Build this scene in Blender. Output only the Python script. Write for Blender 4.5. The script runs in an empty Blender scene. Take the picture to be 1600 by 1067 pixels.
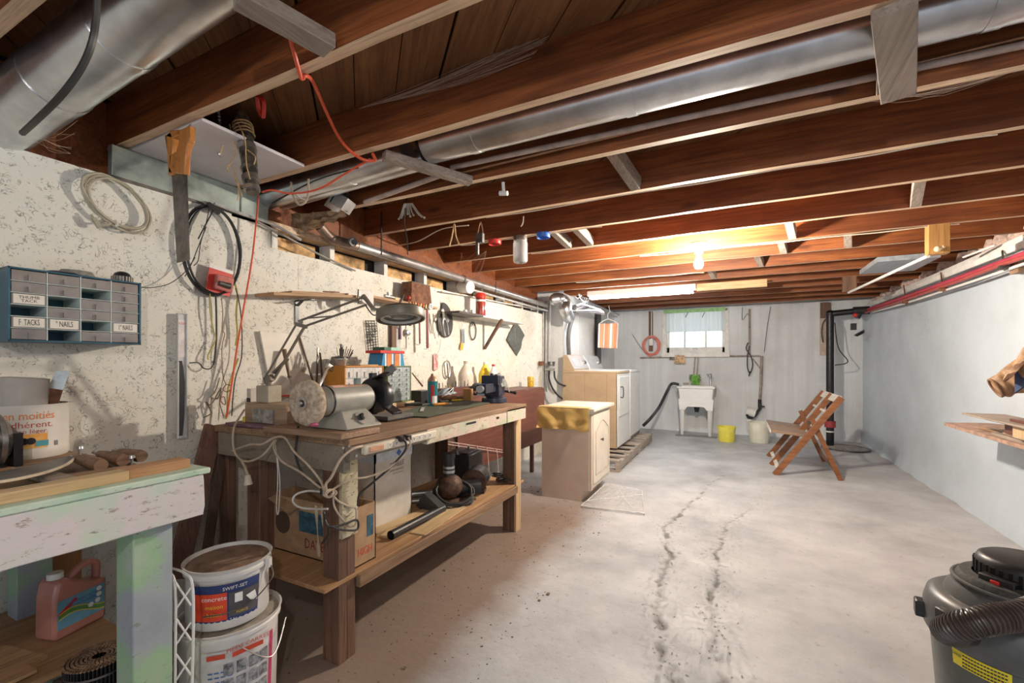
import bpy, bmesh, math, random
from mathutils import Vector, Matrix, noise
random.seed(7)
V = Vector
R = math.radians
scn = bpy.context.scene
COL = scn.collection

# ------------------------------------------------------------------ camera, world, light, exposure
TH = R(26.6); S_, C_ = math.sin(TH), math.cos(TH); EYE = 1.2
cd = bpy.data.cameras.new('camera'); cam = bpy.data.objects.new('camera', cd); COL.objects.link(cam)
cd.sensor_width = 36; cd.lens = 700/1600*36; cd.shift_y = (565-533.5)/1600; cd.clip_start = 0.02
cam.location = (0, 0, EYE); cam.rotation_euler = (math.pi/2, 0, TH)
scn.camera = cam
vs = scn.view_settings
vs.view_transform = 'Standard'; vs.look = 'None'; vs.gamma = 1; vs.use_curve_mapping = False
vs.exposure = 0.45
W = bpy.data.worlds.new('world'); scn.world = W; W.use_nodes = True
bg = W.node_tree.nodes['Background']; bg.inputs[0].default_value = (0.80, 0.90, 1.0, 1); bg.inputs[1].default_value = 0.95

def lamp(name, kind, loc, power, col, size=0.05, rot=(0,0,0), size_y=None, spread=None):
    l = bpy.data.lights.new(name, kind); l.energy = power; l.color = col
    if kind == 'POINT': l.shadow_soft_size = size
    if kind == 'AREA':
        l.size = size
        if size_y: l.shape = 'RECTANGLE'; l.size_y = size_y
    o = bpy.data.objects.new(name, l); o.location = loc; o.rotation_euler = rot; COL.objects.link(o)
    return o
BULB = V((-0.25, 3.60, 1.955))
BULB2 = V((0.35, -0.55, 1.96))
# the lamps in the room are glowing meshes: strength of the bulb glass, the added unseen rear bulb and the fluorescent tubes
GLOW, GLOW2, GLOWT = 2900, 620, 46

# ------------------------------------------------------------------ pixel of the 1600x1067 photo -> point in the room
def ray(px, py):
    u = (px-800)/700; v = (565-py)/700
    return V((-S_+u*C_, C_+u*S_, v))
def PX(px, py, X): r = ray(px, py); return V((0,0,EYE)) + r*(X/r.x)
def PY(px, py, Y): r = ray(px, py); return V((0,0,EYE)) + r*(Y/r.y)
def PZ(px, py, Z): r = ray(px, py); return V((0,0,EYE)) + r*((Z-EYE)/r.z)
def PD(px, py, d): return V((0,0,EYE)) + ray(px, py)*d

# ------------------------------------------------------------------ mesh builder
def cr(pts, k=6, closed=False):
    pts = [V(p) for p in pts]; n = len(pts); out = []
    rng = range(n) if closed else range(n-1)
    for i in rng:
        if closed: a,b,c,d = pts[i-1], pts[i], pts[(i+1)%n], pts[(i+2)%n]
        else: a,b,c,d = pts[max(i-1,0)], pts[i], pts[i+1], pts[min(i+2,n-1)]
        for j in range(k):
            t = j/k
            out.append(0.5*((2*b)+(c-a)*t+(2*a-5*b+4*c-d)*t*t+(3*b-a-3*c+d)*t**3))
    if not closed: out.append(pts[-1])
    return out
def frame_m(p, z, x=None):
    z = V(z).normalized()
    x = V(x) if x is not None else (V((0,0,1)) if abs(z.z) < .9 else V((1,0,0)))
    y = z.cross(x)
    if y.length < 1e-6: x = V((0,1,0)); y = z.cross(x)
    y.normalize(); x = y.cross(z)
    m = Matrix((x, y, z)).transposed().to_4x4(); m.translation = V(p); return m
def TR(x, y, z, rz=0, rx=0, ry=0):
    return Matrix.Translation((x,y,z)) @ Matrix.Rotation(R(rz),4,'Z') @ Matrix.Rotation(R(ry),4,'Y') @ Matrix.Rotation(R(rx),4,'X')
_tc = {}
def text_geo(s):
    if s in _tc: return _tc[s]
    c = bpy.data.curves.new('t', 'FONT'); c.body = s; c.size = 1; c.align_x = 'CENTER'; c.align_y = 'CENTER'; c.resolution_u = 2
    o = bpy.data.objects.new('t', c); COL.objects.link(o)
    dg = bpy.context.evaluated_depsgraph_get(); e = o.evaluated_get(dg); m = e.to_mesh()
    r = ([v.co.copy() for v in m.vertices], [tuple(p.vertices) for p in m.polygons])
    e.to_mesh_clear(); bpy.data.objects.remove(o); bpy.data.curves.remove(c); _tc[s] = r; return r
class MB:
    def __init__(s): s.v=[]; s.f=[]; s.sm=[]; s.mi=[]; s.m=0
    def add(s, vs_, fs, smooth=False, M=None):
        n = len(s.v)
        s.v += [ (M@V(p)) if M else V(p) for p in vs_]
        for f in fs: s.f.append(tuple(i+n for i in f)); s.sm.append(smooth); s.mi.append(s.m)
        return s
    def box(s, c, d, M=None, rz=0, rx=0, ry=0):
        x,y,z = d[0]/2, d[1]/2, d[2]/2
        vs_ = [V((a,b,e)) for a in (-x,x) for b in (-y,y) for e in (-z,z)]
        T = TR(c[0],c[1],c[2],rz,rx,ry)
        if M: T = M@T
        return s.add(vs_, [(0,1,3,2),(4,6,7,5),(0,4,5,1),(2,3,7,6),(0,2,6,4),(1,5,7,3)], False, T)
    def bx(s, x0,x1,y0,y1,z0,z1, M=None): return s.box(((x0+x1)/2,(y0+y1)/2,(z0+z1)/2),(abs(x1-x0),abs(y1-y0),abs(z1-z0)),M)
    def beam(s, p0, p1, w, h, up=(0,0,1), M=None):
        p0=V(p0); p1=V(p1); a=(p1-p0); L=a.length; m=frame_m((p0+p1)/2, a, up)   # local x ~ up, y side, z along
        if M: m = M@m
        return s.box((0,0,0),(h,w,L),m)
    def cyl(s, p0, p1, r0, r1=None, n=16, cap=True, M=None):
        r1 = r0 if r1 is None else r1; p0=V(p0); p1=V(p1); F=frame_m(p0,p1-p0); L=(p1-p0).length
        vs_ = [F@V((r0*math.cos(t),r0*math.sin(t),0)) for t in (2*math.pi*i/n for i in range(n))]
        vs_ += [F@V((r1*math.cos(t),r1*math.sin(t),L)) for t in (2*math.pi*i/n for i in range(n))]
        s.add(vs_, [(i,(i+1)%n,(i+1)%n+n,i+n) for i in range(n)], True, M)
        if cap: s.add(vs_[:n],[tuple(range(n))[::-1]],False,M); s.add(vs_[n:],[tuple(range(n))],False,M)
        return s
    def tube(s, pts, r, n=6, closed=False, M=None, cap=True):
        pts=[V(p) for p in pts]; N=len(pts); vs_=[]; prev=None
        for i,p in enumerate(pts):
            a = pts[(i-1)%N] if (closed or i>0) else p; b = pts[(i+1)%N] if (closed or i<N-1) else p
            t=(b-a)
            if t.length<1e-9: t=V((0,0,1))
            t.normalize()
            if prev is None: x=V((0,0,1)) if abs(t.z)<.9 else V((1,0,0))
            else: x=prev
            x = x - t*x.dot(t)
            if x.length<1e-6: x=V((0,1,0))-t*t.y
            x.normalize(); prev=x; y=t.cross(x); rr = r[i] if isinstance(r,(list,tuple)) else r
            vs_ += [p+(x*math.cos(q)+y*math.sin(q))*rr for q in (2*math.pi*k/n for k in range(n))]
        fs=[]
        for i in range(N if closed else N-1):
            j=(i+1)%N
            fs += [(i*n+k,i*n+(k+1)%n,j*n+(k+1)%n,j*n+k) for k in range(n)]
        s.add(vs_,fs,True,M)
        if cap and not closed: s.add(vs_[:n],[tuple(range(n))[::-1]],False,M); s.add(vs_[-n:],[tuple(range(n))],False,M)
        return s
    def lathe(s, prof, M=None, n=24, a0=0, a1=360, smooth=True, sx=1, sy=1):
        full = abs(a1-a0)>=359.9; k = n if full else n+1
        vs_=[]
        for (r,z) in prof:
            for i in range(k):
                t=R(a0+(a1-a0)*i/n); vs_.append(V((r*sx*math.cos(t), r*sy*math.sin(t), z)))
        fs=[]
        for j in range(len(prof)-1):
            for i in range(n):
                i2=(i+1)%k if full else i+1
                q=[j*k+i,j*k+i2,(j+1)*k+i2,(j+1)*k+i]
                fs.append(tuple(q))
        return s.add(vs_,fs,smooth,M)
    def prism(s, poly, h0, h1, M=None, smooth=False):
        n=len(poly); vs_=[V((p[0],p[1],h0)) for p in poly]+[V((p[0],p[1],h1)) for p in poly]
        s.add(vs_,[tuple(range(n))[::-1],tuple(range(n,2*n))],False,M)
        return s.add(vs_,[(i,(i+1)%n,(i+1)%n+n,i+n) for i in range(n)],smooth,M)
    def sph(s, c, r, n=12, sc=(1,1,1), M=None):
        vs_=[];fs=[];h=n//2
        for j in range(h+1):
            for i in range(n):
                a=math.pi*j/h-math.pi/2; t=2*math.pi*i/n
                vs_.append(V((c[0]+r*sc[0]*math.cos(a)*math.cos(t),c[1]+r*sc[1]*math.cos(a)*math.sin(t),c[2]+r*sc[2]*math.sin(a))))
        for j in range(h):
            for i in range(n): fs.append((j*n+i,j*n+(i+1)%n,(j+1)*n+(i+1)%n,(j+1)*n+i))
        return s.add(vs_,fs,True,M)
    def surf(s, fn, nu, nv, th=0, smooth=True):
        P=[[V(fn(i/nu,j/nv)) for i in range(nu+1)] for j in range(nv+1)]; k=nu+1
        vs_=[p for row in P for p in row]
        fs=[(j*k+i,j*k+i+1,(j+1)*k+i+1,(j+1)*k+i) for j in range(nv) for i in range(nu)]
        if th:
            n0=len(vs_); N=[]
            for j in range(nv+1):
                for i in range(nu+1):
                    du=P[j][min(i+1,nu)]-P[j][max(i-1,0)]; dv=P[min(j+1,nv)][i]-P[max(j-1,0)][i]
                    q=du.cross(dv); N.append(q.normalized() if q.length>1e-12 else V((0,0,1)))
            vs_ += [vs_[i]-N[i]*th for i in range(n0)]
            fs += [tuple(a+n0 for a in f)[::-1] for f in fs[:]]
            bd = list(range(k)) + [j*k+nu for j in range(1,nv+1)] + [nv*k+i for i in range(nu-1,-1,-1)] + [j*k for j in range(nv-1,0,-1)]
            fs += [(bd[a],bd[(a+1)%len(bd)],bd[(a+1)%len(bd)]+n0,bd[a]+n0) for a in range(len(bd))]
        return s.add(vs_,fs,smooth)
    def text(s, t, size, M, sx=1, bend=None):
        vs_,fs=text_geo(t)
        q=[]
        for p in vs_:
            x=p.x*size*sx; y=p.y*size
            if bend: q.append(V((bend*math.sin(x/bend), y, bend*math.cos(x/bend)-bend)))
            else: q.append(V((x,y,0)))
        return s.add(q,fs,False,M)
ROOTM = {}
def mk(name, mb, mats, parent=None, w=False, bev=0, sub=0, M=None):
    """one mesh object; w: verts are world coordinates"""
    me=bpy.data.meshes.new(name); o=bpy.data.objects.new(name,me); COL.objects.link(o)
    vs_=mb.v
    rm = ROOTM.get(parent.name) if parent else None
    if parent:
        o.parent=parent
        if w and rm: inv=rm.inverted(); vs_=[inv@p for p in vs_]
    elif M is None:
        xs=[p.x for p in vs_]; ys=[p.y for p in vs_]; zs=[p.z for p in vs_]
        c=V(((min(xs)+max(xs))/2,(min(ys)+max(ys))/2,min(zs))); o.location=c; vs_=[p-c for p in vs_]; rm=Matrix.Translation(c)
    else:
        o.matrix_world=M; rm=M
        if w: inv=M.inverted(); vs_=[inv@p for p in vs_]
    me.from_pydata([tuple(p) for p in vs_],[],mb.f)
    for m in (mats if isinstance(mats,(list,tuple)) else [mats]): me.materials.append(m)
    me.polygons.foreach_set('use_smooth',mb.sm); me.polygons.foreach_set('material_index',mb.mi)
    bm=bmesh.new(); bm.from_mesh(me); bmesh.ops.remove_doubles(bm,verts=bm.verts,dist=1e-5); bmesh.ops.recalc_face_normals(bm,faces=bm.faces); bm.to_mesh(me); bm.free()
    me.update()
    me.set_sharp_from_angle(angle=R(42))
    if bev:
        b=o.modifiers.new('bevel','BEVEL'); b.width=bev; b.segments=2; b.limit_method='ANGLE'; b.angle_limit=R(40)
    if sub:
        b=o.modifiers.new('sub','SUBSURF'); b.levels=sub; b.render_levels=sub
    ROOTM[o.name]=rm if rm else Matrix.Identity(4)
    return o
def tag(o, label=None, cat=None, group=None, kind=None):
    if label: o['label']=label
    if cat: o['category']=cat
    if group: o['group']=group
    if kind: o['kind']=kind
    return o
def thing(name, label, cat, loc=(0,0,0), rz=0, group=None):
    o=bpy.data.objects.new(name,None); COL.objects.link(o); o.location=loc; o.rotation_euler=(0,0,R(rz)); o.empty_display_size=.05
    ROOTM[o.name]=Matrix.Translation(V(loc))@Matrix.Rotation(R(rz),4,'Z')
    return tag(o,label,cat,group)
def dup(root, loc=None, rz=None, label=None, group=None):
    r=root.copy(); COL.objects.link(r)
    if loc is not None: r.location=loc
    if rz is not None: r.rotation_euler=(0,0,R(rz))
    if label: r['label']=label
    if group: r['group']=group
    for ch in list(root.children):
        c=ch.copy(); COL.objects.link(c); c.parent=r
        for g in ch.children:
            d=g.copy(); COL.objects.link(d); d.parent=c
    return r

# ------------------------------------------------------------------ materials
_mc={}
def nodes(name):
    m=bpy.data.materials.new(name); m.use_nodes=True; nt=m.node_tree; b=nt.nodes['Principled BSDF']
    return m,nt,b
def nn(nt,t,**k):
    n=nt.nodes.new(t)
    for a,b in k.items():
        if a in n.inputs.keys(): n.inputs[a].default_value=b
        else: setattr(n,a,b)
    return n
def mapping(nt, scale, rot=(0,0,0), coord='Object'):
    tc=nn(nt,'ShaderNodeTexCoord'); mp=nn(nt,'ShaderNodeMapping'); mp.inputs['Scale'].default_value=scale; mp.inputs['Rotation'].default_value=rot
    nt.links.new(tc.outputs[coord],mp.inputs['Vector']); return mp
def ramp(nt, src, stops, interp='LINEAR'):
    r=nn(nt,'ShaderNodeValToRGB'); r.color_ramp.interpolation=interp
    e=r.color_ramp.elements
    while len(e)<len(stops): e.new(.5)
    for i,(p,c) in enumerate(stops):
        e[i].position=p; e[i].color=(c[0],c[1],c[2],1) if hasattr(c,'__len__') else (c,c,c,1)
    nt.links.new(src,r.inputs['Fac']); return r.outputs['Color']
def mixc(nt,f,a,b,mode='MIX'):
    n=nn(nt,'ShaderNodeMix',data_type='RGBA',blend_type=mode)
    for k,x in ((0,f),(6,a),(7,b)):
        if hasattr(x,'type') and hasattr(x,'links'): nt.links.new(x,n.inputs[k])
        else: n.inputs[k].default_value = x if k==0 else (*x[:3],1)
    return n.outputs[2]
def tex(nt,scale,mp=None,detail=4,rough=.55,dist=0):
    n=nn(nt,'ShaderNodeTexNoise'); n.inputs['Scale'].default_value=scale; n.inputs['Detail'].default_value=detail; n.inputs['Roughness'].default_value=rough; n.inputs['Distortion'].default_value=dist
    if mp: nt.links.new(mp.outputs[0],n.inputs['Vector'])
    return n.outputs['Fac']
def bump(nt,b,h,s,d=.01):
    n=nn(nt,'ShaderNodeBump'); n.inputs['Strength'].default_value=s; n.inputs['Distance'].default_value=d
    nt.links.new(h,n.inputs['Height']); nt.links.new(n.outputs[0],b.inputs['Normal'])
def mat(name,c,rough=.55,metal=0,var=.12,scale=18,bmp=.15,emit=0,trans=0,coat=0,c2=None,alpha=1):
    if name in _mc: return _mc[name]
    m,nt,b=nodes(name); mp=mapping(nt,(1,1,1))
    f=tex(nt,scale,mp,5,.6)
    d=c2 or tuple(x*(1-var*2) for x in c); l=tuple(min(1,x*(1+var)) for x in c)
    nt.links.new(ramp(nt,f,[(.3,d),(.62,l)]),b.inputs['Base Color'])
    b.inputs['Roughness'].default_value=rough; b.inputs['Metallic'].default_value=metal
    if bmp: bump(nt,b,tex(nt,scale*5,mp,3),bmp,.002)
    if emit: b.inputs['Emission Color'].default_value=(*c,1); b.inputs['Emission Strength'].default_value=emit
    if trans: b.inputs['Transmission Weight'].default_value=trans
    if coat: b.inputs['Coat Weight'].default_value=coat
    if alpha<1: b.inputs['Alpha'].default_value=alpha
    _mc[name]=m; return m
def wood(name,c1,c2,axis='x',rough=.6,knots=.5,scale=1,c3=None,bmp=.3):
    if name in _mc: return _mc[name]
    m,nt,b=nodes(name); s=[14*scale]*3; s['xyz'.index(axis)]=.9*scale
    mp=mapping(nt,tuple(s)); n1=tex(nt,1.3,mp,6,.6,1.2)
    base=ramp(nt,n1,[(.3,c1),(.68,c2)])
    s3=[70*scale]*3; s3['xyz'.index(axis)]=2.5*scale; g_=tex(nt,1.5,mapping(nt,tuple(s3)),4,.65)
    base=mixc(nt,ramp(nt,g_,[(.36,.55),(.52,0)]),base,tuple(x*.45 for x in c1))
    base=mixc(nt,ramp(nt,tex(nt,38,mapping(nt,(1,1,1)),3,.7),[(.66,0),(.74,.5)]),base,tuple(x*.35 for x in c1))
    mp2=mapping(nt,(1,1,1)); n2=tex(nt,2.2,mp2,3)
    base=mixc(nt,ramp(nt,n2,[(.35,0),(.7,.55)]),base,c3 or tuple(x*.62 for x in c1))
    if knots:
        mk_=[5*scale]*3; mk_['xyz'.index(axis)]=1.6*scale
        mp3=mapping(nt,tuple(mk_)); vo=nn(nt,'ShaderNodeTexVoronoi'); vo.inputs['Scale'].default_value=1.1; nt.links.new(mp3.outputs[0],vo.inputs['Vector'])
        base=mixc(nt,ramp(nt,vo.outputs['Distance'],[(.05,knots),(.13,0)]),base,tuple(x*.3 for x in c1))
    nt.links.new(base,b.inputs['Base Color']); b.inputs['Roughness'].default_value=rough
    bump(nt,b,n1,bmp,.003); _mc[name]=m; return m
def painted(name,cols,rough=.65,scale=4,peel=(.35,.22,.14),amount=.32):
    """old layered paint on wood: patches of several colours, bare spots"""
    if name in _mc: return _mc[name]
    m,nt,b=nodes(name); mp=mapping(nt,(1,1,1)); n=tex(nt,scale,mp,4,.5)
    k=len(cols); base=ramp(nt,n,[(.32+.36*i/max(k-1,1),c) for i,c in enumerate(cols)])
    mp2=mapping(nt,(6,2,6)); n2=tex(nt,scale*2.2,mp2,6,.7)
    base=mixc(nt,ramp(nt,n2,[(amount-.03,1),(amount+.03,0)]),base,peel)
    nt.links.new(base,b.inputs['Base Color']); b.inputs['Roughness'].default_value=rough
    bump(nt,b,n2,.4,.003); _mc[name]=m; return m
# ================================================================== the setting
XL, XR, YB, YF, ZC, ZJ = -2.3, 1.68, 8.3, -2.6, 2.295, 2.105
XL2, YR = -2.03, 5.56      # concrete side wall behind the washer and the return beside the plywood
# ---- materials
def osb_paint():
    m,nt,b=nodes('painted_osb'); mp=mapping(nt,(1,1,1))
    big=tex(nt,2.0,mp,4); base=ramp(nt,big,[(.3,(.66,.62,.53)),(.5,(.76,.73,.65)),(.7,(.66,.68,.64))])
    vo=nn(nt,'ShaderNodeTexVoronoi'); vo.inputs['Scale'].default_value=22; vo.inputs['Randomness'].default_value=1
    d=nn(nt,'ShaderNodeTexNoise'); d.inputs['Scale'].default_value=9; nt.links.new(mp.outputs[0],d.inputs['Vector'])
    ad=nn(nt,'ShaderNodeMixRGB'); ad.inputs[0].default_value=.22; nt.links.new(mp.outputs[0],ad.inputs[1]); nt.links.new(d.outputs['Color'],ad.inputs[2]); nt.links.new(ad.outputs[0],vo.inputs['Vector'])
    ch=nn(nt,'ShaderNodeTexVoronoi',feature='DISTANCE_TO_EDGE'); ch.inputs['Scale'].default_value=48; nt.links.new(ad.outputs[0],ch.inputs['Vector'])
    edge=ramp(nt,ch.outputs['Distance'],[(.0,1),(.05,0)])
    msk=ramp(nt,tex(nt,19,mp,3,.7),[(.53,0),(.58,1)])
    f=mixc(nt,1.0,edge,msk,'MULTIPLY')
    base=mixc(nt,f,base,(.22,.20,.17))
    sp=ramp(nt,tex(nt,75,mp,2,.6),[(.62,0),(.68,.65)]); base=mixc(nt,sp,base,(.30,.27,.22))
    nt.links.new(base,b.inputs['Base Color']); b.inputs['Roughness'].default_value=.62
    h=mixc(nt,.5,vo.outputs['Color'],f); bump(nt,b,h,.6,.004); return m
def concrete_wall(name, cols, fine=60, streak=True, rough=.5):
    m,nt,b=nodes(name); mp=mapping(nt,(1,1,1)); big=tex(nt,.9,mp,5,.6)
    base=ramp(nt,big,[(.3,cols[0]),(.5,cols[1]),(.7,cols[2])])
    if streak:
        mp2=mapping(nt,(9,9,.35)); st=tex(nt,1.2,mp2,4); base=mixc(nt,ramp(nt,st,[(.38,.35),(.6,0)]),base,tuple(x*.72 for x in cols[1]))
    nt.links.new(base,b.inputs['Base Color']); b.inputs['Roughness'].default_value=rough
    mp3=mapping(nt,(1,1,.45)); n3=tex(nt,fine,mp3,5,.7); n4=tex(nt,5,mp,6,.6)
    bump(nt,b,mixc(nt,.5,n3,n4),.85,.02); return m
M_OSB=osb_paint()
M_CW=concrete_wall('white_painted_concrete',((.60,.61,.61),(.74,.76,.77),(.79,.82,.85)))
M_RW=concrete_wall('white_glossy_parging',((.55,.63,.69),(.66,.75,.83),(.73,.83,.92)),110,False,.30)
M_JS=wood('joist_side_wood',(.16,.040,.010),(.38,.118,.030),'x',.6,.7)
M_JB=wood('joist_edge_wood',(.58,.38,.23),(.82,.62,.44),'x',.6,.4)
M_PLK=wood('subfloor_wood',(.16,.065,.022),(.30,.135,.05),'y',.65,.4)
M_OLD=wood('grey_old_wood',(.26,.20,.16),(.46,.39,.33),'y',.7,.3)
M_PINE=wood('pine_wood',(.52,.33,.15),(.72,.52,.30),'x',.55,.3)
M_RAWOSB=mat('raw_osb',(.60,.36,.15),.7,0,.35,14,.4)
M_DARK=mat('dark_cavity',(.03,.02,.015),.9)
M_WPAINT=mat('white_paint',(.74,.72,.68),.5,0,.08,10,.2)
# ---- floor, uneven with a crumbled crack band
CRL=[(1.2,-.16),(1.77,-.217),(2.065,-.312),(2.467,-.373),(2.914,-.372),(3.38,-.462),(3.8,-.397),(4.92,-.206),(6.11,.104)]
CRR=[(1.2,.02),(1.88,-.03),(2.02,-.085),(2.556,-.107),(3.475,-.088),(3.68,-.059),(4.21,.137),(4.9,.30)]
def lerp_(T,y):
    if y<=T[0][0]: return T[0][1]
    for (a,p),(b,q) in zip(T,T[1:]):
        if y<=b: return p+(q-p)*(y-a)/(b-a)
    return T[-1][1]
def crack_x(y): return (lerp_(CRL,y)+lerp_(CRR,y))/2
def floor_z(x,y):
    z=.0015*noise.noise(V((x*.7,y*.7,0)))+.0012*noise.noise(V((x*3,y*3,1)))
    if .3<y<6.2 and -.8<x<.6:
        l=lerp_(CRL,y)+.035*noise.noise(V((y*6,2,0)))+.015*noise.noise(V((y*19,2,0))); r=lerp_(CRR,y)+.035*noise.noise(V((y*5,7,0)))+.015*noise.noise(V((y*21,5,0)))
        f1=min(1,max(0,(6.0-y)/2.2)); f2=min(1,max(0,(4.7-y)/1.2)); n1=noise.noise(V((x*14,y*10,3))); n2=noise.noise(V((x*38,y*30,5)))
        w=.020+.016*noise.noise(V((y*4,x*3,9)))
        z-=(f1*.013*math.exp(-((x-l)/w)**2)+f2*.012*math.exp(-((x-r)/w)**2))*max(0,.55+1.1*n1+.5*n2)
        if l-.08<x<r+.12: z+=f2*(.0055*n1+.0055*n2)
        for c in (l,r): z+=f2*.0045*math.exp(-((x-c)/.06)**2)*n2
    return z
def floor_mat():
    m,nt,b=nodes('concrete_floor'); geo=nn(nt,'ShaderNodeNewGeometry'); mp=mapping(nt,(1,1,1))
    pos=geo.outputs['Position']
    big=nn(nt,'ShaderNodeTexNoise'); big.inputs['Scale'].default_value=1.6; big.inputs['Detail'].default_value=7; big.inputs['Roughness'].default_value=.62; nt.links.new(pos,big.inputs['Vector'])
    base=ramp(nt,big.outputs['Fac'],[(.3,(.32,.335,.36)),(.48,(.47,.485,.51)),(.66,(.60,.62,.64))])
    sep=nn(nt,'ShaderNodeSeparateXYZ'); nt.links.new(pos,sep.inputs[0])
    def math_(op,a,c):
        n=nn(nt,'ShaderNodeMath',operation=op)
        for i,x in enumerate((a,c)):
            if x is None: continue
            if hasattr(x,'links'): nt.links.new(x,n.inputs[i])
            else: n.inputs[i].default_value=x
        return n.outputs[0]
    n2=nn(nt,'ShaderNodeTexNoise'); n2.inputs['Scale'].default_value=3; n2.inputs['Detail'].default_value=5; nt.links.new(pos,n2.inputs['Vector'])
    # brown tint on the floor along the bench, weaker towards the far end
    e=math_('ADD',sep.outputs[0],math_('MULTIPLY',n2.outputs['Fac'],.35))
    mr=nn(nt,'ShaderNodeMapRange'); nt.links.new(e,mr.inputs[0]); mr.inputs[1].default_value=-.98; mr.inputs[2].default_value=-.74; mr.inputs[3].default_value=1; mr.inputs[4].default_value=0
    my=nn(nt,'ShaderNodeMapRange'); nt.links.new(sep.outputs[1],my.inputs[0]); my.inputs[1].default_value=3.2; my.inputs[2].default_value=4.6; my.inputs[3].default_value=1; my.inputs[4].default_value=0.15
    dirt=math_('MULTIPLY',math_('MULTIPLY',mr.outputs[0],my.outputs[0]),.85)  # weight of the brown tint
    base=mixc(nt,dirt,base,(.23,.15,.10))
    # brownish tint bottom right
    mr2=nn(nt,'ShaderNodeMapRange'); nt.links.new(sep.outputs[0],mr2.inputs[0]); mr2.inputs[1].default_value=.1; mr2.inputs[2].default_value=1.5; mr2.inputs[3].default_value=0; mr2.inputs[4].default_value=.30
    base=mixc(nt,mr2.outputs[0],base,(.46,.38,.33))
    n3=nn(nt,'ShaderNodeTexNoise'); n3.inputs['Scale'].default_value=24; n3.inputs['Detail'].default_value=6; n3.inputs['Roughness'].default_value=.7; nt.links.new(pos,n3.inputs['Vector'])
    base=mixc(nt,ramp(nt,n3.outputs['Fac'],[(.30,.6),(.41,0)]),base,(.20,.19,.18))
    # crumbled band: darker grit from the height of the relief
    mz=nn(nt,'ShaderNodeMapRange'); nt.links.new(sep.outputs[2],mz.inputs[0]); mz.inputs[1].default_value=-.009; mz.inputs[2].default_value=-.0025; mz.inputs[3].default_value=.9; mz.inputs[4].default_value=0
    base=mixc(nt,mz.outputs[0],base,(.12,.115,.11))
    nt.links.new(base,b.inputs['Base Color'])
    nt.links.new(ramp(nt,big.outputs['Fac'],[(.35,.62),(.65,.34)]),b.inputs['Roughness'])
    bump(nt,b,n3.outputs['Fac'],.5,.008); return m
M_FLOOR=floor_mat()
mb=MB(); xs=sorted([-2.45+i*(1.9+2.45)/90 for i in range(91)]+[-.70+i*.00902 for i in range(120)]); ys=[YF+j*.2 for j in range(15)]+[.4+j*.010 for j in range(500)]+[5.4+j*(YB+.1-5.4)/60 for j in range(61)]; nx=len(xs)-1; ny=len(ys)-1
mb.add([V((x,y,floor_z(x,y))) for y in ys for x in xs],[(j*(nx+1)+i,j*(nx+1)+i+1,(j+1)*(nx+1)+i+1,(j+1)*(nx+1)+i) for j in range(ny) for i in range(nx)],True)
n0=len(mb.v); mb.bx(-2.45,1.9,YF,YB+.1,-.15,-.03)
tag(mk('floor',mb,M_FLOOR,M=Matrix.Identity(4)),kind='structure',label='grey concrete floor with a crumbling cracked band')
# crumbs along the crack and dirt under the bench
mb=MB()
for k in range(900):
    y=random.uniform(.7,5.0); c=lerp_(random.choice((CRL,CRR)),y)+random.gauss(0,.045); r=random.uniform(.0015,.006)
    mb.sph((c,y,floor_z(c,y)+r*.3),r,4,(random.uniform(.7,1.5),1,.6))
tag(mk('concrete_crumbs',mb,mat('crumb',(.50,.48,.45),.8,0,.3,60,.3)),'loose concrete crumbs along the floor crack','debris',kind='stuff')
mb=MB()
for k in range(700):
    x=random.uniform(-2.1,-.85); y=random.uniform(.9,4.2); r=random.uniform(.0012,.0038)*(2 if random.random()<.06 else 1)
    mb.box((x,y,floor_z(x,y)+r*.3),(r*2,r*random.uniform(1,3),r*.8),rz=random.uniform(0,180))
tag(mk('wood_chips',mb,mat('chips',(.22,.17,.12),.85,0,.35,70,.3)),'small wood chips and dirt scattered on the floor by the workbench','debris',kind='stuff')

# ---- left wall: concrete core + painted OSB sheets, frame opening above
wl=mk('wall_left',MB().bx(XL-.30,XL-.12,YF,YR,0,2.33),M_DARK,M=Matrix.Identity(4)); tag(wl,kind='structure',label='left wall clad in white painted strand board')
y1=1.617   # upper sheets stop here
seams=[YF,-1.87,-.65,.57,1.79,3.36,4.50,YR-.01]
for i in range(len(seams)-1):
    a,c=seams[i]+.0008,seams[i+1]-.0008
    mb=MB()
    if c<=y1: mb.bx(XL-.012,XL,a,c,0,1.963)
    elif a>=y1: mb.bx(XL-.012,XL,a,c,0,1.83)
    else: mb.prism([(a,0),(c,0),(c,1.83),(y1,1.83),(y1,1.963),(a,1.963)],-.012,0,Matrix.Translation((XL,0,0))@Matrix(((0,0,1,0),(1,0,0,0),(0,1,0,0),(0,0,0,1))))
    mk('osb_panel',mb,M_OSB,wl)
for y in (1.63,2.03,2.52,2.99,3.45,3.92,4.40,4.88,5.35):
    mk('stud',MB().bx(XL-.11,XL-.012,y,y+.038,1.70,1.94),M_WPAINT,wl,bev=.002)
for a,c in ((1.70,1.98),(2.12,2.40),(2.62,2.92),(3.10,3.36),(3.6,3.86),(4.1,4.3),(4.55,4.8)):
    mk('backing_board',MB().bx(XL-.10,XL-.085,a,c,1.72,1.925),M_RAWOSB,wl)
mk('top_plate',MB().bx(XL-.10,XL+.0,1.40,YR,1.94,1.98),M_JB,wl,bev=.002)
mk('rim_board',MB().bx(XL-.12,XL-.10,YF,YR,1.95,2.30),M_JS,wl)
# ---- concrete wall beyond
mb=MB(); mb.bx(XL-.2,XL2,YR,YR+.2,-.02,2.10); mb.bx(XL-.2,XL2,YR+.2,YB+.15,-.02,2.10); mb.bx(XL-.35,XL2-.1,YR+.1,YB+.15,2.10,2.33)
tag(mk('wall_left_laundry',mb,M_CW,M=Matrix.Identity(4)),kind='structure')
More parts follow.
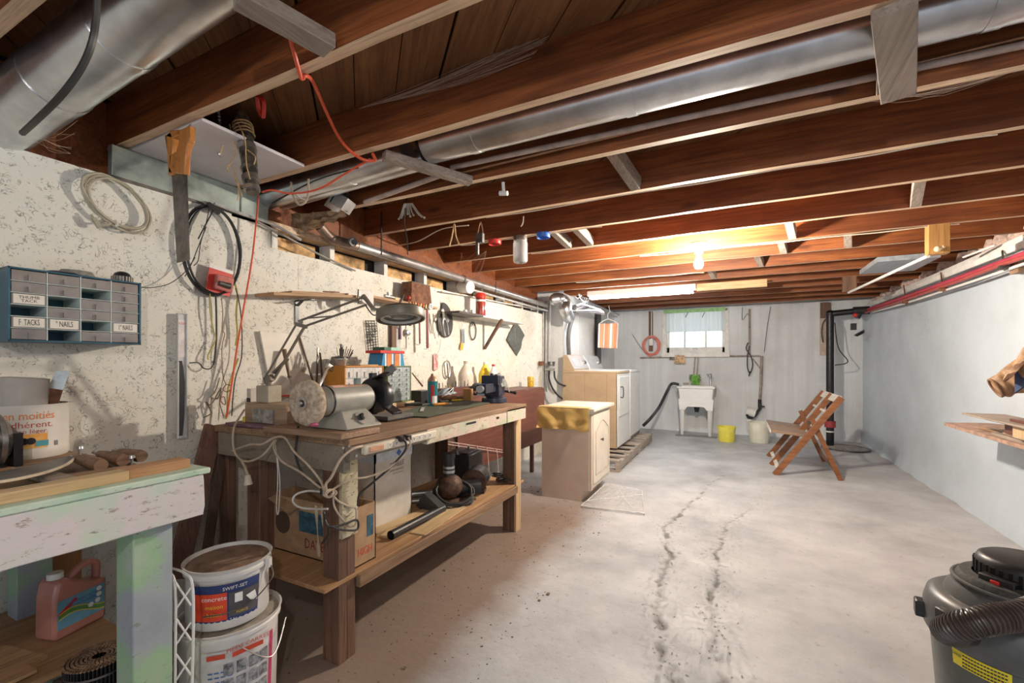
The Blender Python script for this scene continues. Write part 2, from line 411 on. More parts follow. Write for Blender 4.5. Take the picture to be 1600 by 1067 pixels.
# ---- window opening coordinates on back wall
wa=PY(1037,484,YB); wc=PY(1137,553,YB); wx0,wx1,wz1,wz0=wa.x,wc.x,wa.z,wc.z
wz1=min(wz1,2.09)
mb=MB(); mb.bx(XL-.2,wx0,YB,YB+.25,-.02,2.12); mb.bx(wx1,XR+.2,YB,YB+.25,-.02,2.12); mb.bx(wx0,wx1,YB,YB+.25,-.02,wz0); mb.bx(wx0,wx1,YB,YB+.25,wz1,2.12)
mb.bx(XL-.2,XR+.3,YB+.02,YB+.25,2.12,2.33)
wb=tag(mk('wall_back',mb,M_CW,M=Matrix.Identity(4)),kind='structure')
# lumpy lower course of the back wall
def lump(u,v):
    x=XL2+.02+(XR-XL2-.04)*u; z=-.01+.30*v
    return (x,YB-.035*(1-v)**2-.012*noise.noise(V((x*5,z*6,2)))*(1-v)-.001,z)
mk('wall_footing',MB().surf(lump,90,8),M_CW,wb)
# right wall, slightly wavy parging
def rw(u,v):
    y=YF+(YB-YF)*u; z=-.02+2.02*v
    return (XR+.018*noise.noise(V((y*.9,z*1.3,5)))+.006*noise.noise(V((y*4,z*4,8)))-.03*max(0,1-v*9)*(1+noise.noise(V((y*3,0,0)))),y,z)
mb=MB().surf(rw,260,50); mb.bx(XR+.05,XR+.25,YF,YB,-.02,2.0)
wr=tag(mk('wall_right',mb,M_RW,M=Matrix.Identity(4)),kind='structure',label='white wavy parged right wall')
mk('sill_ledge',MB().bx(XR-.01,XR+.25,YF,YB,1.985,2.03),M_WPAINT,wr,bev=.004)
mk('rim_board',MB().bx(XR+.16,XR+.2,YF,YB,2.03,2.3),M_JS,wr)
mb=MB()
for k in range(50):
    y=YF+.2+k*.215
    mb.sph((XR+.12,y,2.10+.02*random.random()),.085,8,(.6,1.1,.9))
mk('insulation',mb,mat('pink_insulation',(.60,.44,.38),.95,0,.25,25,.8),wr)['kind']='stuff'
# ---- ceiling: diagonal board subfloor + joists
ceil=mk('ceiling',MB().bx(XL-.2,XR+.3,YF,YB+.2,2.32,2.34),M_DARK,M=Matrix.Identity(4)); tag(ceil,kind='structure',label='open joist ceiling of dark reddish brown wood')
def clip(poly,a,b,c):   # keep a*x+b*y<=c
    out=[]
    for i in range(len(poly)):
        p,q=poly[i-1],poly[i]; dp=a*p[0]+b*p[1]-c; dq=a*q[0]+b*q[1]-c
        if (dp<=0)!=(dq<=0): t=dp/(dp-dq); out.append((p[0]+(q[0]-p[0])*t,p[1]+(q[1]-p[1])*t))
        if dq<=0: out.append(q)
    return out
s2=math.sqrt(.5); k=0; w=YF*s2+XL*s2-.2
M_DI=Matrix.Rotation(R(45),4,'Z')
while w<(YB+XR)*s2+.2:
    bw=.158; g=.0035 if k%3 else .010
    poly=[(XL-.05,YF),(XR+.25,YF),(XR+.25,YB+.1),(XL-.05,YB+.1)]
    poly=clip(poly,s2,s2,w+bw-g); poly=clip(poly,-s2,-s2,-w)
    if len(poly)>2:
        inv=M_DI.inverted(); o=mk('plank',MB().prism([tuple((inv@V((x,y,0)))[:2]) for x,y in poly],2.295+.002*random.random(),2.315),M_PLK,ceil)
        o.rotation_euler=(0,0,R(45))
    w+=bw; k+=1
JY=[.48+.492*k for k in range(-6,16)]
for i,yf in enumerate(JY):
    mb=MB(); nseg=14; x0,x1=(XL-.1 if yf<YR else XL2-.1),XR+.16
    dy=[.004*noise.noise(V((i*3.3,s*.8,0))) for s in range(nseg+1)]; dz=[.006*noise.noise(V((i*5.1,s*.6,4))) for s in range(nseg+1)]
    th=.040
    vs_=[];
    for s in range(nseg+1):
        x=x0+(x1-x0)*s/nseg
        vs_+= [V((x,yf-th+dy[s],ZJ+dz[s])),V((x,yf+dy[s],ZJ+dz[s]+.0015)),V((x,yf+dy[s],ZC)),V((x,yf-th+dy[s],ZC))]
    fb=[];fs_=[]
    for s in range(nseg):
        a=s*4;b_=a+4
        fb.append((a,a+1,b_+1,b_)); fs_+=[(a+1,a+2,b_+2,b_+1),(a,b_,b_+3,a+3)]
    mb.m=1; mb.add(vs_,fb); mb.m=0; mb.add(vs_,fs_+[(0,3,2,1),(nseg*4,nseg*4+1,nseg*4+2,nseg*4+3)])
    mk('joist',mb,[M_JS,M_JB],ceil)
# bridging boards between joists: (photo pixel of the two lower ends)
def bridge(p0,p1,w=.045,h=.085,m=None,up=(0,0,1)): mk('bridging',MB().beam(p0,p1,w,h,up),m or M_OLD,ceil,bev=.002)
bridge(V((.355,1.44,2.095)),V((.49,1.94,2.10)),.092,.03)
bridge(PZ(600,243,2.10),PZ(735,283,2.10),.045,.04)
bridge(PZ(372,-8,2.10),PZ(515,72,2.10),.07,.04)
for (px,py,k) in ((1395,245,3),(972,322,4),(1440,335,6),(1236,382,7),(905,400,6),(1222,420,8),(1185,440,9),(1327,400,8),(870,398,6),(1110,436,10)):
    y=JY[6+k]; p=PY(px,py-6,y-.25); bridge(V((p.x-.05,y-.45,2.24)),V((p.x+.03,y-.05,2.13)),.05,.07)
# ================================================================== helpers for placing
def face(p, n=(1,0,0), up=(0,0,1), roll=0):
    z=V(n).normalized(); y=V(up); y=(y-z*y.dot(z)).normalized(); x=y.cross(z)
    m=Matrix((x,y,z)).transposed().to_4x4(); m.translation=V(p)
    return m@Matrix.Rotation(R(roll),4,'Z')
def wallM(px,py,X=-2.298,roll=0): return face(PX(px,py,X),(1,0,0),roll=roll)
def jit(pts,a=.004): return [V(p)+V((random.uniform(-a,a),random.uniform(-a,a),random.uniform(-a,a))) for p in pts]
def ring(c,r1,r2,M,n=20,a0=0,a1=360,wob=0):
    out=[]
    for i in range(n):
        t=R(a0+(a1-a0)*i/(n if a1-a0>=360 else n-1)); k=1+wob*noise.noise(V((math.cos(t)*2,math.sin(t)*2,c)))
        out.append(M@V((r1*math.cos(t)*k,r2*math.sin(t)*k,0)))
    return out
# ---- shared materials
WARM=wood('workbench_wood_y',(.20,.11,.06),(.44,.28,.16),'y',.65,.5,1,(.16,.09,.05))
WARMZ=wood('leg_wood_z',(.11,.055,.034),(.27,.145,.09),'z',.65,.6)
WARMX=wood('workbench_wood_x',(.20,.11,.065),(.40,.25,.15),'x',.65,.5)
PINEY=wood('pine_y',(.62,.42,.21),(.80,.62,.38),'y',.5,.4)
PINEX=wood('pine_x',(.58,.36,.16),(.78,.56,.30),'x',.5,.4)
PINEZ=wood('pine_z',(.55,.36,.19),(.74,.54,.33),'z',.5,.4)
RED_BR=wood('reddish_board_y',(.13,.045,.035),(.22,.085,.06),'y',.45,.3)
PLYY=wood('plywood_y',(.40,.22,.10),(.60,.37,.19),'y',.6,.25)
P_PATCH=painted('patchwork_paint',[(.46,.34,.23),(.62,.60,.46),(.66,.50,.44),(.50,.55,.40),(.60,.45,.36)],.6,6,(.38,.24,.13),.39)
P_GREY=painted('weathered_grey_brown',[(.18,.15,.12),(.27,.22,.17),(.20,.165,.13)],.6,6,(.10,.065,.045),.38)
P_GREEN=painted('green_pink_paint',[(.42,.62,.45),(.60,.62,.58),(.66,.58,.60),(.50,.63,.50)],.6,5,(.30,.26,.20),.385)
P_LEG=painted('grey_green_paint',[(.30,.33,.37),(.34,.37,.41),(.30,.48,.28),(.42,.48,.41)],.55,5,(.20,.22,.17),.36)
BLK=mat('black_plastic',(.022,.022,.024),.4,0,.2,20,.1)
BLKM=mat('black_satin_metal',(.03,.03,.033),.35,.5,.2,20,.1)
STEEL=mat('worn_steel',(.50,.49,.47),.35,.9,.2,12,.15)
DSTEEL=mat('dark_steel',(.16,.15,.14),.42,.8,.25,15,.2)
GALV=mat('galvanised',(.62,.64,.66),.28,.95,.12,7,.1)
RUST=mat('rusty_iron',(.20,.085,.045),.8,.1,.3,30,.5)
WHT=mat('white_plastic',(.76,.75,.72),.4,0,.04,8,.05)
CREAM=mat('cream_plastic',(.70,.62,.50),.45,0,.06,8,.05)
BRS=mat('brass',(.62,.42,.16),.35,.9,.1,10,.1)
REDP=mat('red_plastic',(.62,.035,.025),.4,0,.1,10,.05)
BLUEP=mat('blue_plastic',(.03,.14,.55),.35,0,.1,10,.05)
YELP=mat('yellow_plastic',(.85,.62,.05),.4,0,.06,8,.05)
ORGP=mat('orange_plastic',(.78,.32,.05),.42,0,.08,8,.05)
CLEAR=mat('clear_plastic',(.62,.62,.62),.18,0,.06,12,.05,coat=.5)
INKB=mat('black_ink',(.02,.02,.03),.6,0,0,5,0)
INKR=mat('red_ink',(.60,.07,.03),.6,0,0,5,0)
INKW=mat('white_ink',(.85,.85,.83),.6,0,0,5,0)
INKO=mat('orange_ink',(.78,.22,.03),.6,0,0,5,0)
INKBL=mat('blue_ink',(.05,.16,.42),.6,0,0,5,0)
CARD=mat('cardboard',(.40,.25,.14),.8,0,.12,16,.2)
WCARD=mat('white_card',(.66,.60,.52),.75,0,.08,9,.1)
CORD=mat('beige_cord',(.50,.40,.30),.6,0,.12,20,0)
BCORD=mat('black_cord',(.03,.028,.026),.5,0,.1,20,0)
REDC=mat('red_orange_cord',(.72,.10,.04),.45,0,.1,20,0)
TWINE=mat('twine',(.62,.42,.20),.85,0,.2,60,.2)

# ================================================================== big workbench
wbx=thing('workbench','long rough wooden workbench with patchwork painted apron and lower shelf','workbench',(-1.75,2.07,0))
BX0,BX1,BY0,BY1=-2.20,-1.33,1.26,2.885
for i,(a,c) in enumerate(((-2.20,-1.93),(-1.925,-1.63),(-1.625,-1.33))):
    mk('board',MB().bx(a,c,BY0,BY1,.872,.902+.002*(i%2)),WARM,wbx,w=True,bev=.003)
f=PX(664,600,-1.345).y; g=PX(789,600,-1.345).y; h=PX(740,600,-1.345).y
mk('apron_front',MB().bx(-1.365,-1.335,BY0+.01,f,.815,.873),P_GREY,wbx,w=True,bev=.003)
mk('apron_front',MB().bx(-1.365,-1.332,f+.002,g,.80,.885),P_PATCH,wbx,w=True,bev=.003)
mk('apron_front',MB().bx(-1.365,-1.330,g+.006,BY1-.01,.80,.888),P_PATCH,wbx,w=True,bev=.004)
mk('slot',MB().bx(-1.3325,-1.3305,PX(729,600,-1.33).y,PX(744,600,-1.33).y,.850,.861),BLK,wbx,w=True)
mk('slot',MB().bx(-1.3325,-1.3305,PX(776,600,-1.33).y,PX(780,600,-1.33).y,.842,.856),BLK,wbx,w=True)
mk('apron_end',MB().bx(-2.18,-1.366,BY0+.005,BY0+.04,.765,.871),P_GREY,wbx,w=True,bev=.003)
mk('apron_back',MB().bx(-2.18,-2.14,BY0+.01,BY1,.79,.871),WARM,wbx,w=True)
for (x,y,d) in ((-1.445,1.315,.085),(-1.445,2.87,.085),(-1.96,1.335,.085),(-2.0,2.86,.085)):
    mb=MB().box((x,y-.022,.436),(.09,.042,.872)).box((x,y+.022,.436),(.088,.042,.872)); mk('leg',mb,WARMZ,wbx,w=True,bev=.003)
mk('leg',MB().bx(-2.16,-2.08,2.10,2.14,.0,.872),PINEZ,wbx,w=True,bev=.003)
mk('corner_post',MB().bx(-1.403,-1.385,1.275,1.358,.50,.815),painted('yellowed_paint',[(.60,.52,.32),(.50,.44,.30),(.66,.60,.44)],.6,6,(.20,.12,.07),.42),wbx,w=True,bev=.002)
mk('corner_post',MB().bx(-1.403,-1.385,2.83,2.91,.0,.80),PINEZ,wbx,w=True,bev=.002)
mk('shelf_board',MB().bx(-1.98,-1.395,1.20,2.98,.318,.335),PLYY,wbx,w=True,bev=.002)
mk('shelf_rail',MB().bx(-1.40,-1.375,1.36,2.84,.275,.325),WARM,wbx,w=True,bev=.003)
mk('shelf_rail',MB().bx(-1.95,-1.49,1.285,1.32,.27,.317),WARMX,wbx,w=True,bev=.003)
for (px,py) in ((545,697),(556,712),(535,700)):
    p=PX(px,py,-1.334); mk('screw',MB().cyl(p,p+V((.004,0,0)),.006,n=10),STEEL,wbx,w=True)

# wall brace posts and boards leaning beside the bench
t=thing('wall_post','dark upright timber standing between wall and workbench end','timber',(-2.25,1.35,0))
mk('post',MB().bx(-2.28,-2.21,1.33,1.37,0,.87),WARMZ,t,w=True,bev=.003)
def leaning(px0,py0,px1,py1,X0,X1,w,m,label):
    p0=PX(px0,py0,X0); p1=PX(px1,py1,X1); tag(mk('leaning_board',MB().beam(p0,p1,w,.02,(1,0,0)),m,bev=.002),label,'board',)
leaning(275,905,334,665,-2.12,-2.26,.085,wood('old_red_z',(.16,.075,.055),(.30,.16,.12),'z'),'reddish brown board leaning on wall left of the workbench')
leaning(318,900,352,670,-2.17,-2.27,.04,wood('old_dark_z',(.09,.05,.035),(.17,.10,.07),'z'),'narrow dark board leaning behind the reddish one')

# ================================================================== power strip on apron, cables
s0=PX(566,697,-1.325); s1=PX(678,667,-1.325); L=(s1.y-s0.y); ps=thing('power_strip','long beige power strip screwed to the workbench apron','power strip',(s0+s1)/2)
mk('housing',MB().bx(-1.335,-1.308,s0.y,s1.y,.835-.005,.872-.005),CREAM,ps,w=True,bev=.006)
mk('switch',MB().bx(-1.308,-1.302,s0.y+.02,s0.y+.10,.838,.860),mat('amber_switch',(.62,.34,.20),.4),ps,w=True,bev=.003)
for k in range(8):
    y=s0.y+.14+k*(L-.17)/7.6
    o=mk('outlet',MB().cyl((-1.309,y,.8485),(-1.3065,y,.8485),.0125,n=14),WHT,ps,w=True)
    mb=MB()
    for dy in (-.004,.004): mb.box((-1.306,y+dy,.851),(.002,.0015,.006))
    mb.cyl((-1.3068,y,.844),(-1.305,y,.844),.002,n=8); mk('slot',mb,BLK,o,w=True)
def cord(name,label,pts,r,m,cat='cord',k=6,group=None,end=None):
    return tag(mk(name,MB().tube(cr(pts,k),r,7),m),label,cat,group)
X=-1.30
def A(px,py,x): return PX(px,py,x)
knot=A(512,770,-1.38)
plug=A(628,685,-1.30)
def plugged(name,label,pts,r,m,plugat=None,pm=BLK):
    t=thing(name,label,'cord',pts[0])
    mk('cord',MB().tube(cr(pts,7),r,7),m,t,w=True)
    if plugat is not None: mk('plug',MB().cyl(plugat,plugat+V((-.022,0,0)),.011,.013,10).box(plugat+V((.004,0,0)),(.012,.02,.022)),pm,t,w=True)
    return t
plugged('electric_cable','black cord from power strip dropping in front of box to tangle',[A(628,687,-1.29),A(634,692,-1.27),A(632,705,-1.27),A(610,730,-1.30),A(580,756,-1.34),A(562,772,-1.36),A(559,790,-1.37)],.0045,BCORD,A(627,686,-1.300))
plugged('electric_cable','brown cord plugged beside the black one, sagging to bench corner',[A(638,684,-1.29),A(641,694,-1.265),A(628,712,-1.28),A(605,733,-1.30),A(575,745,-1.33),A(545,750,-1.35),A(512,770,-1.38)],.004,CORD,A(638,684,-1.300))
cord('electric_cable','beige cord curving from power strip left end to tangle',[A(566,697,-1.32),A(550,702,-1.31),A(532,718,-1.32),A(518,745,-1.35),A(509,757,-1.37),knot],.005,CORD)
cord('electric_cable','black grinder cord dropping down the workbench end',[PY(466,666,1.25),PY(463,690,1.22),PY(462,712,1.21),PY(470,735,1.21),PY(483,750,1.22),PY(500,758,1.24),knot+V((0,-.03,0))],.005,BCORD)
nl=PY(430,688,1.235)
cord('electric_cable','beige cord looped over nail on bench end apron',[PY(382,640,1.30),PY(366,668,1.22),PY(365,700,1.20),PY(376,718,1.19),PY(392,720,1.19),PY(412,710,1.20),nl,PY(428,700,1.21),PY(440,720,1.20),PY(470,738,1.20),PY(498,760,1.22),knot],.0048,CORD)
cord('electric_cable','pale cord slung from nail diagonally towards the tangle',[PY(363,704,1.22),PY(390,695,1.21),PY(410,694,1.2),PY(428,684,1.22),PY(445,684,1.215),PY(460,706,1.20),PY(480,725,1.2),PY(500,750,1.22),knot+V((0,-.015,.01))],.0045,CORD)
t=thing('cable_end','beige cord end with socket hanging near wall post','cord',PY(388,755,1.18))
mk('cord',MB().tube(cr([PY(378,720,1.19),PY(384,733,1.18),PY(388,745,1.18)],5),.0055,7),CORD,t,w=True)
mk('socket',MB().cyl(PY(387,742,1.18),PY(388,757,1.18),.010,.017,10),CREAM,t,w=True)
cord('string','thin white string hanging from nail on bench end',[nl,PY(434,740,1.2),PY(432,790,1.2),PY(434,804,1.2),PY(436,790,1.2),PY(437,745,1.2),nl+V((0,-.002,0))],.0016,WHT,'string')
cord('electric_cable','white cord looping left from tangle above fruit box',[knot,A(500,768,-1.45),A(480,767,-1.52),A(462,773,-1.56),A(458,784,-1.56),A(470,793,-1.53),A(495,795,-1.46),A(512,795,-1.38)],.0042,mat('white_cord',(.66,.60,.56),.5))
cord('electric_cable','white cord from tangle curving down to right side of post',[knot+V((.02,0,0)),A(530,784,-1.36),A(548,792,-1.36),A(556,795,-1.365),A(556,815,-1.365),A(552,822,-1.368),A(536,822,-1.37)],.004,CORD)
cord('electric_cable','thin tan cord hanging from tangle down the post',[knot+V((.02,.01,0)),A(522,790,-1.365),A(532,808,-1.36),A(541,818,-1.36),A(548,822,-1.365)],.0035,CORD)
cord('electric_cable','black cord loop hanging lowest around the bench post',[A(506,800,-1.40),A(510,818,-1.37),A(520,823,-1.355),A(540,818,-1.35),A(556,812,-1.355),A(560,818,-1.36),A(556,828,-1.36),A(530,827,-1.35),A(514,822,-1.36),A(513,835,-1.38),A(504,848,-1.42)],.0045,BCORD)
t=thing('cable_tangle','tight knot of beige cords tied together at bench corner','cord',knot)
mb=MB()
for k in range(5):
    mb.tube(ring(k,.02+.006*random.random(),.014,face(knot+V((.012,0,0)),(random.uniform(-.5,.5)+.6,random.uniform(-1,1),random.uniform(-.6,.6))),14),.0038,6,True)
mk('loops',mb,CORD,t,w=True)

# ================================================================== boxes and things on lower shelf
ZS=.335
def carton(name,label,x0,x1,y0,y1,z0,z1,m,flaps=True,rz=0,hole=True):
    c=V(((x0+x1)/2,(y0+y1)/2,z0)); t=thing(name,label,'box',c,rz); a,b=(x1-x0)/2,(y1-y0)/2; hgt=z1-z0; w=.005
    mb=MB(); mb.bx(-a,a,-b,b,0,w).bx(-a,-a+w,-b,b,0,hgt).bx(a-w,a,-b,b,0,hgt).bx(-a,a,-b,-b+w,0,hgt).bx(-a,a,b-w,b,0,hgt)
    mk('carton_body',mb,m,t); return t
# fruit box
fb=carton('fruit_box','open brown cardboard fruit box on lower shelf near bench corner',-1.95,-1.425,1.365,1.50,ZS,.585,CARD)
mk('printed_panel',MB().bx(.2625,.2635,.015,.052,.11,.20),mat('teal_print_dark',(.04,.11,.16),.7,0,.3,30,0),fb)
mk('lettering',MB().text('HIGH',.05,face((.2640,.005,.055),(1,0,0)),.7),INKR,fb)
mk('printed_panel',MB().bx(-.06,.14,-.069,-.0677,.11,.20),mat('teal_print_dark',(.04,.11,.16),.7,0,.3,30,0),fb)
mk('lettering',MB().text('DATES',.062,face((.05,-.0695,.06),(0,-1,0)),.8),mat('dark_red_ink',(.20,.04,.03),.7),fb)
mb=MB()
for (x,w_) in ((.06,.012),(.10,.016),(.145,.010)):
    mb.surf(lambda u,v,x=x,w_=w_:(x+(u-.5)*w_*(1+.6*math.sin(v*9))+.02*(v-.5),-.0705,.24-.22*v),2,14)
mk('paint_drip',mb,mat('dried_paint',(.62,.52,.38),.6),fb)
mk('oval_print',MB().cyl((-.17,-.0675,.13),(-.17,-.0690,.13),.05,n=20),mat('dark_ink',(.10,.06,.04),.7),fb)
mk('torn_flap',MB().beam((-.26,-.068,.252),(-.06,-.10,.21),.004,.05,(0,1,.3)),CARD,fb)
cb=carton('cardboard_box','tall white cardboard box with blue emblem on lid, on lower shelf',-1.955,-1.65,1.73,2.02,ZS,.72,WCARD)
mk('lid_band',MB().bx(-.16,.16,-.15,-.142,.345,.40).bx(.152,.16,-.15,.15,.345,.40).bx(-.16,.16,.142,.15,.345,.40).bx(-.16,-.152,-.15,.15,.345,.40),mat('blueish_card',(.62,.66,.72),.7),cb)
mk('emblem',MB().prism([(-.02,0),(0,.02),(.02,0),(0,-.02)],0,.001,face((.1605,.03,.372),(1,0,0))),INKBL,cb)
mk('lettering',MB().text('CORELLE',.036,face((.1545,.02,.31),(1,0,0)),.8).text('LIVINGWARE PIECES',.012,face((.1545,.02,.28),(1,0,0))).text('SERVICE FOR FOUR',.009,face((.1545,.03,.262),(1,0,0))),INKB,cb)
mk('crumpled_paper',MB().surf(lambda u,v:(-.13+.26*u,-.13+.26*v,.385+.02*noise.noise(V((u*6,v*6,3)))),10,10),mat('brown_paper',(.33,.25,.19),.8),cb)
# loose boards on shelf
def plankobj(x,y,z,dx,dy,dz,rz,m,label,ry=0): return tag(mk('wood_offcut',MB().box((0,0,dz/2),(dx,dy,dz)),m,M=TR(x,y,z,rz,0,ry),bev=.0015),label,'board')
plankobj(-1.60,1.90,ZS,.07,.44,.018,-6,PINEY,'pale pine strip lying beside white box on shelf')
plankobj(-1.45,2.02,ZS,.09,.46,.006,6,PINEY,'thin flat plywood scrap at front of lower shelf')
plankobj(-1.56,1.74,ZS,.04,.12,.012,14,PINEY,'short pine scrap against foot of white box')
plankobj(-1.475,1.50,ZS,.03,.03,.02,20,WARM,'little wood block by fruit box')
mb=MB(); p0=V((-1.50,1.68,ZS+.022)); p1=V((-1.51,2.13,ZS+.022))
mb.cyl(p0,p1,.022,n=20,cap=False).cyl(p0,p1,.018,n=20,cap=False)
F=[];tag(mk('plastic_pipe',mb,BLK),'black plastic pipe lying along the lower shelf','pipe')
for (dx,z,l) in ((-.0,.07,'upper grey pipe end beside white box on shelf'),(-.02,.03,'lower grey pipe end beside white box on shelf')):
    tag(mk('steel_pipe',MB().cyl((-1.90,2.02+dx,ZS+z-.005),(-1.62,2.28+dx,ZS+z-.005),.018,n=14),STEEL),l,'pipe')
# sump pump
c=V((-1.58,2.29,ZS)); t=thing('water_pump','rusty black sump pump with coupling pipe on lower shelf','pump',c)
t.scale=(1.15,1.15,1.1); mk('volute',MB().sph((0,0,.09),.075,16,(1,1,.95)).cyl((0,0,0),(0,0,.03),.07,.06,16),mat('dark_rust',(.10,.05,.03),.6,.3,.4,30,.5),t)
mk('outlet_pipe',MB().cyl((-.0,.0,.15),(-.0,.0,.25),.030,n=16).cyl((0,0,.245),(0,0,.275),.034,n=16),BLK,t)
mk('hose_clamp',MB().cyl((0,0,.168),(0,0,.182),.032,n=16).cyl((0,0,.192),(0,0,.204),.032,n=16),STEEL,t)
mk('motor',MB().cyl((.02,.03,.065),(.10,.14,.06),.045,n=18),BLKM,t)
mb=MB()
for k in range(7): mb.tube(ring(k*3.1,.10+.012*random.random(),.07+.01*random.random(),face((.05,-.03,.03+.008*k),(.55,-.35,.7)),18,wob=.15),.006,6,True)
mk('coiled_cord',mb,BCORD,t)
mk('discharge_funnel',MB().prism([(-.02,-.02),(.10,-.09),(.12,-.01),(.03,.05)],0,.05,face((-.05,-.14,.05),(0,-1,0))),BLK,t)
mk('plug',MB().box((.06,-.17,.015),(.03,.05,.02)),STEEL,t)
# motor
c=V((-1.53,2.57,ZS)); t=thing('electric_motor','black electric motor with rusty end disc on lower shelf','motor',c,20)
mk('motor_shell',MB().cyl((-.02,-.07,.085),(-.02,.09,.085),.075,n=24),mat('blue_black_enamel',(.04,.045,.06),.25,.4),t)
mk('end_disc',MB().cyl((-.02,-.085,.085),(-.02,-.07,.085),.082,.078,24).cyl((-.02,-.10,.085),(-.02,-.085,.085),.03,n=16),mat('dark_rust',(.10,.05,.03),.6,.3,.4,30,.5),t)
mk('bolt_ring',MB().cyl((.0,.09,.085),(.0,.10,.085),.06,n=20),STEEL,t)
mk('foot',MB().box((-.02,0,.01),(.12,.10,.02)),BLKM,t)
# battery
c=V((-1.76,2.73,ZS)); t=thing('car_battery','square black lead battery with caps on lower shelf','battery',c,8); t.scale=(1.2,1.2,1.2)
mk('case',MB().box((0,0,.09),(.17,.20,.18)),BLK,t,bev=.005)
mk('cap_strip',MB().box((-.04,0,.183),(.05,.16,.012)).box((.04,0,.183),(.05,.16,.012)),BLK,t,bev=.003)
for s in (-1,1): mk('terminal',MB().cyl((.0,s*.08,.18),(.0,s*.08,.20),.009,n=10),STEEL,t)
t=thing('cable_coil','black cord coil tied with white wire at shelf right end','cord',(-1.50,2.86,ZS))
mb=MB()
for k in range(5): mb.tube(ring(k*2.3,.03,.085,face((0,0,.012+.008*k),(.1*k-.2,.1,1)),16,wob=.2),.005,6,True)
mk('coil',mb,BCORD,t); mk('wire_tie',MB().tube(ring(1,.03,.03,face((0,.0,.03),(0,1,0)),10),.002,5,True),WHT,t)
# wire rack behind battery (white wire grid)
mb=MB(); P=lambda px,py:PX(px,py,-1.92)
for k in range(6):
    u=k/5; a=P(712+75*u,694+10*u); mb.tube(cr([a,a+V((.03,0,-.02)),a+V((.05,.0,-.30))],4),.003,6)
for dz in (0,-.02): mb.tube([P(700,690)+V((0,0,dz)),P(790,704)+V((0,0,dz))],.003,6)
tag(mk('wire_rack',mb,mat('pinkish_wire',(.66,.50,.46),.5)),'pinkish wire rack standing behind the battery','rack')

# ================================================================== brown table beyond the bench
t=thing('drop_leaf_table','dark red-brown table with hanging leaf past the workbench','table',(-2.1,3.8,0))
mk('tabletop',MB().bx(-2.28,-1.96,2.93,4.69,.893,.913),RED_BR,t,w=True,bev=.003)
mk('drop_leaf',MB().bx(-1.96,-1.94,2.93,4.69,.315,.905),RED_BR,t,w=True,bev=.002)
for (x,y) in ((-1.985,4.45),(-1.985,3.05),(-2.25,3.1),(-2.25,4.5)): mk('leg',MB().bx(x-.02,x+.015,y-.02,y+.02,0,.893),RED_BR,t,w=True,bev=.002)
# ================================================================== on the bench
ZT=.905
# grinder board and bench grinder
tag(mk('mounting_board',MB().bx(-1.78,-1.325,1.215,1.42,ZT,.928),wood('board_x2',(.30,.17,.10),(.48,.31,.20),'x',.6,.5),bev=.003),'worn wooden board under the bench grinder','board')
G=mat('grinder_grey',(.36,.35,.31),.42,.1,.1,14,.15)
gx,gz=-1.47,1.042
t=thing('bench_grinder','grey bench grinder with cloth buffing wheel and black wheel guard','grinder',(gx,1.37,.928))
mk('motor_body',MB().cyl((gx,1.255,gz),(gx,1.48,gz),.060,n=28).cyl((gx,1.235,gz),(gx,1.256,gz),.048,.060,28).cyl((gx,1.479,gz),(gx,1.50,gz),.060,.045,28),G,t,w=True,bev=.002)
mk('band',MB().cyl((gx,1.262,gz),(gx,1.268,gz),.0625,n=28),BLKM,t,w=True)
mb=MB()
for ang,m_ in ((0,0),):
    mb.lathe([(.0608,0),(.0608,.17)],frame_m((gx,1.285,gz),(0,1,0),(0,0,1)),16,-35,28,True)
mk('label_plate',mb,mat('worn_label',(.66,.48,.36),.5,0,.4,40,.1,c2=(.75,.20,.05)),t,w=True)
mb=MB(); a0,a1=1.275,1.475
vs_=[V(p) for p in ((-1.36,a0,.93),(-1.36,a1,.93),(-1.58,a1,.93),(-1.58,a0,.93),(-1.425,a0+.03,1.0),(-1.425,a1-.03,1.0),(-1.515,a1-.03,1.0),(-1.515,a0+.03,1.0))]
mb.add(vs_,[(3,2,1,0),(4,5,6,7),(0,1,5,4),(1,2,6,5),(2,3,7,6),(3,0,4,7)])
mk('base',mb,G,t,w=True,bev=.006)
FB=face((-1.389,1.375,.966),(1,0,.9))
o=mk('switch_plate',MB().prism([(.030*math.cos(q)*.75,.030*math.sin(q)) for q in [i*math.pi/10 for i in range(20)]],0,.004,FB),STEEL,t,w=True)
mk('toggle',MB().box((0,0,.010),(.012,.026,.012),FB).box((0,.006,.018),(.008,.010,.01),FB),BLK,o,w=True)
BUF=mat('buffing_cloth',(.46,.38,.29),.95,0,.3,60,.8,c2=(.28,.19,.12))
mb=MB(); Mw=frame_m((gx,1.165,gz),(0,1,0),(0,0,1))
prof=[(.018,0),(.07,-.004),(.083,.003),(.088,.012),(.089,.026),(.084,.036),(.06,.038),(.018,.036)]
n=40; vs_=[];
for r,z in prof:
    for i in range(n):
        q=2*math.pi*i/n; rr=r+(.0025*noise.noise(V((q*5,z*200,1))) if r>.05 else 0); vs_.append(V((rr*math.cos(q),rr*math.sin(q),z)))
mb.add(vs_,[(j*n+i,j*n+(i+1)%n,(j+1)*n+(i+1)%n,(j+1)*n+i) for j in range(len(prof)-1) for i in range(n)],True,Mw)
o=mk('buffing_wheel',mb,BUF,t,w=True)
mk('flange',MB().cyl((gx,1.158,gz),(gx,1.166,gz),.026,n=20).cyl((gx,1.145,gz),(gx,1.21,gz),.009,n=12),STEEL,o,w=True)
mk('hub',MB().cyl((gx,1.156,gz),(gx,1.158,gz),.014,n=16),BLK,o,w=True)
mk('shaft',MB().cyl((gx,1.15,gz),(gx,1.60,gz),.010,n=12),STEEL,t,w=True)
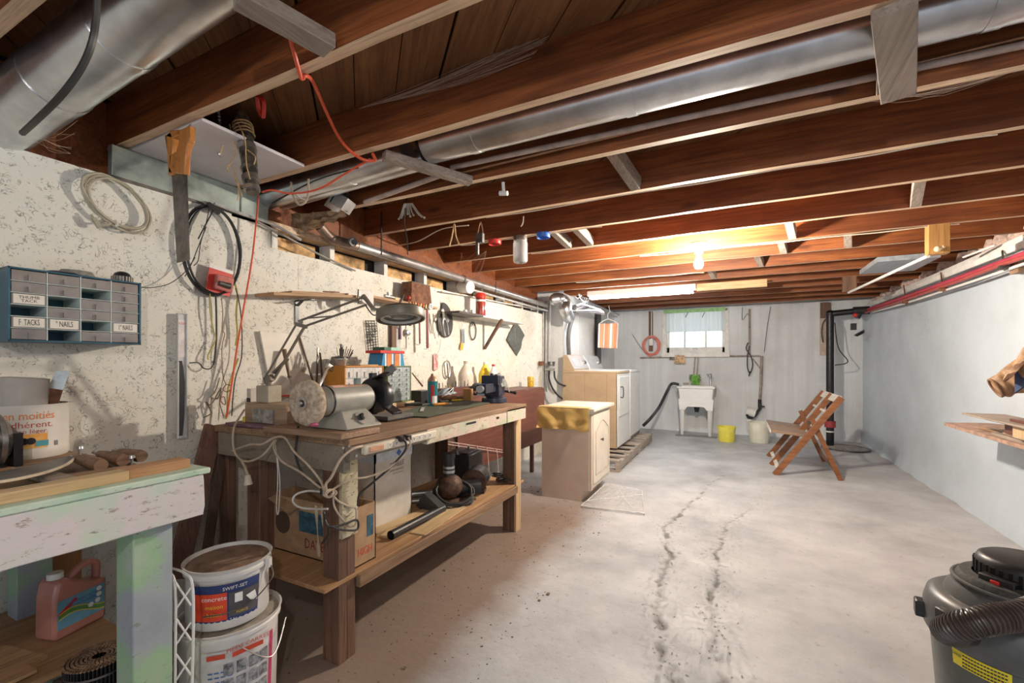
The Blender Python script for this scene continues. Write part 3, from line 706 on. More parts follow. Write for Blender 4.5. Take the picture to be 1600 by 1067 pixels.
mk('compound_stain',MB().sph((gx+.045,1.178,gz-.080),.014,8,(1,1.3,.6)),mat('pink_compound',(.45,.10,.20),.6),o,w=True)
mb=MB(); mb.lathe([(.03,0),(.082,0),(.086,.006),(.086,.05),(.082,.056),(.03,.056)],frame_m((gx,1.52,gz),(0,1,0),(0,0,1)),28,-170,120); 
mk('wheel_guard',mb,BLKM,t,w=True,bev=.001)
mk('grinding_wheel',MB().cyl((gx,1.535,gz),(gx,1.56,gz),.076,n=32),DSTEEL,t,w=True)
mk('tool_rest',MB().box((gx+.10,1.545,gz-.055),(.07,.06,.012),ry=25),BLKM,t,w=True,bev=.002)
mk('eye_shield',MB().box((gx+.045,1.545,gz+.095),(.085,.07,.006),ry=-20).box((gx+.0,1.53,gz+.092),(.02,.03,.03)),BLKM,t,w=True)
mk('shield_window',MB().box((gx+.05,1.545,gz+.099),(.06,.05,.003),ry=-20),mat('greenish_glass',(.35,.42,.36),.15,0,.1,9,0,coat=.6),t,w=True)
mk('spark_guard',MB().box((gx+.085,1.55,gz+.12),(.05,.015,.03),ry=-40,rz=15),DSTEEL,t,w=True)
# purple board, stone block, dark box
tag(mk('painted_board',MB().bx(-2.12,-1.795,1.262,1.50,ZT,.918),mat('purple_stained_wood',(.20,.10,.14),.6,0,.3,8,.2),bev=.002),'flat purple-stained board under the wood block at bench end','board')
t=thing('wood_block','thick squared wood block carrying the arm lamp, bench left end','block',(-1.90,1.36,.918))
mk('block',MB().bx(-2.05,-1.76,1.31,1.41,.918,1.010),wood('block_x',(.32,.20,.12),(.52,.38,.25),'x'),t,w=True,bev=.004)
mk('steel_plate',MB().bx(-1.98,-1.84,1.300,1.309,.925,.985),mat('brushed_plate',(.40,.39,.37),.5,.6,.3,40,.3),t,w=True)
tag(mk('black_box',MB().bx(-1.745,-1.66,1.36,1.47,.918,1.0),BLK,bev=.003),'small black box between wood block and grinder','box')
# arm lamp
LM=mat('lamp_taupe',(.20,.17,.13),.42,.2,.08,12,.05)
bp=PY(420,596,1.36); D=bp.y*C_-bp.x*S_
t=thing('arm_lamp','grey-brown magnifier lamp on a jointed arm above the grinder','lamp',(bp.x,1.36,1.010))
mk('base_clamp',MB().box((bp.x,1.36,1.050),(.085,.07,.079)),mat('lamp_base',(.40,.35,.27),.45,0,.08,12,.05),t,w=True,bev=.004)
P=lambda px,py,dd=0: PD(px,py,D+dd)
piv=P(420,592)
mk('pivot',MB().cyl(V((bp.x,1.36,1.09)),V((bp.x,1.36,1.125)),.012,n=12).box((bp.x,1.36,1.118),(.05,.02,.03),ry=-20),LM,t,w=True)
mk('lower_arm',MB().beam(P(413,592),P(464,505),.007,.007,(0,1,0)).beam(P(427,594),P(476,510),.009,.009,(0,1,0)).beam(P(427,583),P(450,560),.010,.014,(0,1,0)),LM,t,w=True)
mk('elbow',MB().beam(P(462,506),P(480,511),.016,.014,(0,1,0)).cyl(P(470,503,-.012),P(470,503,.012),.010,n=12),LM,t,w=True)
mk('upper_arm',MB().beam(P(466,502),P(569,464),.008,.008,(0,1,0)).beam(P(478,509),P(573,476),.008,.008,(0,1,0)).beam(P(482,497),P(518,494),.006,.006,(0,1,0)),LM,t,w=True)
mk('head_bracket',MB().beam(P(567,461),P(583,482),.016,.012,(0,1,0)).beam(P(580,482),P(596,484),.012,.012,(0,1,0)).sph(P(568,464),.012),LM,t,w=True)
hc=P(626,492,.03); mt=V((.02,.0,0)); ax=V((-.16,.10,1)).normalized(); Mh=frame_m(hc,ax,(1,0,0))
o=mk('lamp_shade',MB().lathe([(.0,.034),(.060,.034),(.100,.028),(.112,.018),(.114,-.020),(.112,-.024),(.104,-.024),(.104,-.014),(.070,-.012),(.070,.026)],Mh,40),LM,t,w=True)
mk('ring_tube',MB().tube(ring(0,.088,.088,Mh@Matrix.Translation((0,0,-.013)),32),.009,8,True),mat('milky_tube',(.62,.62,.58),.3),o,w=True)
mk('magnifier_lens',MB().lathe([(0,.004),(.04,.001),(.069,-.006),(.04,-.012),(0,-.016)],Mh,28),mat('lens_glass',(.45,.48,.47),.05,0,.02,5,0,trans=.6),o,w=True)
mk('cord',MB().tube(cr([P(572,478),P(583,492),P(596,488),P(600,478)],6),.003,6),BLK,t,w=True)
# tube box, glue bottle behind lamp base
p=PX(396,618,-2.12); t=thing('tube_box','upright white tube carton behind the lamp base','box',(p.x,p.y,.918),-8)
mk('carton',MB().box((0,0,.075),(.04,.045,.15)),WCARD,t,bev=.002); mk('label_band',MB().bx(-.018,.018,-.024,-.0228,.085,.105),INKB,t)
p=PX(394,625,-2.06); tag(mk('tape_roll',MB().lathe([(.028,0),(.04,0),(.04,.022),(.028,.022),(.028,0)],TR(p.x,p.y,.918,0,0),20),YELP),'yellow tape roll beside the lamp base','tape')
# leaning white panel on wall
Mw=face((-2.285,0,0),(1,0,0))
def wp(px,py,X): q=PX(px,py,X); return (q.y,q.z)
t=thing('leaning_white_board','white board with slanted sides leaning on wall behind the arm lamp','panel',PX(455,616,-2.28))
mb=MB(); mb.prism([wp(405,517,-2.285),wp(466,523,-2.285),wp(492,617,-2.26),wp(430,622,-2.26)][::-1],0,.012,face((-2.29,0,0),(1,0,0)))
mk('panel',mb,mat('white_board',(.74,.69,.60),.5,0,.05,7,.1),t,w=True,bev=.001)
mk('edge_strip',MB().beam(PX(467,523,-2.272),PX(492,606,-2.272),.007,.010,(1,0,0)),WARMZ,t,w=True)
mk('red_edge',MB().beam(PX(432,619,-2.272),PX(492,616,-2.272),.008,.012,(1,0,0)),REDP,t,w=True)
mk('knob',MB().sph(PX(473,579,-2.27),.007,10),BRS,t,w=True)
t=thing('screwdriver','long screwdriver with brown handle leaning on the white panel','screwdriver',PX(455,618,-2.15))
a=PX(444,546,-2.25); b_=PX(452,588,-2.21); c=PX(457,618,-2.17)
mk('handle',MB().cyl(a,b_,.013,.008,10).cyl(b_,b_+(c-b_)*.08,.012,.006,10),mat('brown_handle',(.16,.09,.05),.4),t,w=True); mk('shank',MB().cyl(b_,c,.0035,n=8),STEEL,t,w=True)
for i,(p0,p1,l) in enumerate((((497,543),(494,606),'upright black file standing behind the grinder motor'),((500,551),(504,606),'second black file standing beside the first')))    :
    a,b_=PX(*p0,-2.2),PX(*p1,-2.16); tag(mk('file',MB().beam(a,b_,.012,.006,(1,0,0)),DSTEEL,bev=.001),l,'file')
# pliers pair open near grinder
t=thing('pipe_wrench','worn steel wrench leaning behind the grinder','wrench',PX(505,600,-2.05))
mk('handle',MB().beam(PX(515,571,-2.1),PX(499,603,-2.0),.012,.008,(1,0,0)),STEEL,t,w=True); mk('jaw',MB().beam(PX(511,571,-2.1),PX(520,577,-2.1),.03,.02,(1,0,0)),STEEL,t,w=True)
# ---- drawer cabinets
def drawers(name,label,cat,x0,x1,y0,y1,z0,z1,cols,rows,body,dm,front_t=.008,labels=None,missing=(),wi=.006):
    t=thing(name,label,cat,((x0+x1)/2,(y0+y1)/2,z0)); cx,cy=(x0+x1)/2,(y0+y1)/2; hx,hy=(x1-x0)/2,(y1-y0)/2; h=z1-z0
    mb=MB(); mb.bx(-hx,-hx+.004,-hy,hy,0,h).bx(-hx,hx,-hy,-hy+wi,0,h).bx(-hx,hx,hy-wi,hy,0,h).bx(-hx,hx,-hy,hy,0,wi).bx(-hx,hx,-hy,hy,h-wi,h)
    mk('case',mb,body,t,bev=.0008)
    mb=MB(); cw=(2*hy-2*wi)/cols; rh=(h-2*wi)/rows
    for i in range(1,cols): mb.bx(-hx+.004,hx-.002,-hy+wi+i*cw-.0015,-hy+wi+i*cw+.0015,wi,h-wi)
    for j in range(1,rows): mb.bx(-hx+.004,hx-.001,-hy+wi,hy-wi,wi+j*rh-.001,wi+j*rh+.001)
    mk('dividers',mb,mat(name+'_divider',(.60,.68,.66),.4,0,.05,8,.05),t)
    for j in range(rows):
        for i in range(cols):
            if (i,j) in missing: continue
            ya=-hy+wi+i*cw+.003; yb=ya+cw-.006; za=wi+(rows-1-j)*rh+.002; zb=za+rh-.005
            mb=MB(); mb.bx(hx-.006,hx-.003,ya,yb,za,zb).bx(hx-.06,hx-.006,ya,ya+.0015,za,zb).bx(hx-.06,hx-.006,yb-.0015,yb,za,zb).bx(hx-.06,hx-.006,ya,yb,za,za+.0015)
            o=mk('drawer',mb,dm,t)
            if not (labels and (i,j) in labels): mk('pull',MB().bx(hx-.003,hx+.004,(ya+yb)/2-.003,(ya+yb)/2+.003,za+.003,za+(zb-za)*.6),dm,o)
            if labels and (i,j) in labels:
                tx=labels[(i,j)]; mk('paper_label',MB().bx(hx-.003,hx-.0015,ya+.004,yb-.004,za+.002,zb-.001),mat('paper',(.78,.74,.66),.7,0,.04,9,.05),o)
                if tx:
                    mb=MB()
                    ls=tx.split('\n'); sz=(zb-za)*.62/len(ls)
                    for q,s_ in enumerate(ls): mb.text(s_,sz*1.3,face((hx-.001,(ya+yb)/2,(za+zb)/2+((len(ls)-1)/2-q)*sz*1.15),(1,0,0),roll=2),min(1.1,(yb-ya-.012)/(sz*1.3*.72*max(len(s_),1))))
                    mk('handwriting',mb,INKB,o)
    return t
TEAL=mat('teal_painted_metal',(.045,.13,.19),.4,.2,.1,12,.1)
SMOKE=mat('smoky_drawer',(.27,.24,.23),.15,0,.08,14,.05,coat=.8)
d=drawers('drawer_organiser','blue metal small-parts organiser with clear drawers on left wall','organiser',-2.298,-2.15,.577,.947,1.268,1.517,4,6,TEAL,SMOKE,
  labels={(0,2):'THUMB\nTACK',(0,4):"F  TACKS",(1,4):'" NAILS',(3,4):'1" NAILS'},missing={(0,3),(1,2),(2,1),(2,4),(1,5)})
mb=MB(); mb.bx(.052,.074,-.185,-.170,0,.249)
d=drawers('orange_cabinet','orange small-parts cabinet with paper-labelled drawers behind grinder','cabinet',-2.16,-2.0,1.86,2.175,ZT,1.175,5,4,mat('orange_plastic_case',(.62,.25,.03),.45,0,.08,12,.05),mat('pale_label_drawer',(.66,.62,.60),.4,0,.15,30,.05),missing={(1,1)},wi=.008)
d=drawers('green_cabinet','green small-parts cabinet with grey drawers under the striped box','cabinet',-2.12,-1.98,2.19,2.42,.935,1.172,3,7,mat('green_painted_metal',(.14,.22,.08),.45,.1,.1,12,.1),mat('grey_drawer',(.42,.47,.48),.3,0,.2,40,.1,coat=.3))
tag(mk('wood_riser',MB().bx(-2.14,-1.96,2.19,2.43,ZT,.934),PINEY,bev=.002),'wood riser under the green cabinet','board')
# on orange cabinet: tin with bits, dark cap, thin frame
t=thing('drill_bit_tin','round tin bristling with drill bits on orange cabinet','tin',(-2.10,1.93,1.176))
mk('tin',MB().lathe([(0,0),(.030,0),(.040,.038),(.043,.038),(.043,.042),(.038,.042),(.028,.003),(0,.003)],None,20),STEEL,t)
for k in range(22):
    a=random.uniform(0,6.28); r=random.uniform(.002,.03); l=random.uniform(.06,.13); e=V((r*math.cos(a)*2.0,r*math.sin(a)*2.0+.01,l))
    mk('drill_bit',MB().cyl((r*math.cos(a)*.7,r*math.sin(a)*.7,.006),e,random.choice((.0014,.002,.0026)),n=6),DSTEEL,t)
tag(mk('round_lid',MB().cyl((-2.22,1.96,1.176),(-2.20,1.96,1.182),.001).lathe([(0,.06),(.05,.05),(.062,.0),(.055,0)],TR(-2.215,2.02,1.18),18),DSTEEL),'dark round lid behind the bit tin','lid')
# cover between wall and cabinets
tag(mk('orange_lath',MB().bx(-2.12,-2.02,2.0,2.15,1.176,1.182),PINEY),'thin orange strip lying on the orange cabinet','strip')
t=thing('striped_box','red box with blue and orange stripes on the green cabinet','box',(-2.07,2.28,1.172),4)
mb=MB(); mb.prism([(-.12,0),(.12,0),(.10,.085),(-.10,.085)],-.055,.055,face((0,0,0),(1,0,0)))
mk('box_body',mb,mat('blue_card',(.03,.25,.48),.4,0,.05,9,.05),t)
for y in (-.045,.035): mk('stripe',MB().bx(.0545,.0565,y-.022,y+.022,.0,.08),mat('orange_card',(.78,.22,.04),.4),t)
for y in (-.08,-.01,.07): mk('stripe',MB().bx(.0545,.056,y-.006,y+.006,.0,.08),INKW,t)
mk('lid',MB().bx(-.06,.06,-.135,.115,.082,.100),REDP,t,bev=.001); mk('top_box',MB().bx(-.05,.045,-.08,.02,.101,.122),mat('dark_green_card',(.03,.12,.07),.5),t); mk('mint_panel',MB().bx(-.05,.046,-.012,.09,.101,.122),mat('mint_card',(.33,.60,.50),.5),t)
# white angled tool on wall above box, spatula
t=thing('putty_knife','steel putty knife hanging behind the striped box','putty knife',PX(628,540,-2.28))
mk('blade',MB().prism([wp(618,515,-2.27),wp(630,512,-2.27),wp(627,556,-2.27),wp(617,550,-2.27)],0,.003,face((-2.288,0,0),(1,0,0))),STEEL,t,w=True)
mk('handle',MB().beam(PX(625,508,-2.28),PX(625,530,-2.28),.018,.012,(1,0,0)),mat('purple_handle',(.12,.04,.10),.4),t,w=True)
tag(mk('hanging_batten',MB().bx(-2.297,-2.27,PX(611,0,-2.28).y,PX(618,0,-2.28).y,PX(614,548,-2.28).z,PX(614,500,-2.28).z),WARMZ,bev=.001),'short brown batten on wall behind lamp head','batten')
# mounted sprue panel (black fret pattern)
t=thing('wire_fret','black openwork plastic frame of small parts hanging on wall','frame',PX(583,547,-2.29)); mb=MB()
q=[wp(571,501,-2.285),wp(589,501,-2.285),wp(592,546,-2.285),wp(576,549,-2.285)]
def bil(u,v): a=V(q[0])*(1-u)+V(q[1])*u; b_=V(q[3])*(1-u)+V(q[2])*u; c=a*(1-v)+b_*v; return V((-2.288,c[0],c[1]))
for k in range(5): mb.tube([bil(k/4,0),bil(k/4,1)],.0022,5)
for k in range(12): mb.tube([bil(0,k/11),bil(1,k/11)],.002,5)
for k in range(22): u,v=random.random()*.9,random.random()*.9; mb.tube([bil(u,v),bil(u+.12,v+.06),bil(u+.02,v+.1)],.0025,5)
mk('fret',mb,BLK,t,w=True)
# ---- shelf 1 with bracket
yA,yB=PX(425,455,-2.15).y,PX(665,480,-2.15).y
zsh=PX(480,458,-2.12).z
t=thing('wall_shelf','plank wall shelf on black iron bracket above the arm lamp','shelf',(-2.2,(yA+yB)/2,zsh))
sa,sb=PX(428,458,-2.14),PX(560,458,-2.14); mk('shelf_board',MB().beam((-2.218,sa.y,1.553),(-2.218,sb.y,1.612),.155,.016),PLYY,t,w=True,bev=.001)
mk('shelf_board',MB().beam((-2.238,PX(456,455,-2.18).y,1.582),(-2.238,PX(545,455,-2.18).y,1.622),.115,.014),PLYY,t,w=True,bev=.001); zsh=1.556
y=PX(462,480,-2.29).y; mk('bracket',MB().bx(-2.297,-2.293,y,y+.025,zsh-.14,zsh).bx(-2.293,-2.16,y,y+.025,zsh-.004,zsh).beam((-2.292,y+.0125,zsh-.03),(-2.25,y+.0125,zsh-.003),.02,.004,(1,0,0)),BLKM,t,w=True)
zsh=1.622; y=PX(640,480,-2.29).y; mk('bracket',MB().bx(-2.297,-2.293,y,y+.025,zsh-.14,zsh).bx(-2.293,-2.16,y,y+.025,zsh-.004,zsh),BLKM,t,w=True)
def onsh(px,X=-2.2): return PX(px,470,X).y
tag(mk('masonry_chisel',MB().beam((-2.20,onsh(505),1.618),(-2.2,onsh(530),1.630),.008,.006),RUST),'small rusty tool lying on shelf board','tool')
t=thing('rusty_can','square rusty tin can at the right end of the plank shelf','can',(-2.22,onsh(655,-2.22),zsh+.017))
a,b_=onsh(640,-2.18)-.0,onsh(673,-2.18); hh=PX(655,443,-2.18).z-zsh-.017
M0=ROOTM[t.name]; cy=(a+b_)/2-M0.translation.y; wy=(b_-a)/2
mb=MB(); mb.add([V((sx*.055*k,cy+sy*wy*k,z)) for z,k in ((0,1.0),(hh,.86)) for sx,sy in ((-1,-1),(1,-1),(1,1),(-1,1))],[(3,2,1,0),(4,5,6,7),(0,1,5,4),(1,2,6,5),(2,3,7,6),(3,0,4,7)])
mk('can_body',mb,RUST,t,bev=.003); mk('rim',MB().tube([V((sx*.048,cy+sy*wy*.87,hh)) for sx,sy in ((-1,-1),(1,-1),(1,1),(-1,1))],.003,6,True),DSTEEL,t)
mk('shelf_board',MB().bx(-2.295,-2.15,onsh(568),onsh(676),zsh,zsh+.016),PLYY,bpy.data.objects['wall_shelf'],w=True,bev=.001)
# odds on shelf: gauge, red ball, clamp jaws, bolts
y=onsh(671,-2.14); t=thing('pressure_gauge','round pressure gauge with silver rim at shelf edge','gauge',(-2.14,y,zsh-.01))
mk('gauge_case',MB().cyl((-2.15,y,zsh+.006),(-2.125,y,zsh+.006),.026,n=24),STEEL,t,w=True); mk('dial',MB().cyl((-2.1255,y,zsh+.006),(-2.124,y,zsh+.006),.021,n=24),mat('dial_blue',(.45,.52,.58),.3),t,w=True)
mk('needle',MB().box((-2.1235,y,zsh+.01),(.001,.003,.026),rx=30),INKB,t,w=True)
y=onsh(638,-2.15); tag(mk('red_ball',MB().sph((-2.15,y,zsh+.045),.020,14).cyl((-2.15,y,zsh+.017),(-2.15,y,zsh+.04),.006),mat('dark_red_ball',(.38,.04,.03),.2,coat=.5)),'shiny dark red ball knob on plank shelf','knob')
t=thing('paint_scraper','black scraper lever standing tilted beside red knob','scraper',(-2.14,onsh(628,-2.14),zsh+.017))
mk('blade',MB().beam(PX(622,480,-2.14),PX(632,460,-2.15),.012,.006,(1,0,0)),BLKM,t,w=True); mk('knob',MB().sph(PX(626,478,-2.14),.014,10).sph(PX(632,482,-2.14),.010,8),STEEL,t,w=True)
t=thing('brass_fitting','brass and steel fittings heaped on plank shelf','fitting',(-2.16,onsh(600),zsh+.017)); 
mk('tee',MB().cyl((-2.16,onsh(594),zsh+.03),(-2.16,onsh(608),zsh+.03),.012,n=12).cyl((-2.16,onsh(600),zsh+.03),(-2.16,onsh(600),zsh+.06),.011,n=12),STEEL,t,w=True)
tag(mk('wood_wedge',MB().beam((-2.17,onsh(610),zsh+.026),(-2.17,onsh(622),zsh+.026),.03,.018),PINEY),'pine wedge on plank shelf beside the fittings','wedge')
for k in range(7):
    y=onsh(640+k*4.2,-2.145); tag(mk('driver_bit',MB().cyl((-2.145,y,zsh-.012),(-2.145,y+.006,zsh+.022),.0045,n=8),REDP if k%2 else BRS),('small red bit' if k%2 else 'small brass bit')+' in the row along shelf front edge','bit','bits along the shelf edge')
# folded white paper triangle on shelf
t=thing('paper_sheet','folded white paper hanging over the shelf behind lamp joint','paper',PX(580,470,-2.12))
mb=MB(); mb.prism([wp(563,452,-2.13),wp(575,451,-2.13),wp(584,462,-2.13),wp(584,482,-2.13),wp(566,471,-2.13)],0,.001,face((-2.133,0,0),(1,0,0))); mk('sheet',mb,mat('white_paper',(.72,.68,.66),.6),t,w=True)
# pliers hanging at shelf front
def pliers(px,py,X,l,label,m=DSTEEL,g=None,rollv=0,open_=.25):
    M=wallM(px,py,X,rollv); t=thing('pliers',label,'pliers',PX(px,py,X)); 
    mb=MB(); mb.tube(cr([M@V((-.004,.0,0)),M@V((-.2*l*open_*2,-.35*l,0)),M@V((-.22*l*open_,-l,0))],6),.006,6)
    mk('handle',mb,g or m,t,w=True)
    mb=MB(); mb.tube(cr([M@V((.004,.0,0)),M@V((.2*l*open_*2,-.35*l,0)),M@V((.28*l*open_+.01,-l,0))],6),.006,6); mk('handle',mb,g or m,t,w=True)
    mk('jaws',MB().cyl(M@V((0,0,-.004)),M@V((0,0,.006)),.014,n=12).beam(M@V((-.006,0,0)),M@V((-.002,.055,0)),.008,.012,(1,0,0)).beam(M@V((.006,0,0)),M@V((.002,.055,0)),.008,.012,(1,0,0)),m,t,w=True); return t
pliers(561,466,-2.12,.035,'tiny pliers hanging at shelf edge near the lamp joint',DSTEEL)
pliers(686,497,-2.22,.11,'black-handled pliers hanging left of the disc',DSTEEL,None,8)
pliers(694,497,-2.21,.15,'large steel pliers spread open over the dark disc',STEEL,None,14,.5)
# fan shaped dark disc
t=thing('saw_blade_guard','dark half-moon metal disc hanging on wall beyond shelf','disc',PX(695,520,-2.28))
M=wallM(694,500,-2.285,20)
mb=MB(); pts=[(.12*math.cos(R(a)),.155*math.sin(R(a))) for a in range(-160,90,10)]+[(-.03,.06),(-.10,.02)]
mb.prism(pts,0,.008,M); mk('disc',mb,mat('matt_black_disc',(.05,.045,.042),.6,0,.2,14,.2),t,w=True,bev=.001)
mk('white_bracket',MB().beam(M@V((-.03,.10,.02)),M@V((.03,-.02,.02)),.03,.012,(1,0,0)),STEEL,t,w=True)
# dark red straps
for (px,y0,y1,w_,l) in ((656,481,537,.014,'narrow dark red strap clamp hanging below plank shelf'),(668,479,544,.026,'wide dark red strap hanging below the gauge')):
    p0=PX(px-1,y0,-2.2); p1=PX(px,y1,-2.2); t=thing('wrench_strap',l,'strap',p1)
    mk('strap',MB().beam(p0,p1,w_,.006,(1,0,0)),mat('dark_red_rubber',(.17,.02,.022),.45),t,w=True,bev=.001)
    mk('hook',MB().tube(cr([p1,p1+V((0,-.01,-.008)),p1+V((0,-.045,-.006))],4),.002,5),DSTEEL,t,w=True)
# chrome reflector under lamp
t=thing('chrome_reflector','shiny chrome bracket hanging on wall under lamp head','bracket',PX(628,545,-2.27))
mk('reflector',MB().lathe([(0,.03),(.02,.025),(.03,0),(.025,0)],face(PX(635,520,-2.29),(1,0,0)),18),GALV,t,w=True)
# grinding discs/red tape on wall etc
t=thing('hanging_tag','red and white hardware card hanging below the wide strap','card',PX(682,560,-2.28))
M=wallM(681,566,-2.285); mk('card',MB().box((0,0,0),(.06,.13,.002),M),mat('red_white_card',(.66,.10,.10),.5,0,.5,30,.05,c2=(.78,.70,.66)),t,w=True); mk('wire',MB().tube(ring(1,.03,.075,M@Matrix.Translation((-.03,.0,.006)),16),.0018,5,True),STEEL,t,w=True)
mk('wire_hook',MB().tube(cr([M@V((0,.06,.003)),M@V((.03,.10,.01)),M@V((.05,.16,.01)),M@V((.055,.2,.01))],5),.0016,5),STEEL,t,w=True)
t=thing('key_tags','loose wire ring with silver strip and yellow tag on wall','tag',PX(723,556,-2.29))
M=wallM(722,507,-2.285); mk('wire_ring',MB().tube(ring(3,.028,.05,M,16),.002,5,True).tube(ring(3,.016,.03,M@Matrix.Translation((.01,.02,.005)),12),.0018,5,True),STEEL,t,w=True)
mk('metal_strip',MB().box((.012,-.11,.004),(.045,.13,.003),M,rz=4),GALV,t,w=True); mk('paper_tag',MB().box((-.012,-.205,.006),(.045,.065,.002),M,rz=-25),mat('ochre_tag',(.75,.42,.04),.5),t,w=True)
M=wallM(739,517,-2.285); tag(mk('rubber_belt',MB().tube(ring(5,.058,.085,M,28),.0055,7,True).tube(cr([M@V((-.035,.04,.004)),M@V((.0,.075,.006)),M@V((.03,.05,.004))],5),.004,6),BLK),'round black rubber belt hanging below second shelf','belt')
M=wallM(699,577,-2.28); tag(mk('oval_ring',MB().tube(ring(5,.042,.075,M,24),.006,7,True),STEEL),'oval steel hoop standing on bench against the wall','ring')
mb=MB().beam(M@V((-.02,.07,.006)),M@V((.005,-.08,.01)),.006,.004,(1,0,0)); tag(mk('metal_ruler',mb,DSTEEL),'thin blade leaning across the oval hoop','blade')
# ---- second shelf
X2=-2.08; zs2=PX(770,498,X2).z
t=thing('white_shelf','white painted wall shelf with dark end and wooden strut','shelf',(-2.2,3.9,zs2))
mk('shelf_board',MB().bx(-2.296,X2,PX(757,490,X2).y-.02,PX(819,500,X2).y,zs2,zs2+.016),mat('shelf_white',(.55,.55,.53),.5),t,w=True,bev=.001)
mk('shelf_board',MB().bx(-2.296,X2,PX(718,490,X2).y,PX(757,490,X2).y-.02,zs2+.002,zs2+.02),mat('shelf_dark',(.07,.05,.045),.5),t,w=True,bev=.001)
mk('strut',MB().beam(PX(784,499,X2+.01),PX(757,545,-2.285),.02,.035,(0,1,0)),WARMZ,t,w=True)
y=PX(751,480,-2.15).y; t=thing('red_jar','jar with red lid and brown contents on the white shelf','jar',(-2.15,y,zs2+.018))
hh=PX(751,458,-2.15).z-zs2-.018
mk('glass',MB().lathe([(0,0),(.045,0),(.047,.01),(.047,hh*.72),(.042,hh*.78)],None,22),mat('jar_red_brown',(.32,.045,.03),.2,coat=.6),t)
mk('lid',MB().lathe([(.0,hh),(.040,hh),(.05,hh*.93),(.05,hh*.78),(0,hh*.78)],None,22),REDP,t); mk('label_band',MB().lathe([(.0485,hh*.62),(.0485,hh*.7)],None,22),INKW,t)
tag(mk('small_cup',MB().lathe([(0,0),(.018,0),(.022,.04),(.02,.04),(.016,.003)],TR(-2.15,PX(738,490,-2.15).y,zs2+.02),14),GALV),'small silver cup on the white shelf beside red jar','cup')
tag(mk('clear_cup',MB().lathe([(0,0),(.02,0),(.02,.03),(.018,.03)],TR(-2.15,PX(727,490,-2.15).y,zs2+.02),14),CLEAR),'little clear pot at dark end of white shelf','cup')
# grey diamond sandpaper
t=thing('sanding_cloth','grey cloth folded as a diamond hanging right of the strut','cloth',PX(808,555,-2.27)); mb=MB()
A_=[(807,502),(821,524),(810,556),(793,531)]
def dia(u,v):
    a=V(wp(*A_[0],-2.27))*(1-u)+V(wp(*A_[1],-2.27))*u; b_=V(wp(*A_[3],-2.27))*(1-u)+V(wp(*A_[2],-2.27))*u; c=a*(1-v)+b_*v
    return (-2.285+.02*math.sin(u*3.1)*math.sin(v*3.1)+.008*math.sin(8*v+3*u),c[0],c[1])
mb.surf(dia,12,12,.004); mk('cloth',mb,mat('dark_grey_cloth',(.11,.12,.11),.9,0,.2,50,.5),t,w=True); mk('fold',MB().tube([dia(0.05,.2),dia(.4,.62),dia(.5,.98)],.003,5),mat('light_piping',(.3,.3,.29),.8),t,w=True)
# ---- bottles
def bottle(name,label,px,X,h,r,m,capm,handle=False,z=ZT,sx=.75,py=610,neck=.3):
    y=PX(px,py,X).y; t=thing(name,label,'bottle',(X,y,z),-20)
    mk('bottle_body',MB().lathe([(0,0),(r*.95,0),(r,.01),(r,h*(.62-neck*.2)),(r*.9,h*.66),(r*.45,h*.84),(r*.27,h*.9),(r*.27,h*.94),(0,h*.94)],None,24,sx=sx,sy=1),m,t)
    mk('cap',MB().cyl((0,0,h*.93),(0,0,h),r*.3,n=16),capm,t)
    if handle: mk('handle',MB().tube(cr([(0,r*.35,h*.88),(0,r*.9,h*.80),(0,r*1.05,h*.62),(0,r*.95,h*.5)],6),r*.11,8),m,t)
    return t
MILKY=mat('milky_plastic',(.66,.58,.48),.35,0,.08,9,.05,coat=.2)
bottle('plastic_jug','tall milky jug with narrow neck standing at the wall','%d'%0 and 728 or 728,-2.16,.30,.075,MILKY,MILKY,z=ZT)
bottle('yellow_bottle','bright yellow detergent bottle between the two pale bottles',758,-2.16,.29,.07,YELP,WHT)
t=bottle('spray_bottle','white bottle with red cap and open loop handle',771,-2.05,.27,.05,WHT,REDP,True)
mk('label_patch',MB().box((.038,0,.07),(.003,.06,.06)),REDP,t)
y=PX(829,600,-2.12).y; t=thing('yellow_can','small yellow can standing at the drop-leaf table end','can',(-2.12,y,.913))
mk('can_body',MB().lathe([(0,0),(.035,0),(.037,.006),(.037,.105),(.032,.115),(0,.115)],None,20),mat('mustard_can',(.60,.38,.03),.4,0,.3,60,.1),t); mk('rim',MB().tube(ring(1,.036,.036,Matrix.Translation((0,0,.008)),16),.002,5,True),STEEL,t)
# spray can
X=-1.80; y=PX(676,600,X).y; t=thing('spray_can','teal aerosol can with domed top among bench clutter','spray can',(X,y,ZT))
mk('can_body',MB().cyl((0,0,.0),(0,0,.165),.034,n=24),mat('teal_can',(.02,.20,.24),.3,.3,.1,9,.05),t)
mk('dome',MB().lathe([(.034,.165),(.033,.172),(.024,.19),(.014,.20),(.011,.215),(0,.217)],None,20),mat('copper_top',(.45,.27,.18),.35,.4),t)
mk('label_patch',MB().lathe([(.0345,.03),(.0345,.14)],None,10,a0=-75,a1=-35),REDP,t); mk('label_patch',MB().lathe([(.0346,.02),(.0346,.07)],None,10,a0=-60,a1=0),INKW,t)
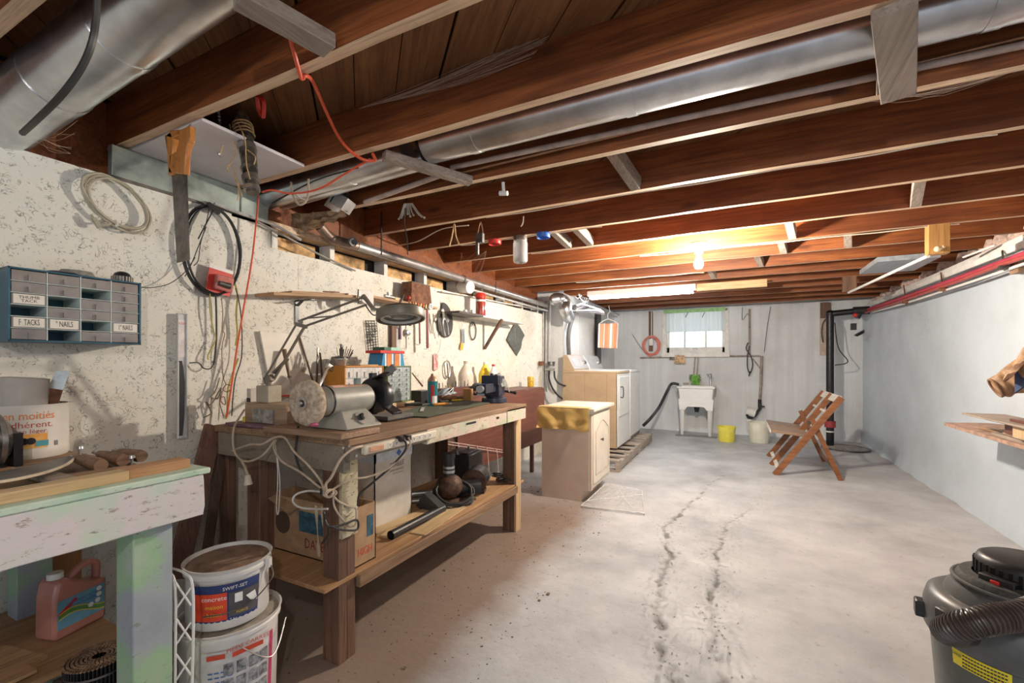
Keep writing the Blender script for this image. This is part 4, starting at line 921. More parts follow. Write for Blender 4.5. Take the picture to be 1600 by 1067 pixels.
# green mat
p=[PZ(600,652,.906),PZ(668,652,.906),PZ(765,627,.906),PZ(700,622,.906)]
mb=MB(); mb.add([V((a.x,a.y,z)) for z in (.906,.910) for a in (PZ(612,650,.906),PZ(668,652,.906),PZ(768,629,.906),PZ(690,624,.906))],[(3,2,1,0),(4,5,6,7),(0,1,5,4),(1,2,6,5),(2,3,7,6),(3,0,4,7)])
tag(mk('cutting_mat',mb,mat('green_mat',(.085,.10,.065),.85,0,.2,40,.4)),'dark green work mat lying on the bench top','mat')
p=PZ(612,655,ZT); t=thing('oil_stone','dark rectangular sharpening stone on bench right of grinder','stone',(p.x-.03,p.y+.02,ZT),0)
mk('stone',MB().box((0,0,.012),(.15,.20,.024)),mat('oilstone',(.13,.12,.11),.6,0,.15,40,.2),t,bev=.002); mk('stone_edge',MB().box((0,0,.004),(.153,.203,.006)),BLKM,t)
# wood block with pin + drill block
p=PZ(735,626,ZT); t=thing('wood_cube','orange-brown wood block with a pin standing on the bench','block',(p.x-.02,p.y,ZT),15)
mk('block',MB().box((0,0,.045),(.06,.065,.09)),wood('orange_block',(.42,.19,.05),(.62,.32,.10),'z'),t,bev=.002); mk('pin',MB().cyl((0,0,.09),(0,0,.16),.002,n=6),STEEL,t)
t=thing('bit_stand','long dark wooden stand full of upright bits by wall','stand',(-2.12,2.80,ZT))
y0=PX(684,600,-2.12).y; y1=PX(752,600,-2.12).y
mk('stand_block',MB().bx(-2.16,-2.08,y0,y1-.1,ZT,.985),RED_BR,t,w=True,bev=.002)
for k in range(12):
    y=y0+.02+k*(y1-.14-y0)/11.5; mk('bit',MB().cyl((-2.12,y,.985),(-2.12,y,.985+random.uniform(.02,.05)),random.uniform(.004,.007),n=8),random.choice((STEEL,BRS,DSTEEL)),t,w=True)
# blue grey mask, electric drill jaw, knives, handles
p=PZ(704,628,ZT); t=thing('dust_mask','crumpled grey-blue dust mask lying on bench clutter','mask',(p.x-.08,p.y+.06,ZT+.03))
mb=MB(); mb.surf(lambda u,v:((u-.5)*.10,(v-.5)*.18,.02+.05*math.sin(u*3.1)*math.sin(v*3.1)+.012*noise.noise(V((u*5,v*6,1)))),12,14,.003); mk('mask_shell',mb,mat('grey_blue_cloth',(.30,.36,.40),.7,0,.15,20,.3),t)
mk('strap',MB().tube(cr([(.04,-.09,.02),(.07,-.05,.05),(.05,.02,.07),(.0,.09,.04)],6),.003,6),WHT,t)
mk('valve',MB().sph((.04,.0,.05),.014,10),BLK,t)
tag(mk('brown_leather_glove',MB().sph((p.x-.05,p.y+.07,ZT+.02),.045,12,(1.1,2.2,.5)).sph((p.x+.0,p.y+.14,ZT+.018),.03,10,(1,1.6,.6)),mat('brown_leather',(.20,.11,.06),.6,0,.2,20,.3)),'brown leather pouch under the grey mask','pouch')
def handtool(px,py,l,rz,r,hm,sm,label,cat='tool',name='hand_tool',sl=.08,z=ZT+.006):
    p=PZ(px,py,z); t=thing(name,label,cat,(p.x,p.y,z),rz)
    mk('handle',MB().lathe([(0,0),(r*.8,.002),(r,l*.2),(r*.8,l*.6),(r*.9,l*.9),(0,l)],frame_m((0,0,r),(0,1,0)),10),hm,t); mk('shank',MB().box((0,-sl/2,r),(.008,sl,.005)),sm,t); return t
handtool(700,633,.11,150,.010,ORGP,STEEL,'yellow-handled cutter lying on green mat','cutter','box_cutter',.03,z=.912)
handtool(722,626,.09,150,.007,YELP,STEEL,'thin yellow pencil-like tool above the green mat','tool','marking_tool',.02)
handtool(660,634,.12,140,.011,BLK,STEEL,'black-handled chisel lying left on green mat','chisel','chisel',.10,z=.912)
handtool(688,629,.11,135,.012,BLK,STEEL,'black-handled screwdriver in front of the teal can','screwdriver','stubby_screwdriver',.06)
handtool(640,632,.11,120,.012,mat('dark_maroon',(.10,.03,.03),.4),STEEL,'dark maroon handled tool beside the green cabinet','tool','awl',.07)
handtool(610,628,.10,100,.013,mat('orange_wood',(.60,.28,.10),.5),STEEL,'orange wooden handle behind the grinder guard','chisel','wood_chisel',.09)
tag(mk('red_stopper',MB().cyl(PZ(688,622,ZT),PZ(688,622,ZT)+V((0,.04,.02)),.014,n=12),REDP),'small red cap beside the teal can','cap')
tag(mk('socket_piece',MB().cyl(PZ(684,638,.911),PZ(684,638,.911)+V((.015,.02,0)),.008,n=12),STEEL),'tiny chrome socket on green mat','socket')
p=PZ(655,622,ZT); t=thing('yellow_bit_case','open yellow-black bit case in front of the green cabinet','case',(p.x,p.y,ZT),0)
mk('tray',MB().box((0,0,.012),(.05,.16,.024)),YELP,t,bev=.002)
for k in range(8): mk('bit',MB().cyl((0,-.07+k*.02,.02),(0,-.07+k*.02,.05),.006,n=8),DSTEEL,t)
p=PX(658,612,-2.02); tag(mk('black_box',MB().box((p.x,p.y,ZT+.045),(.10,.13,.09)),BLK,bev=.003),'black box between green cabinet and teal can','box')
a=PX(644,583,-2.2); b_=PX(660,603,-2.0); tag(mk('paint_brush',MB().cyl(a,b_,.005,.007,8),WARMX),'thin brush handle leaning out of the black box','brush')
p=PX(641,605,-2.1); tag(mk('glass_pot',MB().lathe([(0,0),(.022,0),(.022,.05),(.018,.055)],TR(p.x,p.y,ZT+.0),14),CLEAR),'clear pot beside the green cabinet','pot')
for k in range(8):
    px=random.uniform(598,690); py=random.uniform(618,628); q=PZ(px,py,ZT)
    m_,w_=((ORGP,'orange plastic'),(BRS,'brass'),(STEEL,'bright steel'),(DSTEEL,'dark steel'),(WARMX,'brown wooden'),(REDP,'red plastic'))[k%6]; px=602+k*11; q=PZ(px,py,ZT); w2=('in front of the orange cabinet','in front of the green cabinet','left of the teal can')[min(2,k//3)]; tag(mk('loose_part',MB().cyl((0,0,0),(random.uniform(-.03,.03),.03,0),random.uniform(.005,.010),n=8),m_,M=TR(q.x,q.y,ZT+.011,random.uniform(0,180))),'small '+w_+' part '+w2,'loose part','loose parts on the bench')
# tape dispenser / blue clamp rotor
p=PX(748,604,-2.0); t=thing('extension_reel','dark blue ridged socket holder on bench before the jug','holder',(p.x,p.y,ZT),60)
for k in range(5): mk('rib',MB().lathe([(.02,-.006),(.05,-.006),(.05,.006),(.02,.006)],TR(0,0,.062,0,90)@TR(0,0,-.04+k*.02),18,a0=-20,a1=200),mat('slate_blue',(.05,.075,.10),.4),t)
mk('foot',MB().box((0,0,.012),(.09,.10,.024)),mat('slate_blue',(.05,.075,.10),.4),t,bev=.003)
for (px,py,l) in ((752,617,.16),(772,614,.14)):
    q=PZ(px,py,ZT); tag(mk('wood_scrap',MB().box((q.x,q.y,ZT+.012),(.07,l,.022),rz=25),PINEY,bev=.001),'pine scrap %s the vise'%('left of' if px<760 else 'touching'),'scrap')
# vise
p=PZ(802,630,ZT); t=thing('bench_vise','heavy dark blue bench vise covered by grey cloth at bench end','vise',(p.x-.17,p.y+.03,ZT),12); t.scale=(1.12,1.12,1.12)
VB=mat('vise_blue',(.025,.03,.055),.38,.3,.15,14,.15)
mk('base',MB().cyl((0,0,0),(0,0,.03),.085,.08,20).cyl((0,0,.03),(0,0,.06),.055,n=18),VB,t,bev=.002)
mk('body',MB().prism([(-.06,.04),(.07,.04),(.085,.10),(.07,.17),(-.03,.175),(-.06,.12)],-.05,.05,face((0,0,0),(1,0,0))),VB,t,bev=.006)
mk('slide',MB().box((0,-.16,.10),(.06,.22,.055)),VB,t,bev=.003)
mk('jaw',MB().box((0,-.05,.15),(.11,.022,.05)).box((0,-.085,.145),(.11,.03,.06)),VB,t,bev=.003)
mk('screw',MB().cyl((0,-.30,.10),(0,-.26,.10),.022,n=14),STEEL,t); mk('handle',MB().cyl((.0,.12,.07),(.10,.16,.05),.008,n=8).sph((.10,.16,.05),.013,8),BLKM,t)
t2=thing('grey_rag','grey crumpled rag draped over the vise','rag',(p.x-.17,p.y+.09,ZT+.192)); mb=MB()
mb.surf(lambda u,v:((u-.5)*.13,(v-.5)*.13,.012+.02*noise.noise(V((u*5,v*5,9)))-.09*(abs(u-.5)*2)**3-.05*max(0,v-.5)*2),14,14,.003); mk('cloth',mb,mat('grey_rag_cloth',(.22,.23,.22),.9,0,.25,30,.4),t2)
q=PX(819,590,-1.9)
# ================================================================== things on the left wall
t=thing('cable_coil','coil of white cable hanging high on the left wall','cable',PX(177,345,-2.28))
M=wallM(181,317,-2.275,-38)
mb=MB()
for k,(a,b_,dx,dz) in enumerate(((.118,.085,0,0),(.112,.080,.004,.005),(.120,.078,-.004,.008),(.125,.088,.008,.004),(.108,.082,.01,.010))):
    mb.tube(ring(k*7,a,b_,M@Matrix.Translation((dx,dz*.3,dz)),30,wob=.06),.0048,6,True)
mk('coil',mb,mat('ivory_cable',(.40,.36,.27),.5),t,w=True)
mk('tail',MB().tube(cr([PX(142,335,-2.275),PX(155,350,-2.27),PX(175,350,-2.27)],5),.004,6).beam(PX(146,340,-2.27),PX(156,356,-2.27),.015,.012,(1,0,0)),mat('ivory_cable',(.40,.36,.27),.5),t,w=True)
mk('tie',MB().cyl(PX(181,345,-2.28),PX(183,352,-2.26),.006,n=8),WHT,t,w=True)
# hand saw hanging from joist
yS=.915; S=lambda px,py: PY(px,py,yS)
def sp(px,py): q=S(px,py); return (q.x,q.z)
t=thing('hand_saw','hand saw with orange wooden handle hanging from the joist','saw',S(288,430)); FM=face((0,yS,0),(0,-1,0))
mb=MB(); mb.prism([sp(269,268),sp(293,272),sp(297,406),sp(277,411)][::-1],0,.0018,FM); mk('blade',mb,mat('old_saw_steel',(.17,.15,.13),.4,.6,.3,20,.2),t,w=True)
def hp(l): return [sp(*q) for q in l]
mb=MB(); mb.prism(hp([(264,214),(272,208),(276,222),(274,240),(270,262),(276,274),(268,276),(266,240)])[::-1],-.009,.011,FM).prism(hp([(283,206),(302,198),(301,222),(296,232),(294,250),(293,274),(268,272),(270,245),(280,238),(284,225)])[::-1],-.009,.011,FM).prism(hp([(264,214),(272,206),(285,204),(286,212),(274,218)])[::-1],-.009,.011,FM)
mk('handle',mb,wood('saw_handle',(.46,.17,.04),(.66,.28,.08),'z',.3,0),t,w=True,bev=.003)
for q in ((276,262),(281,250)): mk('rivet',MB().cyl(S(*q)+V((0,-.012,0)),S(*q)+V((0,-.014,0)),.004,n=8),BRS,t,w=True)
mk('nail',MB().cyl(S(289,203),S(289,203)+V((0,.02,.03)),.002,n=6),STEEL,t,w=True)
# hoop of black belt on wall
t=thing('steel_hoop','big black hoop hanging on left wall behind the saw','hoop',PX(332,455,-2.28)); M=wallM(332,392,-2.275)
mk('hoop',MB().tube(ring(1,.135,.215,M,44,wob=.02),.0075,8,True).tube(ring(2,.128,.207,M@Matrix.Translation((.004,0,.012)),44,wob=.03),.005,6,True),BLK,t,w=True)
mk('clip',MB().box((.0,.205,.01),(.06,.025,.02),M,rz=-20),BLKM,t,w=True)
mk('thin_rod',MB().tube([M@V((.0,.20,.01)),M@V((-.07,.04,.01))],.003,6),BLK,t,w=True)
mk('twine_loop',MB().tube(cr([M@V((-.02,.2,.01)),M@V((-.04,.1,.01)),M@V((-.06,.02,.01)),M@V((-.07,-.06,.01)),M@V((-.09,-.09,.01))],6),.002,5),BLK,t,w=True)
# red blister pack
t=thing('blister_pack','red and black blister pack hanging on left wall','blister pack',PX(342,465,-2.27)); M=wallM(343,441,-2.268,-8)
mk('card',MB().box((0,0,0),(.115,.115,.002),M),REDP,t,w=True); mk('blister',MB().box((.012,-.004,.014),(.085,.075,.026),M),mat('red_clear_blister',(.50,.16,.14),.12,0,.2,20,0,coat=.8),t,w=True,bev=.006)
mk('tool_inside',MB().cyl(M@V((-.02,-.012,.029)),M@V((.035,-.012,.029)),.012,.016,12),DSTEEL,t,w=True); mk('hang_tab',MB().box((0,.065,0),(.115,.02,.0015),M),WHT,t,w=True)
# hanging wires
def wire(name,label,pts,r,m,X=-2.27): return tag(mk(name,MB().tube(cr([PX(a,b_,X) for a,b_ in pts],6),r,6),m),label,'wire')
YG=mat('yellow_green_wire',(.46,.40,.08),.5); CU=mat('copper_wire',(.33,.17,.09),.5)
wire('wire','green-yellow wire hanging from red pack bending to the white panel',[(333,415),(329,440),(328,480),(333,515),(337,530),(325,555),(326,562)],.003,YG)
wire('wire','thick dark wire hanging straight below the red pack',[(337,462),(338,490),(338,530),(335,562),(333,570)],.004,BCORD)
wire('wire','dark wire looping below to a loose end at the wall',[(296,567),(310,567),(318,575),(328,576),(334,568),(331,565)],.003,BCORD)
wire('wire','twisted thin brown wire hanging mid wall below red pack',[(346,466),(348,490),(347,515),(351,522),(347,540),(347,570),(349,590),(353,600)],.002,CU)
wire('wire','yellow wire hanging at the right side of the hoop',[(366,440),(371,460),(369,490),(371,520),(368,540)],.004,YG)
wire('wire','thin black wire beside the yellow one reaching bench level',[(368,450),(375,480),(378,520),(377,560),(368,590),(364,620),(362,650)],.0025,BCORD,-2.262)
wire('wire','yellow wire bundle dropping beside the red cord',[(372,560),(362,588),(356,610),(355,640),(353,655)],.004,YG,-2.255)
wire('wire','brown wire curled in loops near bench end',[(354,600),(348,608),(356,612),(362,604),(352,602),(345,625),(352,632),(350,620),(343,626),(349,650)],.0025,CU,-2.25)
wire('wire','grey wire curl hanging at left of loops',[(343,590),(336,612),(329,620),(340,622),(345,606),(330,632),(322,628),(330,645),(318,652)],.003,mat('greybrown_wire',(.22,.17,.13),.6),-2.265)
wire('wire','thin double wire running from organiser to the hoop',[(221,449),(240,449),(265,443),(287,427),(300,410),(305,402)],.0018,BCORD,-2.26)
wire('wire','thin cable curving from saw blade into hoop',[(289,432),(300,410),(312,380),(322,355)],.002,BCORD,-2.25)
# blade package
t=thing('blade_package','long clear plastic package with dark blade hanging on wall','package',PX(282,685,-2.28))
a,b_=PX(283,490,-2.285),PX(283,684,-2.285); M=face((a+b_)/2,(1,0,0)); L=a.z-b_.z
mk('clear_tray',MB().box((0,0,.003),(.040,L,.004),M).box((-.018,0,.008),(.003,L,.01),M).box((.018,0,.008),(.003,L,.01),M).box((0,L/2,.008),(.040,.003,.01),M).box((0,-L/2,.008),(.040,.003,.01),M),CLEAR,t,w=True)
mk('card',MB().box((0,L*.30,.006),(.032,L*.3,.002),M),mat('pale_card',(.70,.66,.64),.5),t,w=True)
mk('blade',MB().prism([(-.014,-.48*L),(.0,-.48*L),(.008,-.3*L),(.010,-.05*L),(.002,.08*L),(-.002,.12*L),(-.014,.12*L)],.006,.012,M),BLK,t,w=True); mk('lettering',MB().text('HACK SAW',.014,M@Matrix.Translation((0,.42*L,.0075)),.5),INKR,t,w=True)
mk('teeth',MB().box((-.0155,-.18*L,.012),(.002,.58*L,.002),M),STEEL,t,w=True)
# on the organiser
t=thing('wire_cup_brush','dark ribbed round brush wheel on top of the organiser','brush',(-2.22,PX(191,430,-2.22).y,1.518))
mk('bristles',MB().lathe([(0,0),(.030,0),(.032,.004),(.033,.022),(.028,.027),(0,.027)],None,28),DSTEEL,t)
mb=MB()
for k in range(22): q=2*math.pi*k/22; mb.box((.033*math.cos(q),.033*math.sin(q),.013),(.004,.004,.022),rz=math.degrees(q))
mk('ribs',mb,mat('pale_rib',(.40,.36,.31),.5),t); mk('dome',MB().lathe([(.029,.027),(.024,.038),(.012,.045),(0,.046)],None,20),BLKM,t)
tag(mk('disc_stack',MB().lathe([(0,.028),(.045,.024),(.055,.006),(.05,0),(0,0)],TR(-2.23,PX(120,430,-2.23).y,1.518),24,sx=.8),mat('abrasive_grey',(.24,.23,.21),.8,0,.2,50,.4)),'grey half-round disc lying on the organiser','disc')
tag(mk('flat_tray',MB().lathe([(0,.010),(.035,.010),(.05,.004),(.04,0),(0,0)],TR(-2.20,PX(98,430,-2.2).y,1.518),20,sx=.7),BLKM),'flat black dish beside the grey disc on organiser','dish')
# red cord: over joists then down the wall and bench
J=lambda px,py,z=2.10: PZ(px,py,z)
t=thing('red_extension_cable','long red cord looped over ceiling joists and down the wall','cord',PX(352,660,-2.22))
mb=MB()
mb.tube(cr([J(449,40,2.16),J(456,70,2.12),J(463,95,2.095),J(471,122,2.088),J(478,118,2.10),J(490,130,2.16),J(510,175,2.18),J(530,215,2.14),J(550,238,2.10),J(570,250,2.085),J(586,250,2.085),J(582,240,2.10)],7),.0065,8)
mb.tube(cr([J(578,249,2.10),J(555,262,2.08),J(530,277,2.05),J(505,292,2.02),J(480,300,2.01),J(450,302,2.0),J(425,297,2.0),J(410,300,2.0)],7),.0045,8)
mb.tube(cr([PX(404,302,-2.24),PX(400,350,-2.245),PX(393,410,-2.25),PX(381,480,-2.25),PX(370,545,-2.245),PX(362,600,-2.24),PX(354,652,-2.235)],7),.0042,8)
mk('cord',mb,REDC,t,w=True)
tag(mk('red_ribbon',MB().tube(cr([PZ(402,150,2.2),PZ(404,168,2.18),PZ(411,182,2.15),PZ(412,160,2.17),PZ(407,152,2.2)],6),.008,6),REDP),'short bright red ribbon loop hanging between the joists','ribbon')
# tool wrapped in twine hanging from the ceiling
c0=PY(378,160,1.16); t=thing('hanging_air_tool','tarnished steel tool wrapped in twine hanging between the joists','tool',PY(392,300,1.16))
Q=lambda px,py: PY(px,py,1.16)
mk('barrel',MB().cyl(Q(378,185),Q(387,235),.030,.030,20).cyl(Q(387,235),Q(393,285),.032,.026,20).sph(Q(377,182),.028,14),mat('tarnished_metal',(.20,.19,.17),.3,.8,.5,18,.3),t,w=True)
for a_,b_,r_ in ((Q(377,190),Q(378,197),.034),(Q(385,228),Q(387,236),.036),(Q(391,276),Q(393,284),.033),(Q(393,292),Q(394,298),.031),(Q(389,262),Q(390,266),.032)): mk('collar',MB().cyl(a_,b_,r_,n=20),STEEL,t,w=True)
mk('nose',MB().cyl(Q(393,285),Q(395,302),.024,n=16),DSTEEL,t,w=True)
mb=MB()
for k in range(4): mb.tube(ring(k,.036,.036,frame_m(Q(379+k,196+5*k),Q(390,250)-Q(378,190)),18,wob=.12),.0035,6,True)
for pts in ([(372,200),(376,220),(380,245),(368,268),(372,275)],[(386,200),(396,225),(398,260),(404,285)],[(375,262),(384,285),(388,300),(392,312)],[(400,240),(412,250),(410,262)],[(360,215),(362,232),(357,245)],[(379,280),(386,300),(384,318)]):
    mb.tube(cr([Q(*p)+V((0,-.035,0)) for p in pts],5),.0022,5)
mk('twine',mb,TWINE,t,w=True)
mb=MB(); mb.tube(cr([Q(340,170),Q(343,190),Q(341,215),Q(343,245)],20),[.006+.0025*math.sin(i*1.5) for i in range(61)],6); tag(mk('drill_chain',mb,STEEL),'short silver twisted chain hanging beside wrapped tool','chain')
tag(mk('hanger_rod',MB().cyl(PY(320,191,1.1),PY(368,212,1.16),.007,n=10),STEEL),'thin steel rod between joist and wrapped tool','rod')

# ================================================================== near left table
t=thing('side_workbench','near wooden worktable with peeling green and pink paint','workbench',(-1.8,0,0))
TX0,TX1,TY0,TY1=-2.27,-1.36,-.9,.75
for a,c in ((-2.27,-1.97),(-1.965,-1.66),(-1.655,-1.37)): mk('board',MB().bx(a,c,TY0,TY1-.03,.862,.884),WARM,t,w=True,bev=.002)
mk('green_top_edge',MB().bx(-1.46,-1.352,-.45,.765,.880,.897),painted('green_edge',[(.40,.58,.44),(.55,.66,.55),(.44,.60,.46)],.6,8,(.20,.14,.10),.36),t,w=True,bev=.004)
mb=MB(); n=40; y0_,y1_=-.9,.748
prof=[]
for i in range(n+1):
    y=y0_+(y1_-y0_)*i/n; prof.append((y,.765+.003*noise.noise(V((y*9,0,0)))))
top=[(y1_-(y1_-y0_)*i/n,.880) for i in range(n+1)]
mb.prism(prof+[(y1_+.004,.79),(y1_+.002,.86)]+top,0,.038,face((-1.395,0,0),(1,0,0))); mk('apron_front',mb,P_GREEN,t,w=True,bev=.003)
mk('leg',MB().bx(-1.49,-1.402,.600,.692,0,.862),P_LEG,t,w=True,bev=.003)
mk('leg',MB().bx(-2.24,-2.16,.60,.69,0,.862),P_LEG,t,w=True,bev=.003)
mk('apron_end',MB().bx(-2.25,-1.402,.70,.735,.775,.862),P_GREEN,t,w=True,bev=.003)
mk('shelf_board',MB().bx(-2.27,-1.71,-.7,.74,.312,.33),PLYY,t,w=True,bev=.002)
mk('shelf_rail',MB().bx(-1.70,-1.495,-.7,.74,.282,.300),WARM,t,w=True,bev=.002)
# ---- wooden frame with slats etc. on the table
ZN=.884
t=thing('wooden_tray_frame','low wooden frame of slats lying on the near table','frame',(-1.62,.20,ZN))
mk('front_rail',MB().bx(-1.43,-1.385,-.30,.585,ZN+.013,ZN+.038),PINEY,t,w=True,bev=.002)
mk('floor_panel',MB().bx(-1.90,-1.47,-.30,.52,ZN,ZN+.008),PLYY,t,w=True)
a=PZ(66,732,ZN+.02); b_=PZ(118,756,ZN+.02); mk('cross_slat',MB().beam(a+V((-.04,-.03,0)),b_,.045,.014,(0,0,1)),OLD2 if 'OLD2' in globals() else M_OLD,t,w=True,bev=.002)
a=PZ(105,748,ZN+.012); b_=PZ(200,733,ZN+.012); mk('cross_slat',MB().beam(a,b_,.03,.02,(0,0,1)),WARM,t,w=True,bev=.002)
t=tag(mk('wood_plank',MB().beam(PZ(185,741,ZN+.025),PZ(288,722,ZN+.025),.06,.026,(0,0,1)),wood('plank_o',(.44,.22,.10),(.66,.38,.19),'y'),bev=.002),'orange-brown plank end at the right edge of near table','plank')
t=thing('metal_sheet','curved dark sheet strip lying across the near table','sheet',PZ(60,745,ZN+.03)); mb=MB()
pa=[PZ(-20,756,ZN+.05),PZ(30,748,ZN+.045),PZ(75,737,ZN+.04),PZ(105,725,ZN+.035),PZ(118,714,ZN+.03)]
pb=[PZ(-20,740,ZN+.045),PZ(30,731,ZN+.045),PZ(70,722,ZN+.04),PZ(95,716,ZN+.035),PZ(112,711,ZN+.03)]
ca,cb_=cr(pa,4),cr(pb,4); nseg=len(ca)-1
mb.surf(lambda u,v:ca[round(u*nseg)]*(1-v)+cb_[round(u*nseg)]*v,nseg,3,.003); mk('sheet',mb,mat('dark_sheet',(.13,.12,.11),.4,.5,.3,10,.2),t,w=True)
mk('pale_edge',MB().tube(ca,.004,6),mat('pale_edge',(.58,.50,.38),.5),t,w=True)
# compound bucket with roll and knife
c=V((-2.13,.62,ZN)); r=.098
PX(55,620,-2.1)
t=thing('compound_pail','white compound pail with French lettering on near table','pail',c)
mb=MB(); h=.175
mb.lathe([(0,0),(r*.96,0),(r,.008),(r,.03),(r*.985,.034),(r*.985,h-.01),(r*1.01,h),(r*.97,h),(r*.95,h-.01),(r*.95,.01),(0,.008)],None,40); mk('pail_body',mb,mat('pail_white',(.72,.68,.62),.45,0,.05,9,.05),t)
mk('inner_rim',MB().lathe([(r*.965,h),(r*.955,h-.02)],None,32),DSTEEL,t)
va=math.degrees(math.atan2(-c.y,-c.x)) # direction to the camera
def cylM(ang,z,rr=r*.99): a=R(ang); return face((rr*math.cos(a),rr*math.sin(a),z),(math.cos(a),math.sin(a),0))
mk('lettering',MB().text('couches en moitiés',.036,cylM(va-30,h*.80),.82,bend=r),INKO,t)
mk('lettering',MB().text('adhérent.',.029,cylM(va+2,h*.635),1,bend=r).text('trop léger.',.020,cylM(va+2,h*.515),1,bend=r),mat('dark_red_print',(.50,.08,.05),.6),t)
mk('picture_panel',MB().lathe([(r*.992,.035),(r*.992,h*.47)],None,12,a0=va-30,a1=va+26),mat('picture_orange',(.80,.50,.18),.5,0,.35,14,0,c2=(.80,.30,.03)),t)
mk('picture_spot',MB().cyl((0,0,0),(0,0,.002),.011,n=14,M=cylM(va-6,h*.34,r*.992)).cyl((0,0,0),(0,0,.002),.011,n=14,M=cylM(va+3,h*.34,r*.992)),INKB,t)
mk('picture_spot',MB().box((0,0,0),(.03,.018,.002),cylM(va+18,.05,r*.992)),mat('teal_print',(.08,.35,.42),.5),t)
mk('side_text',MB().box((0,0,0),(.010,.016,.002),cylM(va+40,.045,r*.992)),mat('barcode_grey',(.25,.25,.22),.6),t)
t=thing('paper_roll','grey-white paper roll standing in the compound pail','roll',c+V((-.012,-.012,.135)))
mk('roll',MB().lathe([(.018,0),(.060,0),(.058,.125),(.018,.125),(.018,.0)],TR(0,0,0,0,-3,3),32),mat('grey_paper',(.50,.46,.42),.8,0,.05,14,.2),t)
for k in range(4): mk('layer',MB().tube(ring(k,.056-.008*k,.056-.008*k,TR(-.006,.004,.1255,0,-3,3),24,wob=.03),.0012,5,True),mat('pale_paper',(.70,.67,.62),.8),t)
t=thing('scraper','steel scraper with rusty blade standing in the compound pail','scraper',c+V((.03,.055,.155)))
M=frame_m(c+V((.03,.05,.16)),V((.10,.16,.9)),(1,0,0)); M=face(c+V((.028,.058,.222)),(.75,-.65,0),up=(.13,.14,.9))
mk('blade_rust',MB().prism([(-.018,-.06),(.018,-.06),(.02,.0),(-.02,.0)],0,.002,M),RUST,t,w=True); mk('blade',MB().prism([(-.02,0),(.02,0),(.026,.07),(-.012,.06)],0,.002,M),STEEL,t,w=True)
# motor at far left
t=thing('electric_motor','slotted grey electric motor at left edge of near table','motor',(-1.98,.45,ZN))
mk('motor_shell',MB().cyl((-1.98,.30,.965),(-1.98,.515,.965),.072,n=32).cyl((-1.98,.515,.965),(-1.98,.528,.965),.072,.055,32),mat('motor_grey',(.22,.21,.19),.35,.7,.5,26,.3),t,w=True)
mk('end_ring',MB().lathe([(.070,0),(.079,0),(.079,.012),(.070,.012),(.070,0)],frame_m((-1.98,.50,.965),(0,1,0)),36),STEEL,t,w=True)
for k in range(14):
    q=R(-70+k*13); mk('vent_slot',MB().box((0,0,0),(.004,.035,.009),TR(-1.98+.072*math.cos(q),.465,.965+.072*math.sin(q))@Matrix.Rotation(-q,4,'Y')),BLK,t,w=True)
mk('foot',MB().box((-1.98,.42,ZN+.006),(.13,.18,.012)).box((-1.98,.54,.935),(.10,.02,.10)),BLKM,t,w=True)
# three clamp handles
for i,(p0,p1,l) in enumerate((((118,716),(158,727),'nearest of three turned wooden clamp handles on near table'),((155,709),(193,719),'middle of three turned wooden clamp handles on near table'),((186,706),(222,713),'farthest of three turned wooden clamp handles on near table'))):
    a=PZ(*p0,ZN+.028); b_=PZ(*p1,ZN+.022); d_=(b_-a); Lh=d_.length; t=thing('clamp_handle',l,'handle tool',(a.x,a.y,ZN))
    mk('grip',MB().lathe([(0,0),(.010,0),(.013,Lh*.15),(.016,Lh*.45),(.013,Lh*.52),(.017,Lh*.58),(.019,Lh*.85),(.017,Lh),(0,Lh)],frame_m(a,d_),16),wood('handle_w%d'%i,(.22,.12,.07),(.40,.25,.15),'y'),t,w=True)
    mk('rod',MB().cyl(a,a-d_*.25,.005,n=8),STEEL,t,w=True)
for (px,py,l) in ((125,706,'upright bolt with round head beside clamp handles'),(206,722,'bolt head lying right of the clamp handles')):
    q=PZ(px,py+6,ZN); t=thing('bolt',l,'bolt',(q.x,q.y,ZN)); mk('shank',MB().cyl((0,0,0),(0,0,.022),.004,n=8),STEEL,t); mk('head',MB().lathe([(0,.034),(.008,.032),(.010,.024),(0,.022)],None,12),STEEL,t)
# ---- jug on lower shelf
t=thing('antifreeze_jug','pink translucent jug with blue label on the lower shelf','jug',(-1.94,.665,.33),16); t.scale=(.82,.82,.74)
PK=mat('pink_plastic',(.52,.22,.17),.3,0,.08,9,.05,coat=.3)
FJ=face((0,0,0),(1,0,0))
W2,H2=.125,.30
out=[(-.085,.0),(.085,0),(.092,.012),(.095,.20),(.090,.245),(.06,.268),(.02,.262),(-.008,.243),(-.03,.235),(-.04,.25),(-.075,.25),(-.083,.23),(-.092,.18),(-.094,.02)]
inn=[(.062,.19),(.068,.225),(.050,.245),(.025,.238),(.012,.222),(.03,.212),(.045,.20)]
mb=MB(); mb.prism([(-.085,.0),(.085,0),(.092,.012),(.094,.185),(.045,.185),(.01,.215),(-.03,.235),(-.04,.25),(-.075,.25),(-.083,.23),(-.092,.18),(-.094,.02)],-.048,.048,FJ)
mk('jug_body',mb,PK,t,bev=.012)
mk('handle',MB().tube(cr([(0,-.02,.222),(0,.02,.255),(0,.06,.265),(0,.085,.245),(0,.086,.20),(0,.082,.17)],6),.0145,10),PK,t)
mk('cap',MB().cyl((0,-.057,.25),(0,-.057,.274),.024,n=20),WHT,t)
M=face((.0495,0,.105),(1,0,0)); lb=mk('label_panel',MB().box((0,0,0),(.165,.12,.001),M),mat('label_blue',(.16,.38,.52),.4,0,.1,9,0),t)
mk('label_stripe',MB().surf(lambda u,v:M@V((-.08+.16*u,-.03+.022*math.sin(u*4+.5)+.022*v,.0015)),14,2),mat('label_green',(.12,.30,.10),.4),lb)
